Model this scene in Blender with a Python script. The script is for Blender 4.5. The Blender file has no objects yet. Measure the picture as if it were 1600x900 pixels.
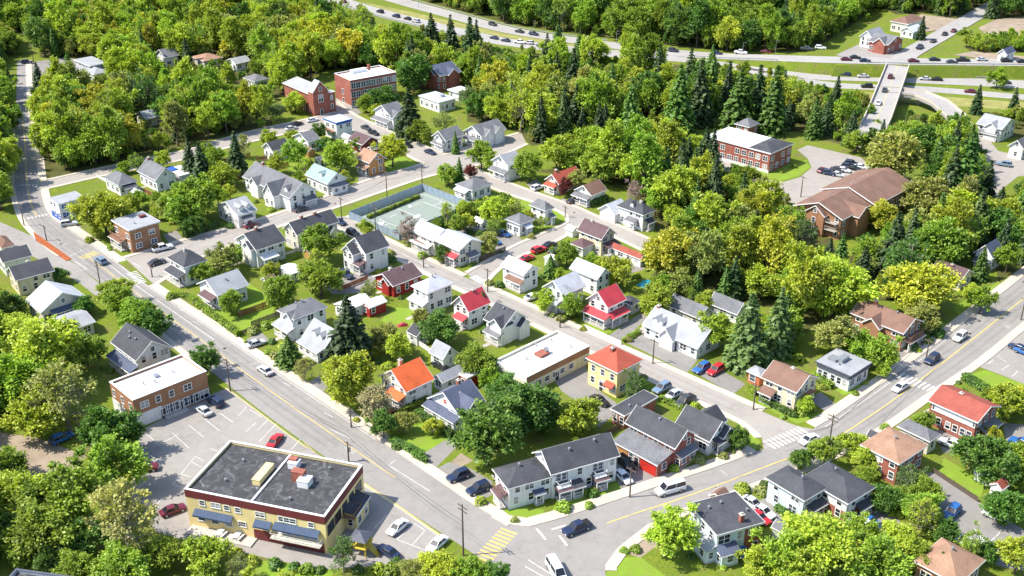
import bpy, math, random, zlib
import numpy as np
from mathutils import Vector, Matrix

# ------------------------------------------------------------------ camera, sky, sun, exposure
scene = bpy.context.scene
COL = scene.collection
F_PX, PITCH, CAM_H = 1750.0, math.radians(26.2), 122.0
cam_d = bpy.data.cameras.new('camera'); cam = bpy.data.objects.new('camera', cam_d); COL.objects.link(cam)
cam.location = (0, 0, CAM_H); cam.rotation_euler = (math.pi / 2 - PITCH, 0, 0)
cam_d.sensor_width = 36.0; cam_d.lens = F_PX / 1600 * 36.0; cam_d.clip_start = 1.0; cam_d.clip_end = 6000
scene.camera = cam

SUN_AZ, SUN_EL = math.radians(187), math.radians(52)      # direction TO the sun, angle from +X
world = bpy.data.worlds.new('World'); scene.world = world; world.use_nodes = True
wn = world.node_tree; wn.nodes.clear()
sky = wn.nodes.new('ShaderNodeTexSky'); sky.sky_type = 'NISHITA'; sky.sun_disc = False
sky.sun_elevation = SUN_EL; sky.sun_rotation = math.pi / 2 - SUN_AZ; sky.air_density = 1.0; sky.dust_density = 1.0; sky.ozone_density = 1.0
bg = wn.nodes.new('ShaderNodeBackground'); bg.inputs['Strength'].default_value = 0.15
wo = wn.nodes.new('ShaderNodeOutputWorld')
wn.links.new(sky.outputs[0], bg.inputs[0]); wn.links.new(bg.outputs[0], wo.inputs[0])
sun_d = bpy.data.lights.new('sun', 'SUN'); sun_d.energy = 4.0; sun_d.angle = math.radians(0.53); sun_d.color = (1.0, 0.935, 0.82)
sun = bpy.data.objects.new('sun', sun_d); COL.objects.link(sun)
to_sun = Vector((math.cos(SUN_EL) * math.cos(SUN_AZ), math.cos(SUN_EL) * math.sin(SUN_AZ), math.sin(SUN_EL)))
sun.rotation_euler = to_sun.to_track_quat('Z', 'Y').to_euler(); sun.location = to_sun * 300
vs = scene.view_settings; vs.view_transform = 'Standard'; vs.look = 'None'; vs.gamma = 1.0; vs.exposure = 0.92; vs.use_curve_mapping = False
scene.render.engine = 'CYCLES'
cy = scene.cycles; cy.max_bounces = 5; cy.diffuse_bounces = 3; cy.glossy_bounces = 2; cy.transmission_bounces = 2; cy.transparent_max_bounces = 4
cy.use_denoising = True; cy.caustics_reflective = False; cy.caustics_refractive = False; cy.sample_clamp_indirect = 6

def P(px, py, z=0.0):
    """ground (or height z) point seen at pixel px,py of the 1600x900 photograph"""
    u = (px - 800) / F_PX; v = (py - 450) / F_PX
    dz = math.sin(PITCH) + v * math.cos(PITCH)
    t = (CAM_H - z) / dz
    return (u * t, (math.cos(PITCH) - v * math.sin(PITCH)) * t)
def S(y):                                     # pixels per metre at image row y
    return math.cos(PITCH) * (y + 411) / CAM_H
def to_px(x, y, z=0.0):
    dy = y * math.cos(PITCH) - (z - CAM_H) * math.sin(PITCH)
    up = y * math.sin(PITCH) + (z - CAM_H) * math.cos(PITCH)
    return 800 + F_PX * x / dy, 450 - F_PX * up / dy

# ------------------------------------------------------------------ materials
MATS = {}
def new_mat(name):
    m = bpy.data.materials.new(name); m.use_nodes = True
    nt = m.node_tree; nt.nodes.clear()
    out = nt.nodes.new('ShaderNodeOutputMaterial'); out.location = (600, 0)
    return m, nt, out
def nd(nt, t, **kw):
    n = nt.nodes.new(t)
    for k, v in kw.items():
        if k.startswith('i_'):
            n.inputs[int(k[2:]) if k[2:].isdigit() else k[2:]].default_value = v
        else: setattr(n, k, v)
    return n
def ramp(nt, fac, stops):
    r = nt.nodes.new('ShaderNodeValToRGB'); e = r.color_ramp.elements
    while len(e) < len(stops): e.new(0.5)
    for i, (p, c) in enumerate(stops):
        e[i].position = p; e[i].color = (*c, 1)
    nt.links.new(fac, r.inputs[0]); return r
def mul(c, k): return tuple(max(0, min(1, x * k)) for x in c)
def surf(key, col, rough=0.8, var=0.18, scale=0.6, spec=0.3, metal=0.0, fine=6.0, bump=0.0, coord='Object', dirt=None):
    """a plain weathered surface: base colour with broad and fine mottling"""
    if key in MATS: return MATS[key]
    m, nt, out = new_mat(key); L = nt.links.new
    tc = nd(nt, 'ShaderNodeTexCoord'); n1 = nd(nt, 'ShaderNodeTexNoise'); n1.inputs['Scale'].default_value = scale; n1.inputs['Detail'].default_value = 5
    n2 = nd(nt, 'ShaderNodeTexNoise'); n2.inputs['Scale'].default_value = fine; n2.inputs['Detail'].default_value = 3
    L(tc.outputs[coord], n1.inputs['Vector']); L(tc.outputs[coord], n2.inputs['Vector'])
    mx = nd(nt, 'ShaderNodeMath', operation='ADD'); h = nd(nt, 'ShaderNodeMath', operation='MULTIPLY'); h.inputs[1].default_value = 0.5
    L(n1.outputs[0], mx.inputs[0]); L(n2.outputs[0], mx.inputs[1]); L(mx.outputs[0], h.inputs[0])
    lo = mul(col, 1 - var * 1.6) if dirt is None else dirt
    r = ramp(nt, h.outputs[0], [(0.3, lo), (0.5, col), (0.7, mul(col, 1 + var))])
    b = nd(nt, 'ShaderNodeBsdfPrincipled'); b.inputs['Roughness'].default_value = rough; b.inputs['Metallic'].default_value = metal
    b.inputs['Specular IOR Level'].default_value = spec
    L(r.outputs[0], b.inputs['Base Color'])
    if bump:
        bp = nd(nt, 'ShaderNodeBump'); bp.inputs['Strength'].default_value = bump; bp.inputs['Distance'].default_value = 0.05
        L(n2.outputs[0], bp.inputs['Height']); L(bp.outputs[0], b.inputs['Normal'])
    L(b.outputs[0], out.inputs[0]); MATS[key] = m; return m
def siding(key, col, course=.24):
    """clapboard: shadow line under every course, rain streaks, patchy fading"""
    if key in MATS: return MATS[key]
    m, nt, out = new_mat(key); L = nt.links.new; tc = nd(nt, 'ShaderNodeTexCoord'); sx = nd(nt, 'ShaderNodeSeparateXYZ'); L(tc.outputs['Object'], sx.inputs[0])
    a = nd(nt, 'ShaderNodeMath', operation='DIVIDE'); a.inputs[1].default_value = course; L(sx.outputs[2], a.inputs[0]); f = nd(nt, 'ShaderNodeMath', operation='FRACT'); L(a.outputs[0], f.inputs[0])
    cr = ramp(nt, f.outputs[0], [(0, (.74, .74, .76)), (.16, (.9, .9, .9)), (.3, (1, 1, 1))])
    mp = nd(nt, 'ShaderNodeMapping'); mp.inputs['Scale'].default_value = (1.6, 1.6, .22); L(tc.outputs['Object'], mp.inputs[0]); n1 = nd(nt, 'ShaderNodeTexNoise'); n1.inputs['Scale'].default_value = 1.2; n1.inputs['Detail'].default_value = 6; L(mp.outputs[0], n1.inputs[0])
    r = ramp(nt, n1.outputs[0], [(.3, mul(col, .8)), (.45, mul(col, .96)), (.7, mul(col, 1.06))])
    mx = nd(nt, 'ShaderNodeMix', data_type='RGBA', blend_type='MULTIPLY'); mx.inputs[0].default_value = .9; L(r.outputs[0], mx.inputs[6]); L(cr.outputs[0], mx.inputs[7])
    b = nd(nt, 'ShaderNodeBsdfPrincipled'); b.inputs['Roughness'].default_value = .7; b.inputs['Specular IOR Level'].default_value = .25; L(mx.outputs[2], b.inputs['Base Color']); bp = nd(nt, 'ShaderNodeBump'); bp.inputs['Strength'].default_value = .5; bp.inputs['Distance'].default_value = .03; L(f.outputs[0], bp.inputs['Height']); L(bp.outputs[0], b.inputs['Normal'])
    L(b.outputs[0], out.inputs[0]); MATS[key] = m; return m
def brickmat(key, c1, c2, mortar):
    if key in MATS: return MATS[key]
    m, nt, out = new_mat(key); L = nt.links.new
    tc = nd(nt, 'ShaderNodeTexCoord'); n1 = nd(nt, 'ShaderNodeTexNoise'); n1.inputs['Scale'].default_value = 0.5; n1.inputs['Detail'].default_value = 6
    n2 = nd(nt, 'ShaderNodeTexNoise'); n2.inputs['Scale'].default_value = 5; n2.inputs['Detail'].default_value = 4
    mp = nd(nt, 'ShaderNodeMapping'); mp.inputs['Scale'].default_value = (1, 1, 4.0)
    L(tc.outputs['Object'], mp.inputs[0]); L(mp.outputs[0], n2.inputs[0]); L(tc.outputs['Object'], n1.inputs[0])
    mx = nd(nt, 'ShaderNodeMath', operation='ADD'); L(n1.outputs[0], mx.inputs[0]); L(n2.outputs[0], mx.inputs[1])
    h = nd(nt, 'ShaderNodeMath', operation='MULTIPLY'); h.inputs[1].default_value = .5; L(mx.outputs[0], h.inputs[0])
    r = ramp(nt, h.outputs[0], [(0.32, c2), (0.5, c1), (0.66, mortar)])
    b = nd(nt, 'ShaderNodeBsdfPrincipled'); b.inputs['Roughness'].default_value = .9; L(r.outputs[0], b.inputs['Base Color']); L(b.outputs[0], out.inputs[0])
    MATS[key] = m; return m
def shingle(key, col, var=0.35):
    """asphalt shingle: courses as faint streaks, patchy wear"""
    if key in MATS: return MATS[key]
    m, nt, out = new_mat(key); L = nt.links.new
    tc = nd(nt, 'ShaderNodeTexCoord')
    mp = nd(nt, 'ShaderNodeMapping'); mp.inputs['Scale'].default_value = (1.5, 1.5, 9.0); L(tc.outputs['Object'], mp.inputs[0])
    n1 = nd(nt, 'ShaderNodeTexNoise'); n1.inputs['Scale'].default_value = 1.6; n1.inputs['Detail'].default_value = 5; L(mp.outputs[0], n1.inputs[0])
    n2 = nd(nt, 'ShaderNodeTexNoise'); n2.inputs['Scale'].default_value = 0.35; n2.inputs['Detail'].default_value = 4; L(tc.outputs['Object'], n2.inputs[0])
    n3 = nd(nt, 'ShaderNodeTexNoise'); n3.inputs['Scale'].default_value = 14; L(tc.outputs['Object'], n3.inputs[0])
    a = nd(nt, 'ShaderNodeMath', operation='ADD'); L(n1.outputs[0], a.inputs[0]); L(n2.outputs[0], a.inputs[1])
    a2 = nd(nt, 'ShaderNodeMath', operation='ADD'); L(a.outputs[0], a2.inputs[0]); L(n3.outputs[0], a2.inputs[1])
    h = nd(nt, 'ShaderNodeMath', operation='MULTIPLY'); h.inputs[1].default_value = 1 / 3; L(a2.outputs[0], h.inputs[0])
    r = ramp(nt, h.outputs[0], [(0.36, mul(col, 1 - var * 1.2)), (0.48, col), (0.58, mul(col, 1 + var * .8)), (.66, mul(col, 1 + var * 1.6))])
    b = nd(nt, 'ShaderNodeBsdfPrincipled'); b.inputs['Roughness'].default_value = .85; b.inputs['Specular IOR Level'].default_value = .25
    bp = nd(nt, 'ShaderNodeBump'); bp.inputs['Strength'].default_value = .35; bp.inputs['Distance'].default_value = .04; L(n1.outputs[0], bp.inputs['Height']); L(bp.outputs[0], b.inputs['Normal'])
    L(r.outputs[0], b.inputs['Base Color']); L(b.outputs[0], out.inputs[0]); MATS[key] = m; return m
def seamed(key, col, step=.55, strength=.5, var=.1, seam=.72, rough=.5, two=False):
    """sheet roof with regular seams, faded and streaked"""
    if key in MATS: return MATS[key]
    m, nt, out = new_mat(key); L = nt.links.new; tc = nd(nt, 'ShaderNodeTexCoord'); sx = nd(nt, 'ShaderNodeSeparateXYZ'); L(tc.outputs['Object'], sx.inputs[0])
    def line(o, st):
        a = nd(nt, 'ShaderNodeMath', operation='DIVIDE'); a.inputs[1].default_value = st; L(o, a.inputs[0]); f = nd(nt, 'ShaderNodeMath', operation='FRACT'); L(a.outputs[0], f.inputs[0]); c = nd(nt, 'ShaderNodeMath', operation='LESS_THAN'); c.inputs[1].default_value = .1 if not two else .045; L(f.outputs[0], c.inputs[0]); return c.outputs[0]
    ln = line(sx.outputs[0], step)
    if two: q = nd(nt, 'ShaderNodeMath', operation='MAXIMUM'); L(ln, q.inputs[0]); L(line(sx.outputs[1], step * 2.6), q.inputs[1]); ln = q.outputs[0]
    n1 = nd(nt, 'ShaderNodeTexNoise'); n1.inputs['Scale'].default_value = .5; n1.inputs['Detail'].default_value = 7; n1.inputs['Roughness'].default_value = .65; L(tc.outputs['Object'], n1.inputs[0])
    r = ramp(nt, n1.outputs[0], [(.3, mul(col, 1 - var * 2)), (.48, col), (.68, mul(col, 1 + var))])
    mx = nd(nt, 'ShaderNodeMix', data_type='RGBA', blend_type='MULTIPLY'); k = nd(nt, 'ShaderNodeMath', operation='MULTIPLY'); k.inputs[1].default_value = strength; L(ln, k.inputs[0]); L(k.outputs[0], mx.inputs[0]); L(r.outputs[0], mx.inputs[6]); mx.inputs[7].default_value = (seam, seam, seam, 1)
    b = nd(nt, 'ShaderNodeBsdfPrincipled'); b.inputs['Roughness'].default_value = rough; L(mx.outputs[2], b.inputs['Base Color'])
    bp = nd(nt, 'ShaderNodeBump'); bp.inputs['Strength'].default_value = .4; bp.inputs['Distance'].default_value = .05; L(ln, bp.inputs['Height']); L(bp.outputs[0], b.inputs['Normal'])
    L(b.outputs[0], out.inputs[0]); MATS[key] = m; return m
def glossy(key, col, rough=.15, spec=.5, metal=0.0):
    if key in MATS: return MATS[key]
    m, nt, out = new_mat(key); b = nd(nt, 'ShaderNodeBsdfPrincipled')
    b.inputs['Base Color'].default_value = (*col, 1); b.inputs['Roughness'].default_value = rough; b.inputs['Specular IOR Level'].default_value = spec; b.inputs['Metallic'].default_value = metal
    nt.links.new(b.outputs[0], out.inputs[0]); MATS[key] = m; return m
def objcolor(key, rough=.3, coat=.6, var=0.0):
    """paint whose colour is the object's own colour"""
    if key in MATS: return MATS[key]
    m, nt, out = new_mat(key); b = nd(nt, 'ShaderNodeBsdfPrincipled'); oi = nd(nt, 'ShaderNodeObjectInfo')
    b.inputs['Roughness'].default_value = rough; b.inputs['Coat Weight'].default_value = coat; b.inputs['Coat Roughness'].default_value = .08
    nt.links.new(oi.outputs['Color'], b.inputs['Base Color']); nt.links.new(b.outputs[0], out.inputs[0]); MATS[key] = m; return m
def leafmat(key, instancer=False):
    m, nt, out = new_mat(key); L = nt.links.new
    if instancer:
        oi = nd(nt, 'ShaderNodeAttribute', attribute_type='INSTANCER', attribute_name='tint'); colo = oi.outputs['Color']
    else:
        oi = nd(nt, 'ShaderNodeObjectInfo'); colo = oi.outputs['Color']
    at = nd(nt, 'ShaderNodeAttribute', attribute_type='GEOMETRY', attribute_name='leafvar')
    # each leaf clump its own brightness and a slight turn towards yellow
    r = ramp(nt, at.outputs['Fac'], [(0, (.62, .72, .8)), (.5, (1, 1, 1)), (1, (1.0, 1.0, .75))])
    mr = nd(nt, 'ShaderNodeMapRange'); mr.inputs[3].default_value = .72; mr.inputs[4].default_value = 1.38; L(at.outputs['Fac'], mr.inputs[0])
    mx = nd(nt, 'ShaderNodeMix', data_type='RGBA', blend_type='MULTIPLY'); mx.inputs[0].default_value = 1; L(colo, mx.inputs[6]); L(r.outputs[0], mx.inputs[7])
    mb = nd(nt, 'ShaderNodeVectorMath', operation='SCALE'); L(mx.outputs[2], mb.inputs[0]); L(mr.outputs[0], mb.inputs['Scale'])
    d = nd(nt, 'ShaderNodeBsdfDiffuse'); t = nd(nt, 'ShaderNodeBsdfTranslucent'); g = nd(nt, 'ShaderNodeBsdfGlossy'); g.inputs['Roughness'].default_value = .5
    tb = nd(nt, 'ShaderNodeMix', data_type='RGBA', blend_type='MULTIPLY'); tb.inputs[0].default_value = 1; tb.inputs[7].default_value = (1.05, 1.2, .45, 1); L(mb.outputs[0], tb.inputs[6])
    L(mb.outputs[0], d.inputs[0]); L(tb.outputs[2], t.inputs[0]); g.inputs[0].default_value = (1, 1, 1, 1)
    m1 = nd(nt, 'ShaderNodeMixShader'); m1.inputs[0].default_value = .33; L(d.outputs[0], m1.inputs[1]); L(t.outputs[0], m1.inputs[2])
    m2 = nd(nt, 'ShaderNodeMixShader'); m2.inputs[0].default_value = .025; L(m1.outputs[0], m2.inputs[1]); L(g.outputs[0], m2.inputs[2])
    L(m2.outputs[0], out.inputs[0]); MATS[key] = m; return m

def srgb(h):
    v = [int(h[i:i + 2], 16) / 255 for i in (0, 2, 4)]
    return tuple(x / 12.92 if x <= .04045 else ((x + .055) / 1.055) ** 2.4 for x in v)

WALL = {
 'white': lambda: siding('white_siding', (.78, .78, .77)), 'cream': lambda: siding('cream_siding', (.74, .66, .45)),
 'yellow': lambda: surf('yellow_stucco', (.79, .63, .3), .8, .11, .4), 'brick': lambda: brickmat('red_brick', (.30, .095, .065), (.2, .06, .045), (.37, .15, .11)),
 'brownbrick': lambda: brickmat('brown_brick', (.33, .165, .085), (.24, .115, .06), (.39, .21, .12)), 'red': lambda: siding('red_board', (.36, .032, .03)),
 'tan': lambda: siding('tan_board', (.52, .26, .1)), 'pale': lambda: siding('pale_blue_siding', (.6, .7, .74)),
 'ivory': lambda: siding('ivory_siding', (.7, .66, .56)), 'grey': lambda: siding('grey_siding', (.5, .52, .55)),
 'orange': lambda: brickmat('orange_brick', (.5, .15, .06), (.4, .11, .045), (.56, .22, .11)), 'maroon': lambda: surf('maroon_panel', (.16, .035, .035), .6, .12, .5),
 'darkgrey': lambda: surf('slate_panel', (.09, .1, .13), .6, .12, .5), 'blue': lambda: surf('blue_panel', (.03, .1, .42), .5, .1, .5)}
ROOF = {
 'dark': lambda: shingle('charcoal_shingle', (.062, .064, .074)), 'grey': lambda: shingle('grey_shingle', (.15, .152, .165)), 'light': lambda: seamed('pale_metal_roof', (.5, .52, .55), .6, .6, .13),
 'lgrey': lambda: shingle('silver_shingle', (.3, .31, .33), .22), 'white': lambda: seamed('white_membrane', (.72, .715, .7), 2.1, .5, .09, .8, .8, True), 'red': lambda: seamed('red_metal_roof', (.5, .045, .055), .55, .7, .16),
 'orange': lambda: seamed('orange_metal_roof', (.66, .125, .03), .55, .7, .14), 'terracotta': lambda: shingle('terracotta_shingle', (.38, .085, .055), .26), 'brown': lambda: shingle('brown_shingle', (.19, .112, .085), .28),
 'tan': lambda: shingle('tan_shingle', (.31, .185, .125), .32), 'green': lambda: shingle('sage_shingle', (.25, .34, .33), .2), 'blue': lambda: shingle('blue_grey_shingle', (.085, .1, .15), .3),
 'umber': lambda: shingle('umber_shingle', (.11, .07, .075), .3), 'tar': lambda: tarmat(), 'skyblue': lambda: seamed('pale_blue_roof', (.47, .55, .63), .7, .5, .14), 'brick': lambda: shingle('brick_red_shingle', (.29, .08, .06), .28)}
def tarmat():
    if 'tar_roof' in MATS: return MATS['tar_roof']
    m, nt, out = new_mat('tar_roof'); L = nt.links.new; tc = nd(nt, 'ShaderNodeTexCoord')
    n1 = nd(nt, 'ShaderNodeTexNoise'); n1.inputs['Scale'].default_value = .55; n1.inputs['Detail'].default_value = 9; n1.inputs['Roughness'].default_value = .65; n1.inputs['Distortion'].default_value = 1.5
    L(tc.outputs['Object'], n1.inputs[0])
    r = ramp(nt, n1.outputs[0], [(.3, (.028, .028, .032)), (.52, (.05, .05, .055)), (.62, (.1, .1, .105)), (.72, (.2, .2, .2))])
    b = nd(nt, 'ShaderNodeBsdfPrincipled'); b.inputs['Roughness'].default_value = .8; L(r.outputs[0], b.inputs['Base Color']); L(b.outputs[0], out.inputs[0])
    MATS['tar_roof'] = m; return m
M_TRIM = surf('white_trim', (.78, .78, .77), .6, .05)
M_GLASS = glossy('window_glass', (.018, .022, .03), .08, .6)
M_GLASS2 = glossy('window_glass_grey', (.06, .075, .095), .12, .6); M_GLASS3 = surf('window_blind', (.36, .35, .33), .6, .12)  # second glass: a bluish reflection put into the base colour; third: pale blind
M_DOOR = surf('dark_door', (.05, .04, .04), .5, .15)
M_CONC = surf('concrete', (.46, .43, .39), .9, .14, .3, fine=3)
M_WALK = surf('sidewalk_concrete', (.52, .455, .38), .9, .12, .25, fine=2.5)
M_KERB = surf('kerb_concrete', (.44, .42, .39), .9, .12, .3)
M_BRICKTRIM = brickmat('red_brick', (.30, .095, .065), (.2, .06, .045), (.37, .15, .11))
M_METAL = surf('galvanised_metal', (.42, .44, .46), .4, .1, .8, metal=.6)
M_WOOD = surf('weathered_wood', (.13, .1, .08), .85, .25, 1.5)
M_DECK = surf('deck_wood', (.3, .17, .11), .8, .2, 1.0)
M_RUBBER = surf('black_rubber', (.02, .02, .02), .8, .2)
M_LINE = surf('white_road_paint', (.58, .57, .55), .8, .25, .8, fine=4, dirt=(.32, .3, .29))
M_YEL = surf('yellow_road_paint', (.56, .43, .15), .8, .22, .8, fine=4, dirt=(.34, .29, .19))
M_CAR = objcolor('car_paint', .35, .25)
M_CHROME = glossy('alloy_rim', (.5, .51, .53), .3, .5, .8)
M_LAMP = glossy('headlamp_glass', (.7, .72, .75), .15); M_TAIL = glossy('tail_lamp', (.45, .02, .02), .2)
M_LEAF = leafmat('leaves'); M_LEAFI = leafmat('leaves_wood', True)
M_BARK = surf('bark', (.11, .085, .065), .95, .3, 1.2)
M_BARKL = surf('pale_bark', (.3, .27, .22), .95, .25, 1.2)

# ------------------------------------------------------------------ mesh helpers
class MB:
    def __init__(s): s.v, s.f, s.m = [], [], []
    def poly(s, pts, faces, mi=0):
        b = len(s.v); s.v += [tuple(p) for p in pts]
        for f in faces: s.f.append(tuple(b + i for i in f)); s.m.append(mi)
        return s
    def box(s, x0, y0, z0, x1, y1, z1, mi=0):
        return s.poly([(x0, y0, z0), (x1, y0, z0), (x1, y1, z0), (x0, y1, z0), (x0, y0, z1), (x1, y0, z1), (x1, y1, z1), (x0, y1, z1)],
                      [(0, 3, 2, 1), (4, 5, 6, 7), (0, 1, 5, 4), (1, 2, 6, 5), (2, 3, 7, 6), (3, 0, 4, 7)], mi)
    def cbox(s, c, d, mi=0):
        return s.box(c[0] - d[0] / 2, c[1] - d[1] / 2, c[2] - d[2] / 2, c[0] + d[0] / 2, c[1] + d[1] / 2, c[2] + d[2] / 2, mi)
    def tube(s, a, b, r0, r1, n=8, mi=0, caps=True):
        a, b = Vector(a), Vector(b); d = (b - a).normalized()
        u = d.orthogonal().normalized(); w = d.cross(u)
        pts = []
        for c, r in ((a, r0), (b, r1)):
            for i in range(n):
                t = 2 * math.pi * i / n; pts.append(c + u * (r * math.cos(t)) + w * (r * math.sin(t)))
        fs = [(i, (i + 1) % n, n + (i + 1) % n, n + i) for i in range(n)]
        if caps: fs += [tuple(range(n - 1, -1, -1)), tuple(range(n, 2 * n))]
        return s.poly(pts, fs, mi)
    def loft(s, rings, mi=0, caps=True):
        n = len(rings[0]); pts = [p for r in rings for p in r]; fs = []
        for k in range(len(rings) - 1):
            for i in range(n):
                j = (i + 1) % n; fs.append((k * n + i, k * n + j, (k + 1) * n + j, (k + 1) * n + i))
        if caps: fs += [tuple(range(n - 1, -1, -1)), tuple(range((len(rings) - 1) * n, len(rings) * n))]
        return s.poly(pts, fs, mi)
    def prism(s, pts, z0, z1, mi=0):            # pts counter-clockwise in xy
        n = len(pts); v = [(x, y, z0) for x, y in pts] + [(x, y, z1) for x, y in pts]
        return s.poly(v, [tuple(range(n - 1, -1, -1)), tuple(range(n, 2 * n))] + [(i, (i + 1) % n, n + (i + 1) % n, n + i) for i in range(n)], mi)
    def mesh(s, name, mats, smooth=False):
        me = bpy.data.meshes.new(name); me.from_pydata(s.v, [], s.f)
        for m in (mats if isinstance(mats, (list, tuple)) else [mats]): me.materials.append(m)
        if any(s.m): me.polygons.foreach_set('material_index', s.m)
        if smooth: me.polygons.foreach_set('use_smooth', [True] * len(s.f))
        me.update(); return me
def link(name, mesh, parent=None, loc=(0, 0, 0), rz=0.0, scale=None, color=None):
    o = bpy.data.objects.new(name, mesh); COL.objects.link(o)
    if parent is not None: o.parent = parent
    o.location = loc
    if rz: o.rotation_euler = (0, 0, rz)
    if scale is not None: o.scale = scale
    if color is not None: o.color = (*color, 1)
    return o
def thing(name, label, cat, loc=(0, 0, 0), rz=0.0, group=None):
    o = link(name, None, None, loc, rz); o['label'] = label; o['category'] = cat
    if group: o['group'] = group
    return o
def struct(name, mesh, parent=None, **kw):
    o = link(name, mesh, parent, **kw)
    if parent is None: o['kind'] = 'structure'
    return o
CACHE = {}
def cached(key, fn):
    if key not in CACHE: CACHE[key] = fn()
    return CACHE[key]
def rng(s): return random.Random(zlib.crc32(s.encode()))
# ------------------------------------------------------------------ ground, roads, lots
def groundmat():
    m, nt, out = new_mat('ground_grass'); L = nt.links.new
    tc = nd(nt, 'ShaderNodeTexCoord')
    def noi(sc, det=5, ro=.55):
        n = nd(nt, 'ShaderNodeTexNoise'); n.inputs['Scale'].default_value = sc; n.inputs['Detail'].default_value = det; n.inputs['Roughness'].default_value = ro; L(tc.outputs['Object'], n.inputs[0]); return n
    a, b_, c = noi(.035, 6), noi(.25, 6, .65), noi(2.2, 4)
    r1 = ramp(nt, a.outputs[0], [(.3, (.11, .16, .02)), (.5, (.17, .24, .022)), (.64, (.23, .25, .04))])
    r2 = ramp(nt, b_.outputs[0], [(.33, (.17, .13, .08)), (.43, (.2, .22, .05)), (.55, (.15, .22, .022)), (.7, (.28, .29, .045))])
    mx = nd(nt, 'ShaderNodeMix', data_type='RGBA'); mx.inputs[0].default_value = .72; L(r1.outputs[0], mx.inputs[6]); L(r2.outputs[0], mx.inputs[7])
    r3 = ramp(nt, c.outputs[0], [(.3, (.65, .65, .65)), (.7, (1.0, 1.0, 1.0))])
    mm = nd(nt, 'ShaderNodeMix', data_type='RGBA', blend_type='MULTIPLY'); mm.inputs[0].default_value = 1; L(mx.outputs[2], mm.inputs[6]); L(r3.outputs[0], mm.inputs[7])
    d = nd(nt, 'ShaderNodeBsdfPrincipled'); d.inputs['Roughness'].default_value = .95; d.inputs['Specular IOR Level'].default_value = .1
    bp = nd(nt, 'ShaderNodeBump'); bp.inputs['Strength'].default_value = .6; bp.inputs['Distance'].default_value = .15; L(c.outputs[0], bp.inputs['Height']); L(bp.outputs[0], d.inputs['Normal'])
    L(mm.outputs[2], d.inputs['Base Color']); L(d.outputs[0], out.inputs[0]); return m
def asphaltmat(key, base, patch=.35):
    m, nt, out = new_mat(key); L = nt.links.new; tc = nd(nt, 'ShaderNodeTexCoord')
    def noi(sc, det=5, ro=.6, dist=0):
        n = nd(nt, 'ShaderNodeTexNoise'); n.inputs['Scale'].default_value = sc; n.inputs['Detail'].default_value = det; n.inputs['Roughness'].default_value = ro; n.inputs['Distortion'].default_value = dist; L(tc.outputs['Object'], n.inputs[0]); return n
    a, b_, c = noi(.07, 6), noi(.6, 6, .65, .6), noi(12, 2)
    s1 = nd(nt, 'ShaderNodeMath', operation='ADD'); L(a.outputs[0], s1.inputs[0]); L(b_.outputs[0], s1.inputs[1])
    s2 = nd(nt, 'ShaderNodeMath', operation='MULTIPLY'); s2.inputs[1].default_value = .5; L(s1.outputs[0], s2.inputs[0])
    r = ramp(nt, s2.outputs[0], [(.33, mul(base, 1 - patch)), (.47, base), (.56, mul(base, 1.07)), (.68, mul(base, 1 + patch * .7))])
    # fine cracks
    v = nd(nt, 'ShaderNodeTexVoronoi', feature='DISTANCE_TO_EDGE'); v.inputs['Scale'].default_value = .16; v.inputs['Randomness'].default_value = 1
    wv = nd(nt, 'ShaderNodeVectorMath', operation='ADD'); wn_ = noi(.5, 4, .7); sc = nd(nt, 'ShaderNodeVectorMath', operation='SCALE'); sc.inputs['Scale'].default_value = 5; L(wn_.outputs['Color'], sc.inputs[0]); L(tc.outputs['Object'], wv.inputs[0]); L(sc.outputs[0], wv.inputs[1]); L(wv.outputs[0], v.inputs[0])
    cr = ramp(nt, v.outputs[0], [(0, (.86, .86, .86)), (.008, (.9, .9, .9)), (.02, (1, 1, 1))])
    mm = nd(nt, 'ShaderNodeMix', data_type='RGBA', blend_type='MULTIPLY'); mm.inputs[0].default_value = .8; L(r.outputs[0], mm.inputs[6]); L(cr.outputs[0], mm.inputs[7])
    d = nd(nt, 'ShaderNodeBsdfPrincipled'); d.inputs['Roughness'].default_value = .88; d.inputs['Specular IOR Level'].default_value = .25
    L(mm.outputs[2], d.inputs['Base Color']); L(d.outputs[0], out.inputs[0]); MATS[key] = m; return m
M_GROUND = groundmat()
M_ASPH = asphaltmat('asphalt_main', (.265, .25, .236), .14)
M_ASPH2 = asphaltmat('asphalt_worn', (.315, .288, .262), .13)
M_LOT = asphaltmat('asphalt_lot', (.285, .265, .247), .2)
M_DRIVE = asphaltmat('asphalt_drive', (.235, .222, .21), .24)
M_HWY = asphaltmat('highway_concrete', (.33, .315, .3), .14)
M_LAWN = surf('mown_lawn', (.175, .27, .03), .95, .32, .35, .1, fine=3, bump=.5, dirt=(.24, .24, .07))
M_DIRT = surf('bare_earth', (.31, .25, .19), .95, .25, .3, .1, fine=3, bump=.4)
M_MULCH = surf('mulch_bed', (.33, .1, .04), .95, .3, 1.0, .1, fine=6, bump=.5)

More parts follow.
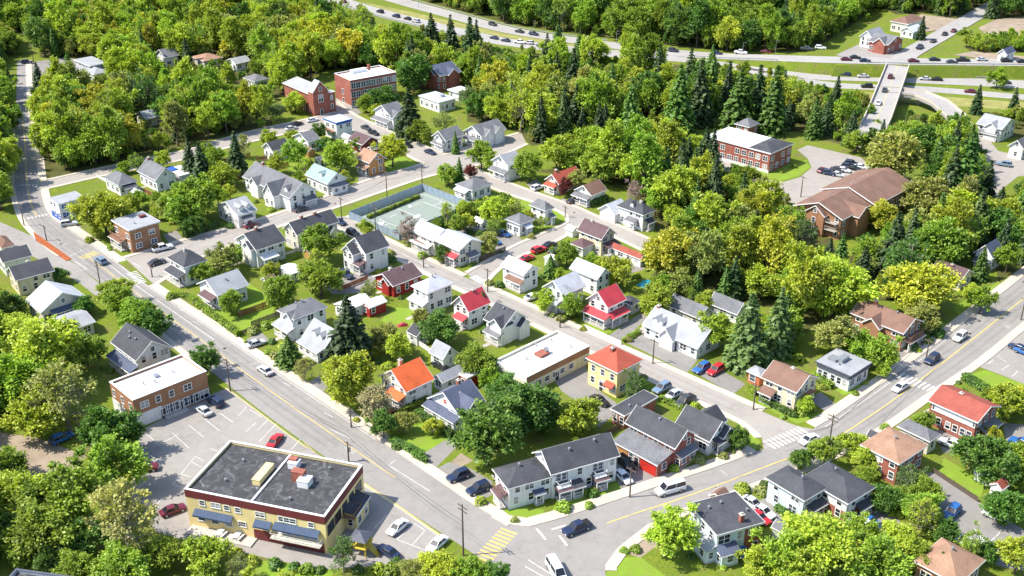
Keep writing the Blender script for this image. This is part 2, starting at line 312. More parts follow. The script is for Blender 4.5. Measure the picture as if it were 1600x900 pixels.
def catmull(pts, step=3.0):
    P_ = [Vector(p) for p in pts]
    if len(P_) < 3: return P_
    out = []
    for i in range(len(P_) - 1):
        p0 = P_[i - 1] if i else P_[i] * 2 - P_[i + 1]; p1, p2 = P_[i], P_[i + 1]
        p3 = P_[i + 2] if i + 2 < len(P_) else P_[i + 1] * 2 - P_[i]
        n = max(1, int((p2 - p1).length / step))
        for k in range(n):
            t = k / n
            out.append(.5 * ((2 * p1) + (p2 - p0) * t + (2 * p0 - 5 * p1 + 4 * p2 - p3) * t * t + (3 * p1 - p0 - 3 * p2 + p3) * t ** 3))
    out.append(P_[-1]); return out
def W(pts, z=0.0): return [Vector(P(x, y, z)) for x, y in pts]
def resample(pl, step):
    out = [pl[0]]; acc = 0.0
    for a, b in zip(pl, pl[1:]):
        L = (b - a).length
        if L < 1e-6: continue
        t = step - acc
        while t <= L:
            out.append(a + (b - a) * (t / L)); t += step
        acc = (acc + L) % step if t > L else 0
        acc = L - (t - step)
    return out
def in_poly(x, y, poly):
    c = False; n = len(poly); j = n - 1
    for i in range(n):
        xi, yi = poly[i][0], poly[i][1]; xj, yj = poly[j][0], poly[j][1]
        if (yi > y) != (yj > y) and x < (xj - xi) * (y - yi) / (yj - yi) + xi: c = not c
        j = i
    return c
PAVED = []                                     # polygons nothing may grow on
def area(name, poly, z, mat, thick=0.0, paved=True, parent=None):
    """flat area: poly in world xy"""
    a = sum(p[0] * q[1] - q[0] * p[1] for p, q in zip(poly, poly[1:] + poly[:1]))
    if a < 0: poly = poly[::-1]
    mb = MB()
    if thick: mb.prism([(p[0], p[1]) for p in poly], z - thick, z)
    else: mb.poly([(p[0], p[1], z) for p in poly], [tuple(range(len(poly)))])
    o = struct(name, mb.mesh(name, mat), parent)
    if paved: PAVED.append([(p[0], p[1]) for p in poly])
    return o
gm = MB(); gm.poly([(-3000, -400, 0), (3000, -400, 0), (3000, 5000, 0), (-3000, 5000, 0)], [(0, 1, 2, 3)])
struct('ground', gm.mesh('ground', M_GROUND))

# carriageways between their two kerb lines (pixels of the photograph, on the ground)
MAIN_L = [(27, 95), (26, 130), (25, 175), (24, 225), (24, 295), (40, 345), (80, 385), (108, 405), (190, 468), (362, 606), (450, 673), (570, 756), (695, 836), (760, 880), (815, 925)]
MAIN_R = [(40, 95), (41, 130), (44, 175), (54, 225), (62, 290), (77, 335), (120, 365), (185, 411), (237, 450), (400, 559), (572, 674), (737, 787), (772, 808), (850, 870), (905, 925)]
RIGHT_U = [(745, 795), (785, 818), (825, 824), (870, 812), (960, 783), (1050, 753), (1125, 728), (1190, 703), (1275, 668), (1340, 626), (1412, 576), (1495, 513), (1575, 451), (1660, 384)]
RIGHT_D = [(800, 925), (935, 925), (945, 885), (965, 857), (985, 841), (1012, 820), (1060, 798), (1110, 780), (1200, 747), (1280, 717), (1372, 668), (1450, 614), (1525, 563), (1600, 502), (1690, 430)]
MID_N = [(540, 338), (556, 347), (600, 374), (705, 424), (735, 437), (800, 467), (905, 515), (1050, 580), (1200, 647), (1250, 667), (1280, 672)]
MID_S = [(505, 340), (545, 363), (637, 410), (705, 444), (800, 488), (905, 539), (1050, 606), (1165, 660), (1190, 682), (1194, 706)]
CROSS_N = [(195, 404), (300, 373), (400, 346), (490, 316), (575, 283), (660, 258), (690, 245), (740, 229), (815, 208)]
CROSS_S = [(240, 444), (300, 407), (400, 366), (470, 341), (545, 316), (660, 277), (720, 264), (770, 248), (822, 224)]
UP_N = [(525, 160), (560, 184), (635, 218), (700, 244), (745, 266), (800, 289), (895, 323), (920, 334), (1007, 372), (1030, 384)]
UP_S = [(525, 188), (545, 200), (600, 223), (662, 254), (705, 270), (750, 285), (800, 304), (865, 325), (905, 347), (950, 364), (1005, 390), (1022, 400)]
LINK_N = [(880, 330), (890, 347), (837, 371), (800, 388), (775, 402), (730, 428)]
LINK_S = [(918, 346), (902, 354), (870, 374), (800, 405), (768, 428), (752, 448)]
TOP_N = [(60, 285), (165, 262), (285, 237), (335, 222), (400, 204), (475, 188), (540, 172)]
TOP_S = [(64, 296), (165, 273), (290, 248), (340, 234), (400, 219), (470, 205), (548, 202)]
EDGES = {}
def carriageway(name, a, b, mat, z):
    A, B = catmull(W(a)), catmull(W(b)); EDGES[name] = (A, B)
    return area(name, A + B[::-1], z, mat)
road_main = carriageway('main_road', MAIN_L, MAIN_R, M_ASPH, .030)
road_right = carriageway('right_road', RIGHT_U, RIGHT_D, M_ASPH, .036)
road_mid = carriageway('middle_street', MID_N, MID_S, M_ASPH2, .024)
road_cross = carriageway('cross_street', CROSS_N, CROSS_S, M_ASPH2, .018)
road_up = carriageway('upper_street', UP_N, UP_S, M_ASPH2, .042)
road_link = carriageway('link_street', LINK_N, LINK_S, M_ASPH2, .012)
road_top = carriageway('top_street', TOP_N, TOP_S, M_ASPH2, .048)
ROADPOLY = list(PAVED)
# parking lots, drives and lawns
def px_area(name, pts, z, mat, paved=True, thick=0): return area(name, [Vector(P(x, y)) for x, y in pts], z, mat, thick, paved)
lot_main = px_area('parking_lot', [(225, 670), (320, 620), (356, 606), (450, 677), (570, 760), (692, 840), (655, 872), (590, 884), (500, 890), (250, 835), (205, 790), (208, 700)], .006, M_LOT)
lot_left = px_area('side_road', [(-40, 330), (10, 351), (55, 371), (105, 406), (120, 414), (190, 472), (150, 462), (125, 443), (90, 420), (50, 400), (-40, 372)], .007, M_LOT)
lot_far_left = px_area('gravel_yard', [(-40, 670), (60, 684), (135, 712), (120, 735), (40, 745), (-40, 735)], .008, M_DIRT)
lot_shop = px_area('parking_lot', [(1527, 572), (1580, 530), (1640, 480), (1660, 620), (1610, 604), (1560, 584)], .009, M_LOT)
lot_low_right = px_area('parking_lot', [(1440, 740), (1462, 738), (1532, 786), (1620, 840), (1640, 900), (1560, 885), (1500, 848), (1462, 806)], .010, M_DRIVE)
lot_blue = px_area('parking_lot', [(1316, 806), (1368, 784), (1405, 812), (1412, 836), (1362, 850), (1330, 836)], .007, M_DRIVE)
DRIVES = [[(1455, 672), (1500, 672), (1512, 700), (1475, 708)], [(1566, 660), (1640, 668), (1640, 730), (1578, 716)], [(956, 694), (976, 699), (1048, 744), (1004, 764), (976, 770), (955, 738)],
 [(668, 739), (702, 722), (737, 733), (770, 752), (768, 774), (742, 786)], [(640, 722), (700, 685), (718, 694), (672, 740)], [(980, 536), (1003, 522), (1092, 560), (1074, 582)], [(952, 524), (1000, 489), (1012, 495), (974, 535)],
 [(1078, 578), (1105, 566), (1165, 600), (1146, 616)], [(866, 594), (910, 560), (926, 603), (964, 630), (938, 650), (878, 612)], [(466, 606), (498, 588), (512, 604), (493, 626)], [(376, 534), (408, 519), (420, 530), (392, 548)],
 [(254, 366), (276, 360), (292, 381), (272, 391)], [(505, 446), (560, 425), (592, 432), (560, 458), (520, 460)], [(925, 650), (962, 632), (968, 642), (935, 668)], [(1265, 625), (1282, 612), (1308, 634), (1292, 645)], [(1180, 785), (1200, 776), (1245, 822), (1222, 834)],
 [(1395, 556), (1412, 548), (1440, 556), (1425, 566)], [(905, 392), (925, 385), (1010, 420), (985, 428)], [(735, 372), (800, 362), (820, 378), (775, 395)], [(880, 310), (905, 322), (890, 330), (868, 318)], [(822, 288), (838, 280), (852, 292), (838, 300)],
 [(75, 330), (102, 350), (128, 352), (120, 372), (88, 352)], [(232, 390), (262, 382), (272, 390), (236, 402)], [(655, 225), (690, 238), (672, 246), (648, 236)], [(508, 150), (552, 164), (566, 176), (545, 184), (512, 168)], [(1375, 505), (1400, 530), (1420, 545), (1405, 556), (1385, 540)],
 [(30, 100), (100, 90), (170, 100), (170, 125), (100, 128), (45, 140)], [(1000, 215), (1060, 222), (1100, 236), (1080, 243), (1020, 232)], [(700, 345), (740, 348), (748, 362), (720, 366)], [(560, 260), (600, 270), (596, 280), (560, 284)]]
for k, d in enumerate(DRIVES): px_area('driveway', d, .0105 + .0002 * k, M_DRIVE)
px_area('office_drive', [(1095, 238), (1135, 252), (1165, 267), (1200, 281), (1225, 284), (1250, 277), (1268, 262), (1262, 248), (1246, 234), (1262, 227), (1345, 246), (1362, 262), (1330, 280), (1300, 292), (1266, 308), (1245, 320), (1190, 298), (1130, 270)], .014, M_ASPH2)
px_area('side_street', [(1530, 200), (1560, 236), (1610, 246), (1640, 268), (1590, 276), (1560, 300), (1556, 330), (1545, 330), (1535, 275), (1524, 235)], .0145, M_ASPH2)
LAWNS = [[(1250, 295), (1262, 282), (1304, 270), (1306, 280), (1276, 296)], [(1128, 243), (1160, 240), (1240, 258), (1260, 250), (1266, 262), (1248, 275), (1222, 282), (1200, 278), (1165, 264)], [(300, 470), (385, 440), (430, 470), (424, 512), (372, 528)], [(595, 500), (620, 480), (668, 485), (650, 505), (618, 516)],
 [(625, 690), (650, 655), (705, 690), (652, 712)], [(906, 505), (915, 490), (975, 512), (945, 522)], [(1465, 745), (1475, 715), (1540, 755), (1530, 782)], [(1500, 590), (1540, 578), (1600, 600), (1590, 640), (1540, 610)], [(1140, 712), (1155, 655), (1188, 690), (1180, 704)],
 [(375, 900), (380, 872), (520, 890), (520, 915), (375, 915)], [(380, 585), (420, 620), (545, 700), (530, 690)], [(650, 610), (700, 575), (720, 590), (680, 612)], [(800, 790), (775, 800), (845, 815), (850, 796)], [(858, 805), (905, 790), (915, 775), (870, 785)], [(928, 782), (975, 768), (970, 752), (925, 768)],
 [(945, 900), (960, 872), (1000, 870), (1040, 900), (1000, 925), (945, 925)], [(1190, 620), (1185, 632), (1245, 662), (1275, 655), (1285, 645), (1240, 648)], [(1300, 605), (1318, 618), (1350, 605), (1335, 590)], [(960, 590), (965, 620), (1040, 590), (1010, 575)], [(690, 640), (712, 690), (650, 650)],
 [(780, 345), (830, 300), (890, 340), (830, 365)], [(135, 372), (170, 395), (205, 405), (190, 412), (150, 392)], [(410, 245), (450, 250), (475, 262), (465, 270)], [(560, 285), (640, 262), (655, 258), (620, 240)], [(1490, 480), (1560, 440), (1570, 448), (1505, 505)], [(1535, 520), (1545, 525), (1440, 530), (1460, 500)]]
for k, d in enumerate(LAWNS): px_area('lawn', d, .0042 + .00005 * k, M_LAWN, False)
px_area('mulch_bed', [(52, 362), (60, 368), (112, 405), (104, 408), (56, 376)], .16, M_MULCH, True, .16)
for d in ([(705, 722), (720, 708), (740, 720), (700, 738)], [(985, 842), (1012, 825), (1030, 850), (1000, 872), (975, 862)]): px_area('bare_earth', d, .0056, M_DIRT, False)

# raised sidewalks along the kerb lines, broken where another carriageway comes in
NOWALK = [W(p) for p in ([(356, 600), (400, 640), (700, 850), (640, 880), (200, 700), (190, 600)], [(100, 400), (200, 480), (150, 480), (60, 420)], [(1195, 640), (1285, 672), (1270, 690), (1180, 712)])]
def sidewalk(road, side, t0, t1, width, gap=0.0):
    A, B = EDGES[road]; pl = resample(A if side == 0 else B, 1.2); other = B if side == 0 else A
    n = len(pl); mb = MB(); run = []; mine = [k for k in EDGES if k != road]
    polys = [ROADPOLY[list(EDGES).index(k)] for k in mine] + [ROADPOLY[list(EDGES).index(road)]]
    def flush(run):
        if len(run) < 4: return
        pts = []
        for (i0, o0) in run:
            pts.append((i0, o0))
        rings = []
        for k, (i0, o0) in enumerate(pts):
            rings.append([(i0.x, i0.y, -.05), (o0.x, o0.y, -.05), (o0.x, o0.y, .13), (i0.x, i0.y, .15)])
        mb.loft(rings)
    for i in range(int(n * t0), int(n * t1)):
        a, b = pl[max(0, i - 1)], pl[min(n - 1, i + 1)]; d = (b - a).normalized(); nrm = Vector((-d.y, d.x))
        near = min(other, key=lambda q: (q - pl[i]).length_squared)
        if (near - pl[i]).dot(nrm) > 0: nrm = -nrm
        q0, q1 = pl[i] + nrm * gap, pl[i] + nrm * (gap + width); c = (q0 + q1) / 2
        bad = any(in_poly(c.x, c.y, pp) or in_poly(q1.x, q1.y, pp) for pp in polys) or any(in_poly(c.x, c.y, pp) for pp in NOWALK)
        if bad: flush(run); run = []
        else: run.append((q0, q1))
    flush(run)
    if mb.v:
        o = struct('sidewalk', mb.mesh('sidewalk', M_WALK)); return o
sidewalk('main_road', 1, 0, .97, 2.3); sidewalk('main_road', 0, .18, .75, 1.5)
sidewalk('right_road', 0, .02, 1, 2.4); sidewalk('right_road', 1, .1, 1, 1.9)
sidewalk('middle_street', 0, 0, 1, 1.6); sidewalk('middle_street', 1, 0, 1, 1.5)
sidewalk('cross_street', 0, 0, 1, 1.5); sidewalk('cross_street', 1, 0, 1, 1.3)
sidewalk('upper_street', 0, 0, 1, 1.2); sidewalk('upper_street', 1, 0, 1, 1.2)
sidewalk('link_street', 0, 0, 1, 1.2); sidewalk('link_street', 1, 0, 1, 1.2)
sidewalk('top_street', 0, 0, 1, 1.2); sidewalk('top_street', 1, 0, 1, 1.2)

# painted markings
def strip_mesh(pl, w, z):
    mb = MB(); n = len(pl); L_, R_ = [], []
    for i in range(n):
        d = (pl[min(n - 1, i + 1)] - pl[max(0, i - 1)]); d = Vector((d.x, d.y)).normalized(); nr = Vector((-d.y, d.x)) * (w / 2)
        L_.append((pl[i].x + nr.x, pl[i].y + nr.y, z)); R_.append((pl[i].x - nr.x, pl[i].y - nr.y, z))
    mb.poly(R_ + L_, [(i, i + 1, n + i + 1, n + i) for i in range(n - 1)]); return mb
def paint(parent, name, pts, w, mat, z=.056, z0=0.0, dash=None):
    pl = catmull(W(pts, z0))
    if dash:
        pl = resample(pl, dash[0] / 2 if False else 1.0); k = 0
        while k < len(pl) - 2:
            seg = pl[k:k + dash[0] + 1]
            if len(seg) > 1: link(name, strip_mesh(seg, w, z0 + z).mesh(name, mat), parent)
            k += dash[0] + dash[1]
    else: link(name, strip_mesh(pl, w, z0 + z).mesh(name, mat), parent)
def midline(road, t, a, b):
    A, B = EDGES[road]; A, B = resample(A, 1.5), resample(B, 1.5); n = 60; out = []
    for k in range(n + 1):
        f = a + (b - a) * k / n
        p, q = A[min(len(A) - 1, int(f * (len(A) - 1)))], B[min(len(B) - 1, int(f * (len(B) - 1)))]
        out.append(p + (q - p) * t)
    return out
def mid_paint(road_o, road, t, a, b, w, mat, name='centre_line', z=.058, off=0):
    pl = midline(road, t, a, b); link(name, strip_mesh(pl, w, z).mesh(name, mat), road_o)
mid_paint(road_main, 'main_road', .5, .22, .47, .28, M_YEL); mid_paint(road_main, 'main_road', .5, .56, .9, .22, M_YEL)
mid_paint(road_main, 'main_road', .96, .5, .86, .13, M_LINE, 'edge_line'); mid_paint(road_main, 'main_road', .74, .58, .72, .15, M_LINE, 'parking_line')
paint(road_right, 'centre_line', [(948, 818), (1000, 800), (1050, 784), (1125, 757), (1200, 728), (1290, 693), (1360, 650), (1430, 600), (1520, 530), (1600, 466), (1650, 425)], .3, M_YEL, .066)
paint(road_right, 'edge_line', [(1288, 668), (1345, 630), (1415, 580), (1497, 517)], .13, M_LINE, .066)
mid_paint(road_mid, 'middle_street', .5, .12, .3, .14, M_LINE, 'centre_line', .052)
for (a, b) in (((440, 420), (453, 427)),): pass
def zebra(parent, c0, c1, n, w, length, mat, z=.062):
    """stripes laid from pixel c0 to c1; each stripe runs across that line"""
    a, b = Vector(P(*c0)), Vector(P(*c1)); d = (b - a).normalized(); nr = Vector((-d.y, d.x))
    for k in range(n):
        c = a + (b - a) * ((k + .5) / n); mb = MB()
        q = [c - d * w / 2 - nr * length / 2, c + d * w / 2 - nr * length / 2, c + d * w / 2 + nr * length / 2, c - d * w / 2 + nr * length / 2]
        mb.poly([(p.x, p.y, z) for p in q], [(0, 1, 2, 3)]); link('crosswalk_stripe', mb.mesh('crosswalk_stripe', mat), parent)
zebra(road_main, (752, 877), (797, 828), 10, .5, 3.2, M_YEL)
zebra(road_main, (127, 404), (152, 394), 6, .4, 3.0, M_YEL)
zebra(road_cross, (205, 425), (222, 443), 8, .45, 2.6, M_LINE, .064)
zebra(road_right, (1404, 586), (1464, 612), 9, .5, 3.0, M_LINE, .068)
zebra(road_right, (1200, 697), (1258, 672), 10, .5, 3.2, M_LINE, .068)
zebra(road_mid, (738, 432), (757, 442), 7, .4, 2.6, M_LINE, .06)
zebra(road_main, (27, 290), (60, 289), 6, .5, 1.2, M_LINE); zebra(road_main, (42, 342), (75, 335), 6, .5, 1.2, M_LINE)
for a, b in (((838, 826), (853, 844)), ((874, 837), (886, 853)), ((862, 828), (884, 821))): paint(road_right, 'stop_line', [a, b], .4, M_LINE, .07)
for a, b in (((825, 875), (862, 898)), ((820, 885), (850, 902)), ((110, 400), (128, 392)), ((118, 425), (136, 421)), ((118, 409), (136, 421)), ((207, 410), (220, 418))): paint(road_main, 'lane_line', [a, b], .18, M_LINE, .062)
for a, b in (((517, 671), (547, 686)), ((506, 571+74), (520, 652)), ((440, 597), (453, 603)), ((608, 727), (618, 719)), ((610, 729), (672, 768)), ((390, 570), (405, 566)), ((280, 484), (290, 487)), ((302, 503), (310, 505))): paint(road_main, 'parking_line', [a, b], .14, M_LINE, .062)
LOTLINES = [((585, 826), (604, 804)), ((620, 843), (648, 818)), ((643, 853), (664, 829)), ((648, 818), (664, 829)), ((663, 860), (672, 850)), ((620, 843), (670, 862)),
 ((229, 678), (248, 695)), ((248, 695), (278, 679)), ((269, 676), (295, 700)), ((295, 664), (318, 683)), ((320, 655), (343, 673)), ((343, 645), (364, 660)), ((372, 650), (385, 636)), ((384, 675), (400, 660)), ((402, 672), (420, 655)), ((390, 640), (410, 652)), ((405, 690), (432, 662)), ((455, 702), (470, 686)),
 ((270, 757), (305, 713)), ((305, 713), (318, 720)), ((298, 721), (314, 730)), ((281, 740), (298, 745)), ((270, 757), (286, 762)), ((210, 768), (238, 742)), ((225, 706), (252, 722)), ((240, 796), (252, 778)), ((326, 700), (340, 705)), ((445, 662), (492, 707)), ((455, 668), (480, 690))]
for k, (a, b) in enumerate(LOTLINES): paint(lot_main, 'parking_line', [a, b], .12, M_LINE if k < 27 else M_YEL, .012)
paint(lot_main, 'kerb_line', [(352, 606), (400, 641), (450, 679), (480, 700)], .2, M_YEL, .018); paint(lot_main, 'kerb_line', [(568, 756), (620, 790), (690, 839)], .35, M_YEL, .15)
mbk = MB(); pl = catmull(W([(566, 757), (620, 791), (692, 841)])); rings = []
for i, p in enumerate(pl):
    d = (pl[min(len(pl) - 1, i + 1)] - pl[max(0, i - 1)]).normalized(); nr = Vector((-d.y, d.x)) * .28
    rings.append([(p.x - nr.x, p.y - nr.y, -.05), (p.x + nr.x, p.y + nr.y, -.05), (p.x + nr.x, p.y + nr.y, .146), (p.x - nr.x, p.y - nr.y, .146)])
mbk.loft(rings); struct('kerb', mbk.mesh('kerb', M_KERB))
for a, b in (((1558, 556), (1572, 566)), ((1565, 578), (1577, 570)), ((1582, 588), (1590, 580)), ((1545, 568), (1552, 562))): paint(lot_shop, 'parking_line', [a, b], .14, M_LINE, .014)
for a, b in (((1522, 826), (1540, 846)), ((1555, 840), (1562, 832)), ((1548, 846), (1556, 838))): paint(lot_low_right, 'parking_line', [a, b], .16, M_LINE, .015)

# wear on the carriageways: wheel tracks, patched trenches, manholes
M_TRACK = asphaltmat('asphalt_polished', (.232, .22, .209), .14); M_TRACK2 = asphaltmat('asphalt_polished_worn', (.285, .262, .24), .13); M_PATCH = asphaltmat('asphalt_patch', (.15, .145, .142), .2); M_PATCH2 = asphaltmat('asphalt_patch_pale', (.33, .31, .29), .15)
for ro, rn, tr_, mt in ((road_main, 'main_road', (.2, .36, .63, .79), M_TRACK), (road_right, 'right_road', (.19, .36, .63, .8), M_TRACK), (road_mid, 'middle_street', (.3, .68), M_TRACK2), (road_cross, 'cross_street', (.32, .66), M_TRACK2)):
    zz = {'main_road': .0345, 'right_road': .0405, 'middle_street': .0285, 'cross_street': .0225}[rn]
    for tq in tr_:
        A_, B_ = (.26, .86) if rn == 'main_road' else (.34, 1) if rn == 'right_road' else (.05, .92)
        link('wheel_track', strip_mesh(midline(rn, tq, A_, B_), .62, zz).mesh('wheel_track', mt), ro)
wr = random.Random(3)
for ro, rn, zz, n in ((road_main, 'main_road', .047, 13), (road_right, 'right_road', .053, 9), (road_mid, 'middle_street', .045, 11), (road_cross, 'cross_street', .041, 8), (road_up, 'upper_street', .051, 6)):
    for k in range(n):
        ml = midline(rn, wr.uniform(.12, .88), 0, 1); i = wr.randrange(8, 54); c = ml[i]; d = (ml[i + 1] - ml[i - 1]).normalized(); nr = Vector((-d.y, d.x)); a_, b_ = (wr.uniform(1.2, 4.5), wr.uniform(.4, 1.3)) if wr.random() < .6 else (wr.uniform(.3, .5), wr.uniform(1.5, 3.2))
        q = [c + d * (sx * a_ / 2 * wr.uniform(.85, 1.1)) + nr * (sy * b_ / 2 * wr.uniform(.85, 1.1)) for sx, sy in ((-1, -1), (1, -1), (1, 1), (-1, 1))]
        link('asphalt_patch', MB().poly([(p.x, p.y, zz + .0003 * k) for p in q], [(0, 1, 2, 3)]).mesh('asphalt_patch', wr.choice([M_PATCH, M_PATCH2, M_TRACK2])), ro)
        if k % 3 == 0:
            c = ml[(i + 17) % 60]; link('manhole_cover', MB().tube((c.x, c.y, zz - .02), (c.x, c.y, zz + .006), .36, .36, 12).mesh('manhole_cover', M_RUBBER), ro)
# ------------------------------------------------------------------ highway, overpass and the raised road beyond
def ribbon(name, pts, width, mat, skirt=True, z=None, thick=0.0, parent=None, seg=6.0):
    """road ribbon with heights: pts = (px, py, z)"""
    base = [Vector((*P(x, y, zz), zz)) for x, y, zz in pts]; pl = catmull(base, seg); mb = MB(); n = len(pl); A, B = [], []
    sk = MB()
    for i in range(n):
        d = pl[min(n - 1, i + 1)] - pl[max(0, i - 1)]; d = Vector((d.x, d.y)).normalized(); nr = Vector((-d.y, d.x)) * width / 2
        zz = pl[i].z + .05
        A.append(Vector((pl[i].x + nr.x, pl[i].y + nr.y, zz))); B.append(Vector((pl[i].x - nr.x, pl[i].y - nr.y, zz)))
    if thick: mb.loft([[B[i] - Vector((0, 0, thick)), A[i] - Vector((0, 0, thick)), A[i], B[i]] for i in range(n)])
    else: mb.poly(B + A, [(i, i + 1, n + i + 1, n + i) for i in range(n - 1)])
    o = struct(name, mb.mesh(name, mat), parent)
    PAVED.extend([[(A[i].x, A[i].y), (A[i + 1].x, A[i + 1].y), (B[i + 1].x, B[i + 1].y), (B[i].x, B[i].y)] for i in range(n - 1)])
    if skirt and max(p[2] for p in pts) > 1:
        for S_, sg in ((A, 1), (B, -1)):
            pts2 = []
            for i in range(n):
                c = (A[i] + B[i]) / 2; out = (S_[i] - c).normalized() * (.4 + S_[i].z * .5)
                pts2.append((S_[i].x, S_[i].y, S_[i].z - .06)); pts2.append((S_[i].x + out.x, S_[i].y + out.y, -.05))
            sk.poly(pts2, [((2 * i, 2 * i + 1, 2 * i + 3, 2 * i + 2) if sg > 0 else (2 * i, 2 * i + 2, 2 * i + 3, 2 * i + 1)) for i in range(n - 1)])
        struct('embankment', sk.mesh('embankment', M_GROUND))
    return o, pl, A, B
HZ = 4.4
hw_s = ribbon('highway', [(470, -24, 0), (515, -4, 0), (590, 19, 0), (662, 37, 0), (730, 53, 0), (800, 67, 0), (925, 81, 0), (1062, 91, 0), (1150, 99, 0), (1252, 117, 0), (1320, 120, 0), (1382, 122, 0), (1500, 127, 0), (1600, 132, 0), (1760, 139, 0)], 11.5, M_HWY)
hw_n = ribbon('highway', [(520, -34, 0), (600, -6, 0), (700, 22, 0), (800, 48, 0), (920, 66, 0), (1050, 82, 0), (1130, 88, .8), (1220, 91, 3), (1300, 93.5, HZ), (1405, 96, HZ), (1500, 97, HZ), (1600, 98, HZ), (1780, 99, HZ)], 10.5, M_HWY)
hw_r = ribbon('highway', [(1150, 106, 0), (1220, 120, 0), (1300, 133, 0), (1382, 137, 0), (1440, 139, 0), (1500, 143.5, 0), (1600, 152, 0), (1760, 164, 0)], 7.5, M_HWY)
ramp_o = ribbon('slip_road', [(1378, 142, 4), (1405, 143, 4), (1437, 147, 4), (1468, 160, 3.6), (1492, 180, 2.4), (1505, 205, .6)], 7.0, M_HWY, False, thick=1.0)
hill_px = [(1306, 101), (1400, 102.5), (1720, 105), (1800, -30), (1440, -30), (1380, 25), (1322, 62), (1306, 80)]
hp = [Vector(P(x, y, HZ)) for x, y in hill_px]; hc = sum(hp, Vector((0, 0))) / len(hp)
mb = MB(); n = len(hp); low = [h + (h - hc).normalized() * 2.6 for h in hp]
mb.poly([(h.x, h.y, HZ - .14) for h in hp] + [(h.x, h.y, -.1) for h in low], [tuple(range(n))[::-1]] + [(i, (i + 1) % n, n + (i + 1) % n, n + i) for i in range(n)])
struct('raised_ground', mb.mesh('raised_ground', M_GROUND))
HILL = [(h.x, h.y) for h in hp]
spur = ribbon('spur_road', [(1408, 94, HZ + .03), (1420, 84, HZ + .03), (1460, 61, HZ + .03), (1507, 34, HZ + .03), (1545, 12, HZ + .03), (1580, -8, HZ + .03)], 9.0, M_HWY, False)
def hz_area(name, pts, z, mat): return area(name, [Vector(P(x, y, HZ)) for x, y in pts], z, mat)
hz_area('parking_lot', [(1306, 86), (1340, 70), (1402, 76), (1404, 92), (1330, 92)], HZ + .02, M_LOT)
hz_area('bare_earth', [(1528, 44), (1556, 30), (1600, 26), (1700, 30), (1700, 62), (1572, 60), (1540, 54)], HZ + .02, M_DIRT)
hz_area('dirt_drive', [(1490, 86), (1520, 80), (1600, 88), (1640, 92), (1560, 95)], HZ + .02, M_DIRT)
hz_area('yard', [(1408, 40), (1440, 22), (1500, 30), (1480, 45), (1430, 52)], HZ + .02, M_DIRT)
def verge(pts): px_area('grass_verge', pts, .009, surf('dry_verge', (.27, .26, .09), .95, .3, .2, .1, fine=2), False)
verge([(560, 2), (640, 18), (800, 55), (915, 72), (915, 76), (800, 61), (640, 27)]); verge([(1180, 126), (1300, 142), (1420, 147), (1600, 160), (1700, 168), (1700, 180), (1500, 166), (1300, 152), (1180, 134)])
for hw, nm in ((hw_s, 0), (hw_n, 1), (hw_r, 2)):
    o, pl, A, B = hw
    for off, dash in ((.44, None), (-.44, None), (0.0, (3, 6))):
        q = [a + (b - a) * (.5 + off) for a, b in zip(A, B)]
        if dash is None: link('lane_line', MB().poly([(p.x, p.y - .1, p.z + .03) for p in q] + [(p.x, p.y + .12, p.z + .03) for p in q], [(i, i + 1, len(q) + i + 1, len(q) + i) for i in range(len(q) - 1)]).mesh('lane_line', M_LINE), o)
# guard rails with posts, highway lamps
def guard_rail(side, k0, k1, lab):
    pts = side[int(k0 * len(side)):int(k1 * len(side))]; t = thing('guard_rail', lab, 'guard rail', (pts[0].x, pts[0].y, pts[0].z)); o0 = pts[0]
    rl = MB(); rl.loft([[Vector((p.x - o0.x, p.y - o0.y, p.z - o0.z + z)) + Vector((0, y, 0)) for y, z in ((-.06, .5), (.06, .5), (.06, .85), (-.06, .85))] for p in pts]); link('rail', rl.mesh('rail', M_METAL), t)
    pm = cached('railpost', lambda: MB().box(-.07, -.07, -.2, .07, .07, .6).mesh('post', M_METAL))
    for p in pts[::2]: link('post', pm, t, (p.x - o0.x, p.y - o0.y, p.z - o0.z))
guard_rail(hw_n[2], .02, .5, 'long steel guard rail on the wooded side of the highway')
guard_rail(hw_n[3], .58, .68, 'steel guard rail on the raised road before the overpass'); guard_rail(hw_n[3], .74, .92, 'steel guard rail on the raised road past the overpass')
guard_rail(hw_s[3], .04, .4, 'steel guard rail along the town side of the highway'); guard_rail(hw_s[2], .66, .9, 'steel guard rail below the raised road by the overpass')
# overpass
bp_ = [Vector((*P(x, y, HZ), HZ)) for x, y in ((1366, 196), (1371, 186), (1388, 142), (1402.5, 103))]
t = thing('overpass', 'concrete overpass carrying a road across the highway', 'bridge', (bp_[0].x, bp_[0].y, 0)); o0 = Vector((bp_[0].x, bp_[0].y, 0))
pl = catmull(bp_, 5); n = len(pl); A, B = [], []
for i in range(n):
    d = (pl[min(n - 1, i + 1)] - pl[max(0, i - 1)]).normalized(); nr = Vector((-d.y, d.x, 0)) * 4.4
    A.append(pl[i] + nr - o0); B.append(pl[i] - nr - o0)
Z = lambda v, z: Vector((v.x, v.y, v.z + z))
link('deck', MB().loft([[Z(B[i], -.8), Z(A[i], -.8), Z(A[i], .07), Z(B[i], .07)] for i in range(n)]).mesh('deck', M_HWY), t)
for S_ in (A, B):
    cc = [(a + b) / 2 for a, b in zip(A, B)]
    link('parapet', MB().loft([[Z(S_[i] + (cc[i] - S_[i]) * f, z) for f, z in ((-.01, -.85), (-.01, 1.0), (.07, 1.0), (.07, .05))] for i in range(n)]).mesh('parapet', M_WALK), t)
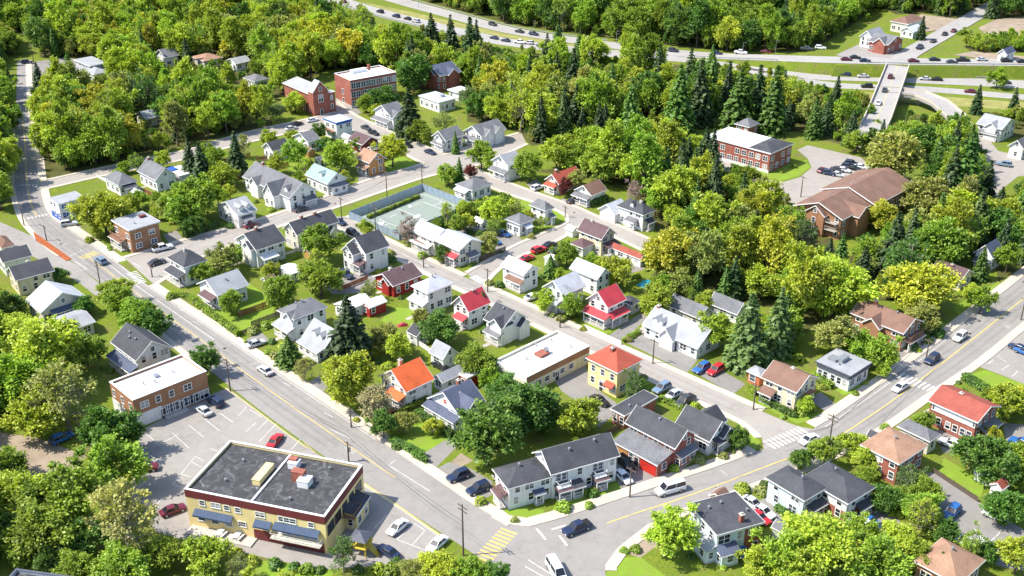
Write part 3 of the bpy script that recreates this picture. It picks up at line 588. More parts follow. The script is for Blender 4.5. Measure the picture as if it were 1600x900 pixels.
dk = link('centre_line', MB().poly([Z((a + b) / 2, .075) - Vector((.12, 0, 0)) for a, b in zip(A, B)] + [Z((a + b) / 2, .075) + Vector((.12, 0, 0)) for a, b in zip(A, B)], [(i + n, i + n + 1, i + 1, i) for i in range(n - 1)]).mesh('centre_line', M_YEL), t)
for f in (.12, .38, .62, .9):
    i = int(f * (n - 1))
    for s in (.25, .75):
        c = A[i] + (B[i] - A[i]) * s; link('pier', MB().tube((c.x, c.y, -.2), (c.x, c.y, HZ - .8), .55, .55, 10).mesh('pier', M_CONC), t)
    link('pier_cap', MB().loft([[A[i] * (1 - s) + B[i] * s + Vector((0, y, z)) for y, z in ((-.5, -1.2), (.5, -1.2), (.5, -.75), (-.5, -.75))] for s in (.08, .92)]).mesh('pier_cap', M_CONC), t)
ribbon('bridge_approach', [(1366, 196, HZ), (1358, 214, 3.0), (1350, 232, .2)], 9.0, M_HWY)
for S_, lab in ((ramp_o[2], 0), (ramp_o[3], 1)):
    link('parapet', MB().loft([[Vector((p.x, p.y, p.z + z)) + Vector((0, y, 0)) for y, z in ((-.12, -.05), (.12, -.05), (.12, .8), (-.12, .8))] for p in S_]).mesh('parapet', M_WALK), ramp_o[0])
for i in range(2, len(ramp_o[1]) - 3, 3):
    c = ramp_o[1][i]; link('pier', MB().tube((c.x, c.y, -.2), (c.x, c.y, c.z - .9), .5, .5, 10).mesh('pier', M_CONC), ramp_o[0])
# ------------------------------------------------------------------ buildings
LMK = []; FOOT = []; KEEP3 = []                           # landmarks for labels; footprints nothing may grow in
WCOUNT = 0
def win_mesh(w, h, kind):
    def fr():
        mb = MB(); t = .13; W_, H_ = w / 2, h / 2
        mb.box(-W_ - t, -.08, H_, W_ + t, .01, H_ + t); mb.box(-W_ - t - .05, -.12, -H_ - t, W_ + t + .05, .01, -H_)
        mb.box(-W_ - t, -.08, -H_, -W_, .01, H_); mb.box(W_, -.08, -H_, W_ + t, .01, H_)
        mb.box(-W_, -.065, -.035, W_, -.02, .035)
        if w > 1.3: mb.box(-.06, -.07, -H_, .06, -.02, H_)
        return mb.mesh('window', M_TRIM if kind == 0 else surf('dark_trim', (.08, .07, .07), .6, .1))
    global WCOUNT
    WCOUNT += 1; g = (0, 1, 0, 2, 0, 1, 0, 0, 1, 3)[WCOUNT * 7 % 10]
    def pn():
        mb = MB(); x, z = w / 2 - .002, h / 2 - .002
        if g == 3: mb.box(-x, -.035, -z, x, -.012, .0); mb.box(-x, -.035, .001, x, -.012, z, 1)
        else: mb.box(-x, -.035, -z, x, -.012, z)
        return mb.mesh('pane', [(M_GLASS, M_GLASS2, M_GLASS3, M_GLASS)[g], M_GLASS3])
    return cached(('wf', w, h, kind), fr), cached(('wp', w, h, g), pn)
ROT = {'R': 0.0, 'L': -math.pi / 2, 'Q': math.pi, 'S': math.pi / 2}
class Blk:
    """one box-shaped volume of a building in the building's own frame; faces L R Q S"""
    def __init__(s, root, x0, y0, w, d, h): s.root, s.x0, s.y0, s.w, s.d, s.h = root, x0, y0, w, d, h; s.skip = []
    def span(s, f): return s.w if f in 'RQ' else s.d
    def pt(s, f, u, o):
        if f == 'R': return (s.x0 + u, s.y0 - o)
        if f == 'L': return (s.x0 - o, s.y0 + u)
        if f == 'Q': return (s.x0 + u, s.y0 + s.d + o)
        return (s.x0 + s.w + o, s.y0 + u)
    def fbox(s, mb, f, u0, u1, o0, o1, z0, z1, mi=0):
        a, b = s.pt(f, u0, o0), s.pt(f, u1, o1)
        return mb.box(min(a[0], b[0]), min(a[1], b[1]), z0, max(a[0], b[0]), max(a[1], b[1]), z1, mi)
def roofmesh(b, kind, ridge, rh, mat, ov=.45, t=.2):
    x0, y0, w, d, h = b.x0, b.y0, b.w, b.d, b.h; mb = MB(); fs = MB()
    if kind == 'gable':
        s = (d if ridge == 'x' else w) / 2; k = rh / s; ze = h - ov * k; L = w if ridge == 'x' else d
        prof = [(-ov, ze), (s, h + rh), (2 * s + ov, ze), (2 * s + ov, ze + t), (s, h + rh + t), (-ov, ze + t)]
        def T(a, p): return (x0 + a, y0 + p[0], p[1]) if ridge == 'x' else (x0 + p[0], y0 + a, p[1])
        def chev(mb, a0, a1, pr):
            v = [T(a0, p) for p in pr] + [T(a1, p) for p in pr]
            f = [(i, (i + 1) % 6, 6 + (i + 1) % 6, 6 + i) for i in range(6)] + [(0, 5, 4, 1), (1, 4, 3, 2), (6, 7, 10, 11), (7, 8, 9, 10)]
            if ridge == 'x': f = [q[::-1] for q in f]
            mb.poly(v, f)
        chev(mb, -ov, L + ov, prof)
        p2 = [(-ov - .02, ze - .1), (s, h + rh - .1), (2 * s + ov + .02, ze - .1), (2 * s + ov + .02, ze + t - .03), (s, h + rh + t - .03), (-ov - .02, ze + t - .03)]
        chev(fs, -ov - .07, -ov - .002, p2); chev(fs, L + ov + .002, L + ov + .07, p2)
        for e in (-ov - .09, 2 * s + ov + .004):
            A, B = T(-ov - .08, (e, ze - .04)), T(L + ov + .08, (e + .085, ze + .15)); fs.box(min(A[0], B[0]), min(A[1], B[1]), A[2], max(A[0], B[0]), max(A[1], B[1]), B[2])
    elif kind == 'hip':
        s = min(w, d) / 2; k = rh / s; ze = h - ov * k * .5
        o = [(x0 - ov, y0 - ov), (x0 + w + ov, y0 - ov), (x0 + w + ov, y0 + d + ov), (x0 - ov, y0 + d + ov)]
        if w > d + .3: r = [(x0 + s, y0 + d / 2), (x0 + w - s, y0 + d / 2)]; fc = [(4, 5, 9, 8), (5, 6, 9), (6, 7, 8, 9), (7, 4, 8)]
        elif d > w + .3: r = [(x0 + w / 2, y0 + s), (x0 + w / 2, y0 + d - s)]; fc = [(4, 5, 8), (5, 6, 9, 8), (6, 7, 9), (7, 4, 8, 9)]
        else: r = [(x0 + w / 2, y0 + d / 2)]; fc = [(4, 5, 8), (5, 6, 8), (6, 7, 8), (7, 4, 8)]
        v = [(*p, ze) for p in o] + [(*p, ze + t) for p in o] + [(*p, h + rh) for p in r]
        mb.poly(v, [(3, 2, 1, 0), (0, 1, 5, 4), (1, 2, 6, 5), (2, 3, 7, 6), (3, 0, 4, 7)] + fc)
        e = .05
        for (ax, ay, bx, by) in ((x0 - ov - e, y0 - ov - e, x0 + w + ov + e, y0 - ov - .002), (x0 - ov - e, y0 + d + ov + .002, x0 + w + ov + e, y0 + d + ov + e), (x0 - ov - e, y0 - ov, x0 - ov - .002, y0 + d + ov), (x0 + w + ov + .002, y0 - ov, x0 + w + ov + e, y0 + d + ov)):
            fs.box(ax, ay, ze - .06, bx, by, ze + t - .04)
    elif kind == 'flat':
        mb.box(x0 - ov, y0 - ov, h + .002, x0 + w + ov, y0 + d + ov, h + t)
        e = .06
        for (ax, ay, bx, by) in ((x0 - ov - e, y0 - ov - e, x0 + w + ov + e, y0 - ov - .002), (x0 - ov - e, y0 + d + ov + .002, x0 + w + ov + e, y0 + d + ov + e), (x0 - ov - e, y0 - ov, x0 - ov - .002, y0 + d + ov), (x0 + w + ov + .002, y0 - ov, x0 + w + ov + e, y0 + d + ov)):
            fs.box(ax, ay, h - .12, bx, by, h + t + .03)
    elif kind == 'parapet':
        mb.box(x0 + .3, y0 + .3, h - .6, x0 + w - .3, y0 + d - .3, h - .45); e = .34
        for (ax, ay, bx, by) in ((x0 - .06, y0 - .06, x0 + w + .06, y0 + e), (x0 - .06, y0 + d - e, x0 + w + .06, y0 + d + .06), (x0 - .06, y0 + e, x0 + e, y0 + d - e), (x0 + w - e, y0 + e, x0 + w + .06, y0 + d - e)):
            fs.box(ax, ay, h + .002, bx, by, h + .1)
    else:                                     # shed roof falling towards face `ridge`
        f = ridge; hi = h + rh; n = b.span(f); oth = b.d if f in 'RQ' else b.w
        q = [b.pt(f, -ov, ov), b.pt(f, n + ov, ov), b.pt(f, n + ov, -oth), b.pt(f, -ov, -oth)]; zz = [h - .1, h - .1, hi, hi]
        v = [(*p, z) for p, z in zip(q, zz)] + [(*p, z + t) for p, z in zip(q, zz)]
        fl = [(0, 1, 2, 3), (4, 7, 6, 5), (0, 4, 5, 1), (1, 5, 6, 2), (2, 6, 7, 3), (3, 7, 4, 0)]
        mb.poly(v, fl if f in 'LQ' else [x[::-1] for x in fl])
        b.fbox(fs, f, -ov, n + ov, ov + .002, ov + .07, h - .14, h + .08)
    return mb, fs
def block(root, x0, y0, w, d, h, roof, ridge, rh, wall, rc, ov=.45, fascia=None):
    b = Blk(root, x0, y0, w, d, h); mb = MB(); zb = -.3
    if roof == 'gable':
        if ridge == 'x':
            mb.box(x0, y0, zb, x0 + w, y0 + d, h); hh = rh * .985
            mb.poly([(x0, y0, h), (x0, y0 + d, h), (x0, y0 + d / 2, h + hh), (x0 + w, y0, h), (x0 + w, y0 + d, h), (x0 + w, y0 + d / 2, h + hh)], [(0, 2, 1), (3, 4, 5), (0, 3, 5, 2), (1, 2, 5, 4)])
        else:
            mb.box(x0, y0, zb, x0 + w, y0 + d, h); hh = rh * .985
            mb.poly([(x0, y0, h), (x0 + w, y0, h), (x0 + w / 2, y0, h + hh), (x0, y0 + d, h), (x0 + w, y0 + d, h), (x0 + w / 2, y0 + d, h + hh)], [(0, 1, 2), (3, 5, 4), (0, 2, 5, 3), (1, 4, 5, 2)])
    elif roof == 'shed':
        n = b.span(ridge); oth = d if ridge in 'RQ' else w
        mb.box(x0, y0, zb, x0 + w, y0 + d, h - .1)
        q = [b.pt(ridge, 0, 0), b.pt(ridge, n, 0), b.pt(ridge, n, -oth), b.pt(ridge, 0, -oth)]
        mb.poly([(*q[0], h - .1), (*q[1], h - .1), (*q[2], h - .1), (*q[3], h - .1), (*q[2], h + rh), (*q[3], h + rh)], [(1, 2, 4), (0, 5, 3), (2, 3, 5, 4)])
    elif roof == 'parapet':
        mb.box(x0, y0, zb, x0 + w, y0 + d, h - .62); e = .28
        for q in ((x0, y0, x0 + w, y0 + e), (x0, y0 + d - e, x0 + w, y0 + d), (x0, y0 + e, x0 + e, y0 + d - e), (x0 + w - e, y0 + e, x0 + w, y0 + d - e)): mb.box(q[0], q[1], h - .62, q[2], q[3], h)
    else: mb.box(x0, y0, zb, x0 + w, y0 + d, h)
    link('wall', mb.mesh('wall', WALL[wall]()), root)
    r, fs = roofmesh(b, roof, ridge, rh, None, ov)
    ro = link('roof', r.mesh('roof', ROOF[rc]()), root)
    link('fascia', fs.mesh('fascia', WALL[fascia]() if fascia else M_TRIM), ro)
    b.roof_o = ro; b.kind, b.ridge, b.rh, b.rc, b.wallc = roof, ridge, rh, rc, wall
    return b
def put_window(b, f, u, z, w, h, kind=0, name='window'):
    fm, pm = win_mesh(w, h, kind); x, y = b.pt(f, u, 0)
    o = link(name, fm, b.root, (x, y, z), ROT[f]); link('pane', pm, o); return o
def put_door(b, f, u, z=0, col=None):
    dm = cached('doormesh', lambda: MB().box(-.5, -.07, 0, .5, .01, 2.05).mesh('door', M_DOOR)); fm = cached('doorfr', lambda: MB().box(-.62, -.09, 0, -.502, .01, 2.17).box(.502, -.09, 0, .62, .01, 2.17).box(-.5, -.09, 2.052, .5, .01, 2.17).mesh('door_frame', M_TRIM))
    x, y = b.pt(f, u, 0); o = link('door', dm, b.root, (x, y, z), ROT[f]); link('door_frame', fm, o)
def windows(b, f, r, storeys=None, cols=None, kind=0, fh=2.75, shape=None, fill=.9):
    n = b.span(f); st = storeys or max(1, int(round((b.h - .2) / 2.75))); cols = cols or max(1, int(round(n / 2.9)))
    for k in range(st):
        z = 1.7 + fh * k
        if z + .75 > b.h: z = b.h - .85
        for c in range(cols):
            u = n * (c + .5) / cols + r.uniform(-.25, .25)
            if any(ff == f and a - .6 < u < e + .6 and z < zt for ff, a, e, zt in b.skip) or r.random() > fill: continue
            w, h = shape or ((1.6, 1.35) if r.random() < .3 and n / cols > 2.4 else (.9, 1.4))
            put_window(b, f, u, z, w, h, kind)
    if b.kind == 'gable' and b.rh > 1.7 and ((b.ridge == 'x') == (f in 'LS')): put_window(b, f, n / 2, b.h + b.rh * .32, .8, .95, kind)
def porch(b, f, a, e, dep, hz, rc='grey', style='post', deck=.35, r=None, wall='white', rise=.7):
    n = b.span(f); u0, u1 = a * n, e * n; R = b.root
    mb = MB(); b.fbox(mb, f, u0, u1, .01, dep, -.2, deck); fl = link('porch_floor', mb.mesh('porch_floor', M_CONC), R)
    b.skip.append((f, u0, u1, hz + .2 if style != 'post' else -1)); b.skip.append((f, u0, u1, 0))
    o = .3; q = [b.pt(f, u0 - o, .012), b.pt(f, u1 + o, .012), b.pt(f, u1 + o, dep + o), b.pt(f, u0 - o, dep + o)]; zz = [hz + rise, hz + rise, hz, hz]
    v = [(*p, z) for p, z in zip(q, zz)] + [(*p, z + .14) for p, z in zip(q, zz)]; fl_ = [(0, 3, 2, 1), (4, 5, 6, 7), (0, 1, 5, 4), (1, 2, 6, 5), (2, 3, 7, 6), (3, 0, 4, 7)]
    rm = MB().poly(v, fl_ if f in 'LQ' else fl_); rr = link('porch_roof', rm.mesh('porch_roof', ROOF[rc]()), R)
    tm = MB(); b.fbox(tm, f, u0 - o, u1 + o, dep + o + .002, dep + o + .06, hz - .1, hz + .12); link('fascia', tm.mesh('fascia', M_TRIM), rr)
    if style == 'post':
        k = max(2, int(round((u1 - u0) / 2.4)) + 1)
        for i in range(k):
            u = u0 + .12 + (u1 - u0 - .24) * i / (k - 1); pm = MB(); b.fbox(pm, f, u - .09, u + .09, dep - .27, dep - .09, deck, hz + .05); link('post', pm.mesh('post', M_TRIM), R)
        rl = MB(); b.fbox(rl, f, u0, u1, dep - .2, dep - .14, deck + .8, deck + .9); b.fbox(rl, f, u0, u1, dep - .2, dep - .14, deck + .15, deck + .22)
        j = u0
        while j < u1: b.fbox(rl, f, j, j + .05, dep - .19, dep - .15, deck + .2, deck + .82); j += .45
        link('railing', rl.mesh('railing', M_TRIM), R)
    else:
        wm = MB(); b.fbox(wm, f, u0 + .05, u1 - .05, .012, dep, deck, hz + .05); link('porch_wall', wm.mesh('porch_wall', WALL[wall]()), R)
        if f == 'R': pb = Blk(R, b.x0 + u0, b.y0 - dep, u1 - u0, dep, hz)
        elif f == 'L': pb = Blk(R, b.x0 - dep, b.y0 + u0, dep, u1 - u0, hz)
        elif f == 'Q': pb = Blk(R, b.x0 + u0, b.y0 + b.d, u1 - u0, dep, hz)
        else: pb = Blk(R, b.x0 + b.w, b.y0 + u0, dep, u1 - u0, hz)
        c = max(1, int((u1 - u0) / 1.9))
        for i in range(c): put_window(pb, f, (u1 - u0) * (i + .5) / c, 1.65, 1.1 if (u1 - u0) / c > 1.6 else .8, 1.2)
        for g in ('LS' if f in 'RQ' else 'RQ'): put_window(pb, g, dep / 2, 1.65, .8, 1.2)
def dormer(b, f, uf, dw, kind='gable'):
    n = b.span(f); u = uf * n; s = (b.d if b.ridge == 'x' else b.w) / 2; k = b.rh / s; i0 = min(.7, s * .2); zt = b.h + i0 * k + 1.25; i1 = min(s, (zt - b.h) / k + .3); zr = zt + dw * .4
    mb = MB(); b.fbox(mb, f, u - dw / 2, u + dw / 2, -i1, -i0, b.h - .1, zt)
    g = [(*b.pt(f, u - dw / 2, -i0), zt), (*b.pt(f, u + dw / 2, -i0), zt), (*b.pt(f, u, -i0), zr)]; mb.poly(g, [(0, 1, 2) if f in 'RS' else (0, 2, 1)]); d_o = link('dormer', mb.mesh('dormer', WALL[b.wallc]()), b.root)
    i2 = min(s, (zr - b.h) / k); o = .25; rm = MB()
    for sgn in (-1, 1):
        q = [(*b.pt(f, u, -i0 + o), zr + .03), (*b.pt(f, u, -i2), zr + .03), (*b.pt(f, u + sgn * (dw / 2 + o), -min(i1, s)), zt - o * .8), (*b.pt(f, u + sgn * (dw / 2 + o), -i0 + o), zt - o * .8)]
        v = q + [(x, y, z + .1) for x, y, z in q]; rm.poly(v, [(0, 1, 2, 3), (7, 6, 5, 4), (0, 4, 5, 1), (1, 5, 6, 2), (2, 6, 7, 3), (3, 7, 4, 0)])
    link('dormer_roof', rm.mesh('dormer_roof', ROOF[b.rc]()), d_o)
    fm, pm = win_mesh(.8, .9, 0); x, y = b.pt(f, u, -i0); w_ = link('window', fm, d_o, (x, y, zt - .65), ROT[f])
def cross_gable(b, f, uf, gw, dep, h=None, rh=None, wall=None, r=None):
    """a wing with its gable on face f, flush into the main roof"""
    n = b.span(f); u0 = uf * n - gw / 2; h = h or b.h; rh = rh or min(gw * .42, b.rh * .95); back = min(b.d, b.w) * .45
    if f == 'R': a = (b.x0 + u0, b.y0 - dep, gw, dep + back, 'y')
    elif f == 'L': a = (b.x0 - dep, b.y0 + u0, dep + back, gw, 'x')
    elif f == 'Q': a = (b.x0 + u0, b.y0 + b.d - back, gw, dep + back, 'y')
    else: a = (b.x0 + b.w - back, b.y0 + u0, dep + back, gw, 'x')
    nb = block(b.root, a[0], a[1], a[2] + .0, a[3], h - .004, 'gable', a[4], rh, wall or b.wallc, b.rc, .35)
    b.skip.append((f, u0, u0 + gw, 99)); return nb
def chimney(b, fx, fy, h=1.6, brick=True):
    x, y = b.x0 + fx * b.w, b.y0 + fy * b.d; zt = b.h + b.rh + (h - .8)
    mb = MB().box(x - .35, y - .35, b.h - .3, x + .35, y + .35, zt); c = link('chimney', mb.mesh('chimney', M_BRICKTRIM if brick else M_CONC), b.root)
    link('chimney_cap', MB().box(x - .43, y - .43, zt + .002, x + .43, y + .43, zt + .12).box(x - .15, y - .15, zt + .12, x + .15, y + .15, zt + .4).mesh('chimney_cap', M_CONC), c)
def vent(b, fx, fy, z=None):
    if z is None:
        if b.kind == 'gable': t = abs((fy if b.ridge == 'x' else fx) - .5) * 2; z = b.h + b.rh * (1 - t) + .15
        elif b.kind == 'hip': s = min(b.w, b.d) / 2; i = min(fx * b.w, (1 - fx) * b.w, fy * b.d, (1 - fy) * b.d, s); z = b.h + b.rh * i / s
        else: z = b.h + .15 if b.kind == 'flat' else b.h - .46
    x, y = b.x0 + fx * b.w, b.y0 + fy * b.d
    link('roof_vent', MB().tube((x, y, z - .15), (x, y, z + .45), .16, .16, 8).tube((x, y, z + .45), (x, y, z + .62), .26, .2, 8).mesh('roof_vent', M_METAL), b.root)
def unit(b, fx, fy, w, d, h, mat, name='rooftop_unit'):
    z = b.h + .2 if b.kind == 'flat' else b.h - .45; x, y = b.x0 + fx * b.w, b.y0 + fy * b.d
    o = link(name, MB().box(x - w / 2, y - d / 2, z - .1, x + w / 2, y + d / 2, z + h).box(x - w / 2 - .06, y - d / 2 - .06, z + h + .002, x + w / 2 + .06, y + d / 2 + .06, z + h + .08).mesh(name, mat), b.root); return o
def awning(b, f, a, e, z, col, dep=1.1):
    n = b.span(f); q = [b.pt(f, a * n, .015), b.pt(f, e * n, .015), b.pt(f, e * n, dep), b.pt(f, a * n, dep)]; zz = [z + .7, z + .7, z, z]
    v = [(*p, t) for p, t in zip(q, zz)] + [(*p, t - .08) for p, t in zip(q, zz)] + [(*q[2], z - .3), (*q[3], z - .3)]
    link('awning', MB().poly(v, [(0, 1, 2, 3), (7, 6, 5, 4), (0, 3, 7, 4), (1, 5, 6, 2), (0, 4, 5, 1), (2, 8, 9, 3)]).mesh('awning', col), b.root)
def band(b, f, z0, z1, mat, o=.03, a=0, e=1, name='wall_band'):
    mb = MB(); n = b.span(f); b.fbox(mb, f, a * n, e * n, .002, o, z0, z1); link(name, mb.mesh(name, mat), b.root)
def balcony(b, f, a, e, z, dep=1.3, mat=None, roof=None):
    n = b.span(f); mb = MB(); b.fbox(mb, f, a * n, e * n, .012, dep, z - .15, z); o = link('balcony', mb.mesh('balcony', mat or M_DECK), b.root)
    rl = MB(); b.fbox(rl, f, a * n, e * n, dep - .06, dep, z + .9, z + 1.0)
    j = a * n
    while j < e * n: b.fbox(rl, f, j, j + .05, dep - .06, dep - .01, z, z + .9); j += .4
    for q in (a * n, e * n - .06): b.fbox(rl, f, q, q + .06, .02, dep, z + .9, z + 1.0)
    link('railing', rl.mesh('railing', mat or M_DECK), o)
def garage(b, f, a, e, h, mat):
    n = b.span(f); mb = MB(); z = 0
    for i in range(4): b.fbox(mb, f, a * n, e * n, .002, .05, h * i / 4 + .02, h * (i + 1) / 4 - .01)
    link('garage_door', mb.mesh('garage_door', mat), b.root); b.skip.append((f, a * n, e * n, h + .5))
def H(short, where, A, B, C, h, roof='gable', ridge='x', rh=2.6, wall='white', rc='grey', ang=44.0, cat='house', name='house', z0=0.0, st=None, cL=None, cR=None, win=True, ov=.45, fascia=None, kind=0, shape=None, group=None, fill=.9):
    """building whose eave corners are seen at A (nearest), B (end of the wall to its left) and C (end of the wall to its right)"""
    a, b_, c = (Vector(P(*q, h + z0)) for q in (A, B, C)); t = math.radians(ang); ux, uy = Vector((math.cos(t), math.sin(t))), Vector((-math.sin(t), math.cos(t)))
    w, d = max(2.0, (c - a).dot(ux)), max(2.0, (b_ - a).dot(uy)); e = min(ov, .5) if roof not in ('parapet',) else 0
    a = a + ux * e + uy * e; w -= 2 * e; d -= 2 * e                     # the pixels mark the eaves
    w, d = max(2.0, w), max(2.0, d)
    ctr = a + ux * w / 2 + uy * d / 2; r = rng(short)
    root = thing(name, (short + ' ' + where).strip(), cat, (ctr.x, ctr.y, z0), t, group)
    b = block(root, -w / 2, -d / 2, w, d, h, roof, ridge, rh, wall, rc, ov, fascia); b.r = r
    FOOT.append((ctr.x, ctr.y, t, w / 2, d / 2)); KEEP3.extend([(*to_px(ctr.x + ux.x * i * w / 2 + uy.x * j * d / 2, ctr.y + ux.y * i * w / 2 + uy.y * j * d / 2, z0 + k * h), ctr.y) for i, j, k in ((0, 0, 1.2), (-.9, -.9, .6), (-.9, .5, .8), (.6, -.9, .7), (.9, -.9, .9), (0, .9, 1), (-.9, 0, .4))]); LMK.append((short, to_px(ctr.x, ctr.y, z0 + 2)))
    b.short = short; b.w_, b.d_ = w, d; b.args = (st, cL, cR, kind, shape, fill); b.win = win
    if DEBUG: print('BLD %-40s w=%.1f d=%.1f angAC=%.0f angAB=%.0f' % (short, w, d, math.degrees(math.atan2((c - a).y, (c - a).x)), math.degrees(math.atan2((b_ - a).y, (b_ - a).x))))
    return b
def fin(b, faces='LR', back=True):
    st, cL, cR, kind, shape, fill = b.args; r = b.r
    windows(b, 'L', r, st, cL, kind, 2.75, shape, fill); windows(b, 'R', r, st, cR, kind, 2.75, shape, fill)
    if back: windows(b, 'Q', r, st, None, kind, 2.75, None, .5); windows(b, 'S', r, st, None, kind, 2.75, None, .5)
    return b
DEBUG = False
# ------------------------------------------------------------------ the buildings of the photograph
BLUEAWN = surf('navy_awning', (.045, .075, .14), .7, .15); REDDOOR = surf('red_garage_door', (.5, .03, .02), .5, .1); YSTUC = WALL['yellow']()
# --- between the main road and the middle street
b = H('white hip-roofed corner house', 'with charcoal roof and side porch at the zebra crossing', (287, 418), (255, 404), (321, 404), 5.4, 'hip', 'x', 2.4, rc='dark'); porch(b, 'L', 0, .9, 2.0, 2.7, 'dark'); fin(b); chimney(b, .45, .5, 1.2, False); put_door(b, 'L', 3)
b = H('white grey-roofed long house', 'behind the clipped hedge on the main road', (339, 462), (303, 444), (390, 445), 4.2, 'gable', 'x', 2.4, rc='lgrey'); porch(b, 'L', .1, .7, 1.6, 2.6, 'umber'); fin(b); vent(b, .5, .3)
b = H('white double-gabled house', 'with slate roof on the cross street', (400, 391), (364, 373), (445, 374), 5.2, 'gable', 'x', 2.8, rc='dark'); cross_gable(b, 'L', .3, 3.4, 1.0); porch(b, 'R', .1, .6, 1.8, 2.4, 'white'); fin(b); chimney(b, .4, .5)
b = H('ivory slate-roofed house', 'facing the ball court across the street', (464, 367), (442, 355), (523, 342), 5.2, 'gable', 'x', 2.3, rc='dark', wall='ivory'); fin(b); chimney(b, .3, .55); chimney(b, .62, .5); cross_gable(b, 'R', .85, 3, 1.2, 3)
b = H('tall white corner house', 'with slate gable roof and maroon porch roof', (571, 396), (537, 382), (606, 381), 6.0, 'gable', 'x', 2.9, rc='dark'); w_ = cross_gable(b, 'L', .62, 4.2, 2.2, 5.4); windows(w_, 'L', b.r, 2, 2); porch(b, 'L', .02, .38, 2.2, 2.7, 'umber'); fin(b); vent(b, .3, .62)
b = H('low red cottage', 'with dark roof and white corner boards', (614, 447), (577, 433), (657, 427), 3.4, 'gable', 'x', 1.8, 'red', 'umber'); cross_gable(b, 'L', .35, 2.6, .6); fin(b); chimney(b, .3, .6, 1.2, False); vent(b, .6, .4)
b = H('big white metal-roofed house', 'with a wraparound lower roof beside the red cottage', (668, 459), (637, 448), (707, 441), 5.7, 'hip', 'x', 2.0, rc='light'); porch(b, 'L', 0, 1, 1.6, 2.7, 'light', 'room'); fin(b); vent(b, .5, .5); vent(b, .7, .6)
b = H('white house with crimson roof', 'and small crimson porch roof on the middle street', (732, 486), (701, 474), (765, 470), 5.2, 'gable', 'x', 2.6, rc='red'); porch(b, 'L', .1, .7, 1.6, 2.5, 'red'); band(b, 'L', 5.0, 5.15, WALL['darkgrey']()); fin(b); chimney(b, .6, .5, 1.1)
b = H('white slate-roofed porch house', 'next to the white flat-roofed shop', (786, 512), (755, 497), (833, 498), 4.8, 'gable', 'y', 2.6, rc='dark'); cross_gable(b, 'L', .3, 3.6, .8); porch(b, 'L', 0, .8, 1.7, 2.5, 'grey'); w_ = cross_gable(b, 'R', .85, 3, 1.0, 3.6); fin(b); vent(b, .4, .5)
b = H('tall white grey-roofed house', 'with a red-trimmed front porch on the main road', (459, 500), (428, 486), (508, 477), 5.6, 'hip', 'x', 1.7, rc='grey'); cross_gable(b, 'L', .3, 3.2, .5, 5.2); porch(b, 'L', 0, 1, 2.0, 2.7, 'lgrey'); fin(b); vent(b, .5, .5); vent(b, .35, .6); put_door(b, 'L', 3.6, .35)
b = H('white bungalow with sun porch', 'beside the tall spruce on the main road', (506, 545), (470, 525), (547, 527), 3.3, 'gable', 'y', 3.0, rc='lgrey'); porch(b, 'L', 0, 1, 1.9, 2.5, 'lgrey', 'room', rise=.6); dormer(b, 'L', .3, 1.3); dormer(b, 'L', .6, 1.3); fin(b)
b = H('white house with bright orange roof', 'behind the blossoming tree', (634, 612), (591, 586), (677, 590), 4.6, 'gable', 'x', 3.0, rc='orange'); porch(b, 'L', .05, .55, 1.8, 2.5, 'orange'); fin(b); chimney(b, .5, .72, 1.0, False); band(b, 'L', 4.3, 4.5, surf('green_board', (.2, .26, .12), .7))
b = H('white house with blue-grey roof', 'and red attic window behind a thick hedge', (719, 651), (665, 622), (757, 627), 3.6, 'gable', 'x', 3.2, rc='blue'); w_ = cross_gable(b, 'R', .45, 5.2, .8, 3.55, 2.6); windows(w_, 'R', b.r, 1, 2); porch(b, 'L', 0, 1, 1.8, 2.5, 'blue', 'room'); fin(b); chimney(b, .72, .62, 1.2); band(b, 'L', 4.3, 5.2, REDDOOR, .06, .44, .56, 'shutter')
b = H('small white gabled cottage', 'between the gardens behind the orange roof', (692, 561), (672, 548), (711, 547), 3.0, 'gable', 'y', 2.0, rc='lgrey', ov=.3); fin(b)
b = H('small white shed with dark roof', 'under the dark garden tree', (651, 526), (639, 516), (664, 513), 2.6, 'gable', 'y', 1.2, rc='dark', cat='shed', name='garden_shed', ov=.25); fin(b)
b = H('long grey-roofed white garage', 'behind the blue-grey roofed house', (691, 598), (676, 588), (726, 575), 2.6, 'gable', 'x', 1.1, rc='lgrey', cat='garage', name='garage', ov=.25); fin(b)
b = H('bright red storage box', 'with pale lid beside the long garage', (730, 592), (715, 586), (747, 579), 2.7, 'flat', 'x', 0, 'red', 'light', cat='shed', name='storage_box', ov=.05, win=False); put_door(b, 'L', 1.2)
b = H('red-walled garage with white roof', 'at the edge of the mown garden', (577, 482), (562, 474), (603, 470), 2.6, 'gable', 'x', .8, 'red', 'white', cat='garage', name='garage', ov=.2); fin(b)
b = H('long white-roofed shed', 'behind the tall spruce', (541, 486), (522, 475), (573, 466), 2.7, 'gable', 'x', .9, 'white', 'white', cat='shed', name='garden_shed', ov=.2); fin(b)
b = H('white flat-roofed shop', 'with a brown wall band and rooftop plant', (823, 590), (767, 566), (907, 534), 4.3, 'parapet', 'x', 0, 'cream', 'white', cat='shop', name='shop_building', fascia='white'); band(b, 'R', 2.8, 4.28, WALL['brownbrick']()); band(b, 'L', 2.9, 4.28, WALL['white']()); windows(b, 'R', b.r, 1, 8, 0, 2.75, (1.3, 1.1)); windows(b, 'L', b.r, 1, 4); put_door(b, 'R', 9)
o = unit(b, .5, .52, 2.6, 2.0, .5, M_BRICKTRIM); unit(b, .56, .5, .8, .8, 1.3, M_METAL, 'chimney_stack'); vent(b, .3, .6); vent(b, .8, .8); vent(b, .85, .3); vent(b, .6, .9)
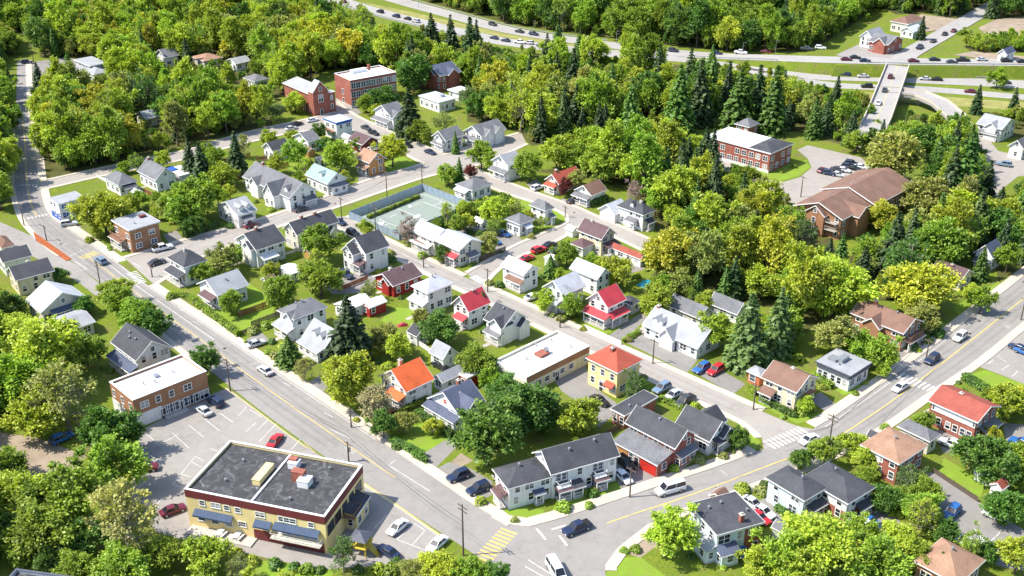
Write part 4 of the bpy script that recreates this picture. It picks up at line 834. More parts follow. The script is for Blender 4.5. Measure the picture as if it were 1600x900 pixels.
b = H('yellow house with red hip roof', 'two storeys high on the middle street', (965, 583), (914, 559), (1001, 560), 6.3, 'hip', 'x', 2.6, 'yellow', 'terracotta', st=2, cL=3, cR=2, cat='house'); porch(b, 'S', .2, .8, 2, 3, 'terracotta'); awning(b, 'L', .05, .35, 2.5, ROOF['terracotta']()); fin(b); chimney(b, .4, .5, 1.0); put_door(b, 'L', b.d * .52); dormer(b, 'R', .72, 1.2) if False else None
# brick complex on the right road
b = H('red-brick house with charcoal roof', 'on the right road above the red garage door', (1055, 700), (980, 657), (1091, 678), 5.2, 'gable', 'y', 2.2, 'brick', 'dark'); porch(b, 'R', .1, .9, 1.0, 2.6, 'grey', 'room', wall='brick'); fin(b); vent(b, .4, .5)
lw = block(b.root, b.x0 - 4.2, b.y0 + .5, 4.19, b.d * .92, 2.9, 'shed', 'L', .8, 'brick', 'grey', .35); garage(lw, 'L', .03, .38, 2.3, REDDOOR); put_door(lw, 'L', lw.d * .47); put_window(lw, 'L', lw.d * .6, 1.6, .9, 1.2); garage(lw, 'L', .68, .96, 2.2, WALL['tan']()); put_window(lw, 'R', 2, 1.6, 1.1, 1.3)
b = H('low brick annex with flat roof', 'behind the red-brick house', (976, 651), (951, 641), (1030, 622), 3.2, 'flat', 'x', 0, 'brick', 'dark', cat='house', ov=.3); windows(b, 'L', b.r, 1, 2); vent(b, .3, .4)
b = H('white charcoal-roofed corner house', 'with entrance porch at the street corner', (1109, 689), (1064, 655), (1156, 672), 3.8, 'gable', 'y', 2.6, rc='dark'); w_ = cross_gable(b, 'S', .6, 5, 1.5, 3.7); cross_gable(b, 'R', .75, 3.2, 1.0, 3.4); porch(b, 'R', .2, .5, 1.4, 2.5, 'dark'); fin(b); put_door(b, 'R', b.w * .35, .35)
# white apartments on the right road
b = H('long white apartment row', 'with charcoal roof and stacked balconies', (861, 741), (826, 707), (974, 716), 5.8, 'gable', 'x', 2.4, rc='dark', ang=25, cat='apartments', name='apartment_building', cR=6, st=2)
for a, e in ((.05, .24), (.62, .8)):
    band(b, 'R', .4, 5.3, WALL['umber' if False else 'darkgrey'](), .04, a, e, 'recess_shade'); balcony(b, 'R', a, e, 2.9, 1.5, M_TRIM); b.skip.append(('R', a * b.w, e * b.w, 99)); porch(b, 'R', a, e, 1.9, 2.45, 'umber', rise=.35)  # dark panel on the flat wall paints in the shade of a recess
    put_door(b, 'R', (a + e) / 2 * b.w, .36); put_window(b, 'R', (a * .75 + e * .25) * b.w, 4.3, .9, 1.4); put_window(b, 'R', (a * .3 + e * .7) * b.w, 4.3, .9, 1.4)
porch(b, 'R', .26, .42, 1.9, 2.4, 'dark', rise=.4); fin(b); vent(b, .35, .35); vent(b, .75, .4)
lw = block(b.root, b.x0 - 8.2, b.y0 + .35, 8.19, b.d - 1.0, 4.9, 'hip', 'x', 1.7, 'white', 'dark'); lw.args = b.args; lw.r = b.r; windows(lw, 'R', b.r, 2, 3); windows(lw, 'L', b.r, 2, 2); porch(lw, 'R', .58, .78, 1.1, 2.4, 'blue', rise=.3); put_door(lw, 'R', lw.w * .68); porch(lw, 'L', .1, .6, 1.6, 2.5, 'umber'); balcony(lw, 'L', .1, .6, 2.8, 1.4); vent(lw, .4, .5)
FOOT.append((b.root.location.x - 11 * math.cos(.44), b.root.location.y - 11 * math.sin(.44), .44, 6, 5))
# --- beyond the middle street
b = H('cream row house with white roof', 'behind the ball court fence', (678, 376), (649, 357), (705, 362), 4.8, 'gable', 'y', 1.8, 'ivory', 'white', cat='row house'); porch(b, 'L', .1, .9, 1.5, 2.5, 'white'); balcony(b, 'L', .3, .8, 3.0); fin(b)
b = H('cream corner row house', 'with white roof and red porch on the middle street', (717, 392), (687, 373), (752, 376), 4.8, 'gable', 'y', 1.8, 'ivory', 'light', cat='row house'); porch(b, 'L', .05, .5, 1.5, 2.5, 'red'); porch(b, 'R', .3, .7, 1.5, 2.4, 'grey'); fin(b)
b = H('white pale-roofed corner house', 'at the link street corner', (818, 430), (777, 416), (842, 418), 5.0, 'gable', 'y', 1.6, rc='light'); porch(b, 'L', 0, .7, 1.3, 2.5, 'brown'); fin(b)
b = H('white gabled house with balcony', 'next to the crimson-roofed farmhouse', (880, 461), (844, 448), (913, 444), 5.2, 'gable', 'x', 2.4, rc='light'); porch(b, 'L', .1, .9, 1.7, 2.6, 'light'); balcony(b, 'L', .1, .9, 3.2, 1.5, M_TRIM); fin(b)
b = H('white pale-blue-roofed house', 'behind the gabled house with balcony', (933, 436), (880, 422), (950, 423), 5.0, 'gable', 'y', 1.7, rc='skyblue'); fin(b)
b = H('crimson-roofed farmhouse', 'with crimson wraparound porch roof', (950, 480), (914, 466), (976, 465), 5.4, 'gable', 'x', 2.6, rc='red'); porch(b, 'L', -.12, 1, 1.9, 2.6, 'red'); porch(b, 'R', 0, 1, 1.7, 2.6, 'red'); fin(b); put_door(b, 'L', 3, .35)
b = H('dark-roofed carport', 'beside the crimson-roofed farmhouse', (987, 478), (972, 467), (1003, 470), 2.6, 'hip', 'x', .8, 'grey', 'dark', cat='garage', name='garage', ov=.3); fin(b)
b = H('long white bungalow', 'with silver roof and dark shutters on the middle street', (1090, 544), (1001, 507), (1132, 523), 3.2, 'gable', 'y', 2.8, rc='lgrey', cL=6); cross_gable(b, 'L', .52, 3.6, 1.2, 3.1, 2.0); dormer(b, 'L', .84, 1.4); dormer(b, 'L', .74, 1.2); fin(b); put_door(b, 'L', b.d * .4); chimney(b, .5, .97, 1.3)
b = H('grey-roofed back wing', 'behind the long white bungalow', (1094, 497), (1040, 476), (1120, 488), 3.0, 'gable', 'y', 1.8, rc='grey', wall='ivory'); fin(b)
b = H('white grey-roofed cottage', 'beyond the bungalow under the trees', (1152, 490), (1110, 470), (1174, 482), 3.0, 'gable', 'y', 1.8, rc='grey'); fin(b)
b = H('cream brown-roofed villa', 'with brown porch roof at the upper street corner', (940, 373), (896, 360), (960, 362), 5.2, 'gable', 'y', 2.2, 'cream', 'umber'); porch(b, 'R', .1, 1, 2.2, 2.6, 'umber'); lw = block(b.root, b.x0 - 4, b.y0 + b.d * .35, 3.99, b.d * .5, 2.8, 'hip', 'y', 1.3, 'white', 'umber'); windows(lw, 'L', b.r, 1, 2) if setattr(lw, 'r', b.r) is None else 0; fin(b); chimney(b, .5, .7, 1.0, False)
b = H('white slate-roofed villa', 'with pale side wing by the woods', (1005, 336), (963, 321), (1021, 327), 5.2, 'hip', 'y', 2.2, rc='dark'); dormer(b, 'L', .5, 1.2); porch(b, 'L', .2, .55, 1.7, 2.5, 'grey'); porch(b, 'R', .2, .8, 1.5, 2.5, 'dark'); fin(b); lw = block(b.root, b.x0 - 1.5, b.y0 + b.d + .01, b.w + 1, 5.5, 3.2, 'gable', 'x', 2.0, 'white', 'light'); chimney(b, .5, .3, 1, False)
b = H('white blue-grey-roofed house', 'on the corner lawn by the link street', (852, 329), (816, 323), (868, 324), 4.8, 'hip', 'x', 1.8, rc='grey'); fin(b); porch(b, 'R', .5, .9, 1.4, 2.4, 'grey')
b = H('white low annex house', 'in front of the corner lawn house', (812, 351), (786, 342), (836, 342), 3.8, 'hip', 'x', 1.5, rc='grey'); porch(b, 'R', .3, .7, 1.4, 2.3, 'light'); fin(b)
b = H('cream house with salmon roof', 'at the edge of the woods', (873, 287), (854, 278), (908, 273), 3.8, 'gable', 'x', 2.0, 'ivory', 'orange' if False else 'terracotta'); porch(b, 'L', .1, .9, 1.6, 2.4, 'terracotta'); fin(b); chimney(b, .2, .6)
b = H('white tan-roofed cottage', 'with columned porch on the upper street', (924, 305), (896, 296), (950, 296), 3.8, 'gable', 'x', 2.0, rc='brown'); porch(b, 'L', 0, 1, 1.8, 2.5, 'grey'); fin(b)
b = H('white hip-roofed bungalow', 'at the corner above the ball court', (738, 298), (704, 290), (767, 286), 3.4, 'hip', 'x', 2.0, rc='grey'); porch(b, 'L', .2, .9, 1.7, 2.4, 'light', 'room'); fin(b)
b = H('white two-storey grey-roofed house', 'on the far corner of the upper street', (794, 259), (768, 249), (813, 249), 5.4, 'gable', 'x', 2.2, rc='lgrey'); porch(b, 'L', 0, 1, 1.7, 2.7, 'grey'); fin(b)
b = H('white gabled house with dark spruce', 'in its front yard on the upper street', (696, 219), (672, 212), (719, 208), 4.4, 'gable', 'x', 2.2, rc='grey'); cross_gable(b, 'L', .4, 3, .8); porch(b, 'L', 0, .9, 1.5, 2.4, 'grey'); fin(b)
b = H('white house with twin dormers', 'behind the upper street', (752, 213), (732, 201), (791, 201), 4.4, 'gable', 'x', 2.4, rc='grey'); cross_gable(b, 'R', .3, 3.4, .5); cross_gable(b, 'R', .72, 3.2, .5); fin(b); porch(b, 'L', .1, .9, 1.5, 2.3, 'grey')
b = H('white victorian house', 'with slate roof opposite the brick school', (610, 181), (581, 172), (628, 172), 5.2, 'gable', 'x', 2.6, rc='grey'); cross_gable(b, 'R', .35, 4, 1.2, 4.6); porch(b, 'L', 0, 1, 1.6, 2.5, 'grey'); fin(b)
b = H('white block with blue fascia', 'and pale flat roof near the church', (525, 193), (503, 186), (550, 186), 6.0, 'flat', 'x', 0, 'white', 'skyblue', ov=.2, fascia='blue', st=2); band(b, 'R', 5.2, 5.95, WALL['blue']()); balcony(b, 'L', .1, .9, 3.0, 1.4); fin(b)
b = H('white cottage with brown gable roof', 'in the block west of the ball court', (426, 236), (407, 229), (449, 226), 3.6, 'gable', 'x', 1.9, rc='dark'); fin(b)
b = H('white cottage with grey gable roof', 'on the top street', (481, 222), (457, 212), (494, 214), 3.6, 'gable', 'x', 1.9, rc='grey'); fin(b)
b = H('low dark-roofed cottage', 'behind the tan clapboard house', (566, 226), (540, 218), (590, 217), 3.2, 'gable', 'y', 1.7, rc='umber', wall='maroon'); fin(b)
b = H('tan clapboard house', 'with tan roof facing the cross street', (577, 254), (555, 246), (606, 247), 4.8, 'gable', 'y', 2.2, 'tan', 'tan'); porch(b, 'L', .1, .9, 1.2, 2.3, 'tan'); fin(b)
b = H('white house with sage roof', 'and dark front gable on the cross street', (511, 287), (479, 271), (542, 277), 4.0, 'gable', 'y', 2.4, rc='green'); porch(b, 'R', .1, .95, 1.4, 2.4, 'grey', 'room'); fin(b); dormer(b, 'L', .4, 1.3)
b = H('large white church hall', 'with several grey gables on the cross street', (452, 309), (371, 277), (491, 293), 4.6, 'gable', 'y', 3.2, rc='grey', cat='hall', name='church_hall'); w_ = cross_gable(b, 'L', .3, 5.0, 2.4, 4.4, 3.0); windows(w_, 'L', b.r, 1, 2); cross_gable(b, 'L', .72, 4.0, 1.2, 4.4); dormer(b, 'L', .12, 1.5); porch(b, 'R', .5, .9, 1.5, 2.5, 'grey'); fin(b); chimney(b, .5, .85)
b = H('white dormered cottage', 'beside the large white church hall', (371, 337), (345, 317), (401, 327), 4.0, 'gable', 'x', 2.4, rc='lgrey'); dormer(b, 'R', .3, 1.3); dormer(b, 'R', .7, 1.3); porch(b, 'R', .2, .7, 1.4, 2.3, 'grey', 'room'); fin(b)
b = H('brown brick apartment block', 'with grey flat roof at the main road corner', (201, 361), (169, 346), (251, 347), 6.6, 'flat', 'x', 0, 'brownbrick', 'lgrey', cat='apartments', name='apartment_building', ov=.35, st=2, cL=3, cR=2, shape=(1.5, 1.3)); balcony(b, 'L', .35, .98, 3.2, 1.6); porch(b, 'L', .3, .98, 1.8, 2.6, 'brown'); fin(b); vent(b, .35, .3); unit(b, .8, .6, 1.6, 1.0, .5, WALL['maroon']()); vent(b, .75, .75)
b = H('white building with blue panels', 'and flat roof beside the main road bend', (91, 320), (78, 310), (128, 306), 5.2, 'flat', 'x', 0, 'white', 'lgrey', cat='shop', name='shop_building', ov=.15); band(b, 'L', .1, 1.8, WALL['blue'](), .05); [band(b, 'R', z, z + 1.0, WALL['blue'](), .05, a, a + .2) for z in (1.2, 3.7) for a in (.1, .5)]; windows(b, 'L', b.r, 2, 3, 0); windows(b, 'R', b.r, 2, 3)
b = H('white cottage with grey hip roof', 'under the maples by the top street', (185, 290), (164, 276), (213, 281), 3.6, 'hip', 'x', 2.2, rc='grey'); porch(b, 'R', .2, .9, 1.5, 2.3, 'dark'); fin(b)
b = H('white steep grey-gabled house', 'beside the top street', (243, 281), (214, 266), (267, 267), 4.2, 'gable', 'y', 2.8, rc='grey'); fin(b); chimney(b, .5, .9)
b = H('white flat-roofed garage', 'with a blue cover behind the grey-gabled house', (280, 276), (262, 264), (300, 268), 2.8, 'flat', 'x', 0, 'white', 'white', cat='garage', name='garage', ov=.2); link('tarpaulin', MB().box(b.x0 + .2, b.y0 + b.d * .6, b.h + .2, b.x0 + b.w * .5, b.y0 + b.d, b.h + .5).mesh('tarpaulin', WALL['blue']()), b.root)
# --- left of the main road
b = H('cream house with black gable roof', 'left of the main road by the orange planting bed', (24, 438), (9, 421), (82, 419), 4.6, 'gable', 'x', 1.9, 'cream', 'dark', ang=38); fin(b); chimney(b, .5, .6, 1, False)
b = H('white house with black roof', 'behind the cream black-roofed house', (4, 410), (-16, 398), (50, 398), 4.2, 'gable', 'x', 1.6, 'white', 'dark', ang=38); fin(b)
b = H('small brown-roofed white hut', 'above the side road', (2, 388), (-22, 376), (20, 379), 3.0, 'hip', 'x', 1.2, 'white', 'brown', ang=38, cat='shed', name='garden_shed'); fin(b)
b = H('wide cream barn house', 'with pale roof and blue glazed front', (64, 488), (34, 470), (128, 458), 3.6, 'gable', 'y', 3.0, 'ivory', 'light', cat='house'); porch(b, 'R', .2, .8, 1.2, 2.4, 'blue', 'room', wall='blue'); fin(b)
b = H('low pale-roofed workshop', 'beside the wide cream barn house', (108, 517), (79, 498), (148, 502), 3.0, 'gable', 'x', 1.0, 'ivory', 'lgrey', cat='garage', name='garage'); fin(b)
b = H('white house with slate gable roof', 'behind the white-roofed brick shop', (212, 563), (170, 534), (268, 541), 5.2, 'gable', 'y', 2.9, rc='dark', cL=5); porch(b, 'L', 0, .95, 2.0, 2.6, 'blue'); fin(b); vent(b, .3, .4); vent(b, .25, .6); vent(b, .35, .7)
b = H('brown brick shop with white roof', 'and street-level shopfront at the parking lot', (207, 626), (168, 598), (318, 577), 6.4, 'parapet', 'x', 0, 'brownbrick', 'white', cat='shop', name='shop_building')
band(b, 'R', .0, 2.9, WALL['white'](), .05, 0, .34); band(b, 'L', .0, 2.9, WALL['white'](), .05, .5, 1); [put_window(b, 'R', b.w * u, 4.6, ww, 1.3) for u, ww in ((.14, 1.6), (.32, .9), (.5, .9), (.72, 1.6))]; [put_window(b, 'R', b.w * u, 1.5, 2.2, 1.8) for u in (.42, .52, .7, .8, .92)]; put_door(b, 'R', b.w * .61); put_door(b, 'R', b.w * .36)
band(b, 'R', 0, .25, M_CONC, 1.4, .36, .66, 'step'); windows(b, 'L', b.r, 2, 3); vent(b, .3, .5); vent(b, .42, .4); unit(b, .5, .6, .9, .9, .5, M_METAL); vent(b, .7, .5)
# the big yellow building
b = H('large yellow commercial building', 'with black tar roof and maroon parapet in the parking lot', (507, 808), (274, 779), (567, 727), 7.6, 'parapet', 'x', 0, 'yellow', 'tar', ang=73, cat='commercial building', name='commercial_building')
for f in 'LR': band(b, f, 6.1, 7.59, WALL['maroon'](), .06)
for f in 'QS': band(b, f, 6.1, 7.59, WALL['maroon'](), .06)
awning(b, 'L', .66, .94, 3.3, BLUEAWN, 1.1); awning(b, 'L', .04, .36, 3.9, BLUEAWN, 1.15); awning(b, 'L', .38, .5, 3.6, BLUEAWN, 1.1); balcony(b, 'L', .02, .37, 2.3, 1.6, WALL['ivory']()); band(b, 'L', .0, 2.1, WALL['maroon'](), .04, .02, .52)
for u in (.08, .14, .2, .26, .32): put_window(b, 'L', b.d * u, 3.3, 1.0, 1.5)
for u in (.7, .8, .9): put_window(b, 'L', b.d * u, 2.3, 1.3, 1.4)
for u, ww in ((.6, 1.3), (.62, .9), (.1, .9), (.25, 2.2), (.31, .9), (.46, 1.6), (.7, .9), (.78, 1.6), (.88, .9)): put_window(b, 'L', b.d * u, 5.4 if u != .6 else 2.6, ww, .9)
for u, ww in ((.12, 2.2), (.3, 2.2), (.48, 1.6), (.66, 1.6), (.85, 2.2)): put_window(b, 'R', b.w * u, 4.3, ww, 1.8, 1)
porch(b, 'R', .45, .8, 2.2, 3.4, 'dark', 'room', wall='yellow'); balcony(b, 'R', .4, .62, 3.0, 2.2); garage(b, 'R', .85, .97, 2.3, YSTUC)
o = unit(b, .5, .585, 5.2, 1.4, 1.1, YSTUC); unit(b, .78, .44, 1.7, 1.7, 1.2, M_TRIM, 'air_handler'); unit(b, .8, .45, .9, 1.4, 1.6, M_BRICKTRIM, 'air_duct'); unit(b, .5, .28, 2.0, 2.0, 1.3, M_TRIM, 'air_handler'); q = unit(b, .56, .34, 1.3, 2.2, 2.0, M_BRICKTRIM, 'air_duct')
link('roof_seam', MB().box(b.x0 + .4, b.y0 + b.d * .52, b.h - .46, b.x0 + b.w - .4, b.y0 + b.d * .52 + .35, b.h - .2).mesh('roof_seam', M_TRIM), b.root); [vent(b, x, y) for x, y in ((.2, .3), (.3, .8), (.7, .8), (.85, .2), (.25, .55))]
band(b, 'L', 0, .25, M_CONC, 2.4, .5, .98, 'terrace')
b = H('black flat-roofed building', 'cut off by the bottom edge of the picture', (-60, 985), (-45, 879), (150, 1012), 6.0, 'parapet', 'x', 0, 'grey', 'tar', ang=-11, fascia='darkgrey', cat='commercial building', name='commercial_building')
# --- right of the right road
b = H('pale blue house with brick rear', 'flat black roof and brick chimney', (1120, 838), (1074, 789), (1198, 820), 5.6, 'flat', 'x', 0, 'pale', 'dark', ang=22, ov=.3); band(b, 'R', .0, 5.5, WALL['brick'](), .05, .62, 1.0, 'brick_wall'); porch(b, 'L', .0, .9, 1.8, 2.7, 'lgrey', 'room', wall='pale'); porch(b, 'R', 0, .38, 1.9, 2.6, 'blue', 'room', wall='pale'); put_window(b, 'R', b.w * .16, 4.3, 2.2, 1.6); put_window(b, 'R', b.w * .5, 4.3, .9, 1.5); put_window(b, 'R', b.w * .8, 4.4, 1.6, 1.1); put_door(b, 'R', b.w * .88); [put_window(b, 'L', b.d * u, 4.4, .9, 1.3) for u in (.2, .5, .8)]; b.rh = .2; chimney(b, .62, .16, 2.2); vent(b, .25, .75); vent(b, .55, .8); vent(b, .9, .4)
b = H('grey hip-roofed duplex half', 'with plain pale side wall by the driveway', (1257, 783), (1203, 742), (1297, 765), 5.0, 'hip', 'y', 1.6, 'grey' if False else 'pale', 'dark', ang=38, cL=2); fin(b); vent(b, .5, .35); porch(b, 'R', .2, .9, 1.3, 2.5, 'dark')
b = H('charcoal-roofed brick duplex half', 'above the blue parked cars', (1325, 788), (1264, 739), (1372, 764), 4.8, 'hip', 'y', 1.6, 'white', 'dark', ang=38); band(b, 'L', 0, 2.6, WALL['brick']()); band(b, 'R', 0, 2.4, WALL['brick']()); fin(b); unit(b, .5, .5, 1.2, .7, .9, M_METAL); vent(b, .7, .7); porch(b, 'R', .4, .9, 1.3, 2.4, 'dark')
b = H('brick house with tan hip roof', 'between the red roof and the duplex', (1405, 726), (1347, 693), (1450, 696), 5.0, 'hip', 'y', 1.5, 'brick', 'tan', ang=40); band(b, 'L', 2.8, 4.9, WALL['white'](), .04, .5, 1); fin(b); vent(b, .5, .5)
b = H('grey-roofed low garage', 'behind the tan hip roof', (1453, 690), (1404, 664), (1474, 680), 3.4, 'hip', 'y', 1.2, 'ivory', 'grey', ang=40, cat='garage', name='garage'); fin(b)
b = H('long house with brick-red roof', 'and white upper windows on the right road', (1528, 660), (1455, 622), (1561, 633), 5.4, 'gable', 'y', 1.6, 'brick', 'brick', ang=41, cL=6); band(b, 'L', 3.6, 5.0, WALL['white'](), .05, .06, .9); fin(b); chimney(b, .5, .6, 1.0); porch(b, 'R', .2, .9, 1.6, 2.5, 'grey')
b = H('grey flat mansard house', 'with dark eave band beside the zebra crossing', (1329, 589), (1273, 566), (1361, 567), 3.9, 'flat', 'x', 0, 'white', 'lgrey', ang=43, ov=.4, fascia='darkgrey'); band(b, 'L', 3.0, 3.85, WALL['darkgrey'](), .35); band(b, 'R', 3.0, 3.85, WALL['darkgrey'](), .35); windows(b, 'L', b.r, 1, 5); windows(b, 'R', b.r, 1, 3); unit(b, .55, .55, 2.6, 1.2, .9, M_METAL); unit(b, .4, .75, 1.8, 1.8, .5, M_METAL); vent(b, .25, .5)
b = H('cream house with brown gable roof', 'and clipped hedge on the street corner', (1245, 613), (1193, 586), (1281, 590), 5.0, 'gable', 'y', 2.1, 'cream', 'brown', ang=44); porch(b, 'L', .6, .95, 1.8, 2.3, 'brown'); balcony(b, 'R', .3, .8, 2.9, 1.1); fin(b); chimney(b, .5, .45, 1, False); put_door(b, 'R', b.w * .5)
b = H('small orange brick shop', 'with grey roof attached to the cream corner house', (1188, 589), (1165, 580), (1199, 579), 2.7, 'hip', 'x', .9, 'orange', 'lgrey', cat='shop', name='shop_building', ov=.3); put_window(b, 'L', b.d * .6, 1.5, 1.3, 1.4)
b = H('brick house with long brown roof', 'and brick chimney on the right road', (1412, 521), (1330, 487), (1442, 501), 5.0, 'gable', 'y', 2.0, 'brownbrick', 'brown', ang=42); balcony(b, 'R', .1, .9, 2.8, 1.5); porch(b, 'R', .1, .9, 1.6, 2.4, 'brown'); cross_gable(b, 'L', .55, 4, 1.5, 4.6); chimney(b, .5, .75, 1.6); fin(b); vent(b, .45, .3)
b = H('cream cottage with brown roof', 'under the trees by the upper right road', (1502, 438), (1471, 411), (1522, 425), 3.2, 'gable', 'y', 1.7, 'cream', 'umber', ang=43); fin(b); chimney(b, .4, .5, 1)
b = H('white house with navy roof', 'among dark trees by the upper right road', (1552, 402), (1524, 391), (1568, 391), 4.4, 'gable', 'x', 2.4, rc='blue', ang=43); porch(b, 'L', .1, .9, 1.3, 2.3, 'blue'); fin(b)
b = H('long brown-roofed residence', 'three storeys of brown brick among the trees', (1316, 342), (1245, 318), (1437, 293), 6.6, 'gable', 'x', 2.6, 'brownbrick', 'brown', ang=45, cat='residence', name='residence', ov=.8, st=3, cL=5, cR=11); w_ = cross_gable(b, 'L', .52, 5.6, 1.6, 6.4, 2.2); windows(w_, 'L', b.r, 2, 1); [balcony(b, 'L', a, e, z, 1.3, M_CONC) for a, e in ((.05, .3), (.74, .95)) for z in (2.6, 4.7)]; nb_ = block(b.root, b.x0 + b.w * .42, b.y0 - 1.6, b.w * .585, b.d + 2.4, 6.95, 'gable', 'x', 2.75, 'brownbrick', 'brown', .8); windows(nb_, 'R', b.r, 2, 7); balcony(nb_, 'R', .3, .5, 3.0, 1.4, M_CONC); balcony(nb_, 'R', .6, .8, 3.0, 1.4, M_CONC); cross_gable(b, 'R', .22, 6, 2.4, 6.2, 2.0); fin(b)
for x, y in ((.35, .6), (.45, .62), (.52, .6), (.6, .66), (.66, .62), (.75, .66), (.8, .62), (.4, .4), (.2, .6)): vent(b, x, y)
b = H('brick office with white roof', 'and long rows of white windows by the curved drive', (1204, 241), (1121, 206), (1243, 226), 6.4, 'flat', 'x', 0, 'brick', 'white', ang=46, cat='office', name='office_building', ov=.3, st=2, cL=9, cR=4, shape=(1.5, 1.5)); band(b, 'L', 0, .9, WALL['white'](), .05); fin(b)
lw = block(b.root, b.x0 - .01 + b.w * .02, b.y0 + .1, b.w * .96, b.d * .3, 6.62, 'hip', 'x', 1.6, 'brick', 'dark', .5)
b = H('grey-roofed brick cottage', 'behind the brick office', (1171, 199), (1152, 191), (1186, 192), 4.6, 'hip', 'x', 2.0, 'brick', 'grey', ang=46); fin(b)
b = H('white gabled villa', 'with grey roof below the highway ramp', (1566, 202), (1542, 185), (1591, 191), 4.8, 'gable', 'y', 2.2, rc='lgrey', ang=44); cross_gable(b, 'L', .4, 3.6, 1); porch(b, 'L', .1, .9, 1.2, 2.4, 'grey'); fin(b)
b = H('white house at the right edge', 'below the gabled villa', (1600, 232), (1583, 222), (1625, 222), 4.2, 'gable', 'x', 2.0, rc='grey'); fin(b)
# --- far buildings
b = H('three-storey red brick school', 'with white flat roof and rows of white windows', (547, 126), (509, 117), (617, 112), 10.4, 'parapet', 'x', 0, 'brick', 'white', ang=36, cat='school', name='school_building', st=3, cR=9, cL=3, shape=(1.6, 2.0)); windows(b, 'R', b.r, 3, 9, 0, 3.3, (1.7, 2.0), 1); windows(b, 'L', b.r, 3, 1, 0, 3.3, (1.2, 1.8)); band(b, 'R', 0, 1.0, M_CONC, .06); band(b, 'L', 0, 1.0, M_CONC, .06); unit(b, .45, .8, 6, 1.6, 1.2, M_TRIM); vent(b, .3, .5); vent(b, .6, .4); vent(b, .8, .5); unit(b, .7, .85, .8, .8, 2.0, M_BRICKTRIM, 'chimney_stack')
b = H('brick church with pale roof', 'and pointed brick front beside the school', (487, 149), (418, 134), (512, 140), 7.4, 'hip', 'y', 2.6, 'brick', 'lgrey', ang=40, cat='church', name='church', st=1, cL=5, shape=(1.2, 2.2)); fin(b); t0 = block(b.root, b.x0 - .6, b.y0 - 1.6, 6.2, 3.4, 8.6, 'gable', 'y', 3.6, 'brick', 'lgrey', .1); put_window(t0, 'R', 3.1, 6.0, 1.8, 2.6); put_window(t0, 'R', 3.1, 9.4, 1.0, 1.4); put_door(t0, 'R', 3.1); t1 = block(b.root, b.x0 + 5.7, b.y0 - 1.2, 3.0, 3.0, 7.2, 'parapet', 'x', 0, 'brick', 'lgrey'); put_window(t1, 'R', 1.5, 5.4, .9, 1.5); put_window(t1, 'R', 1.5, 2.2, .9, 1.5)
b = H('red brick house with two gables', 'and dark roof behind the school', (688, 119), (665, 108), (710, 108), 6.2, 'gable', 'x', 2.8, 'brick', 'blue', ang=42); cross_gable(b, 'L', .45, 4, .8); cross_gable(b, 'R', .6, 4.2, .8); fin(b)
b = H('low building with pale blue roof', 'behind the victorian house', (686, 161), (653, 150), (706, 152), 3.8, 'flat', 'x', 0, 'white', 'skyblue', ang=42, cat='shop', name='shop_building', ov=.3); fin(b); unit(b, .7, .4, 1.6, 1, .7, M_METAL)
b = H('white low shed roof', 'between trees behind the pale blue roof', (717, 146), (700, 140), (732, 139), 3.2, 'flat', 'x', 0, 'white', 'white', cat='shed', name='garden_shed'); fin(b)
b = H('grey two-storey far house', 'with white roof edge at the upper left', (140, 104), (119, 93), (154, 93), 5.0, 'flat', 'x', 0, 'grey', 'lgrey', cat='house'); fin(b)
b = H('pale-roofed far hall', 'below the grey far house at the upper left', (146, 117), (117, 111), (168, 111), 3.2, 'hip', 'x', 1.6, 'white', 'lgrey', cat='hall', name='hall'); fin(b)
b = H('grey-gabled far cottage', 'deep in the upper left woods', (258, 90), (245, 83), (272, 83), 4.2, 'gable', 'x', 2.4, 'white', 'grey'); fin(b)
b = H('pink-roofed far cottage', 'in the upper left woods beside pale trees', (318, 96), (292, 90), (346, 89), 3.2, 'hip', 'x', 1.6, 'ivory', 'tan'); fin(b)
b = H('white-roofed far cottage', 'glimpsed through the upper left woods', (368, 100), (350, 95), (390, 94), 3.2, 'gable', 'x', 1.4, 'white', 'lgrey'); fin(b)
b = H('brick roadside restaurant', 'with grey gables beyond the raised road', (1388, 70), (1362, 62), (1404, 60), 4.2, 'gable', 'y', 2.4, 'brick', 'grey', z0=HZ, cat='restaurant', name='restaurant'); cross_gable(b, 'L', .4, 5, 1); fin(b)
b = H('grey-gabled roadside house', 'next to the brick restaurant', (1364, 60), (1348, 54), (1376, 52), 4.4, 'gable', 'x', 2.6, 'white', 'lgrey', z0=HZ); fin(b)
b = H('brown-roofed hilltop house', 'above the roadside restaurant', (1419, 38), (1397, 31), (1438, 28), 4.2, 'hip', 'x', 2.2, 'ivory', 'brown', z0=HZ); fin(b)
b = H('white far bungalow', 'beside the hilltop conifer', (1428, 50), (1412, 44), (1440, 44), 3.0, 'gable', 'x', 1.4, 'white', 'light', z0=HZ); fin(b)
b = H('white far house', 'on the green slope at the right edge', (1574, 85), (1560, 81), (1590, 80), 3.2, 'gable', 'x', 1.6, 'white', 'blue', z0=HZ); fin(b)
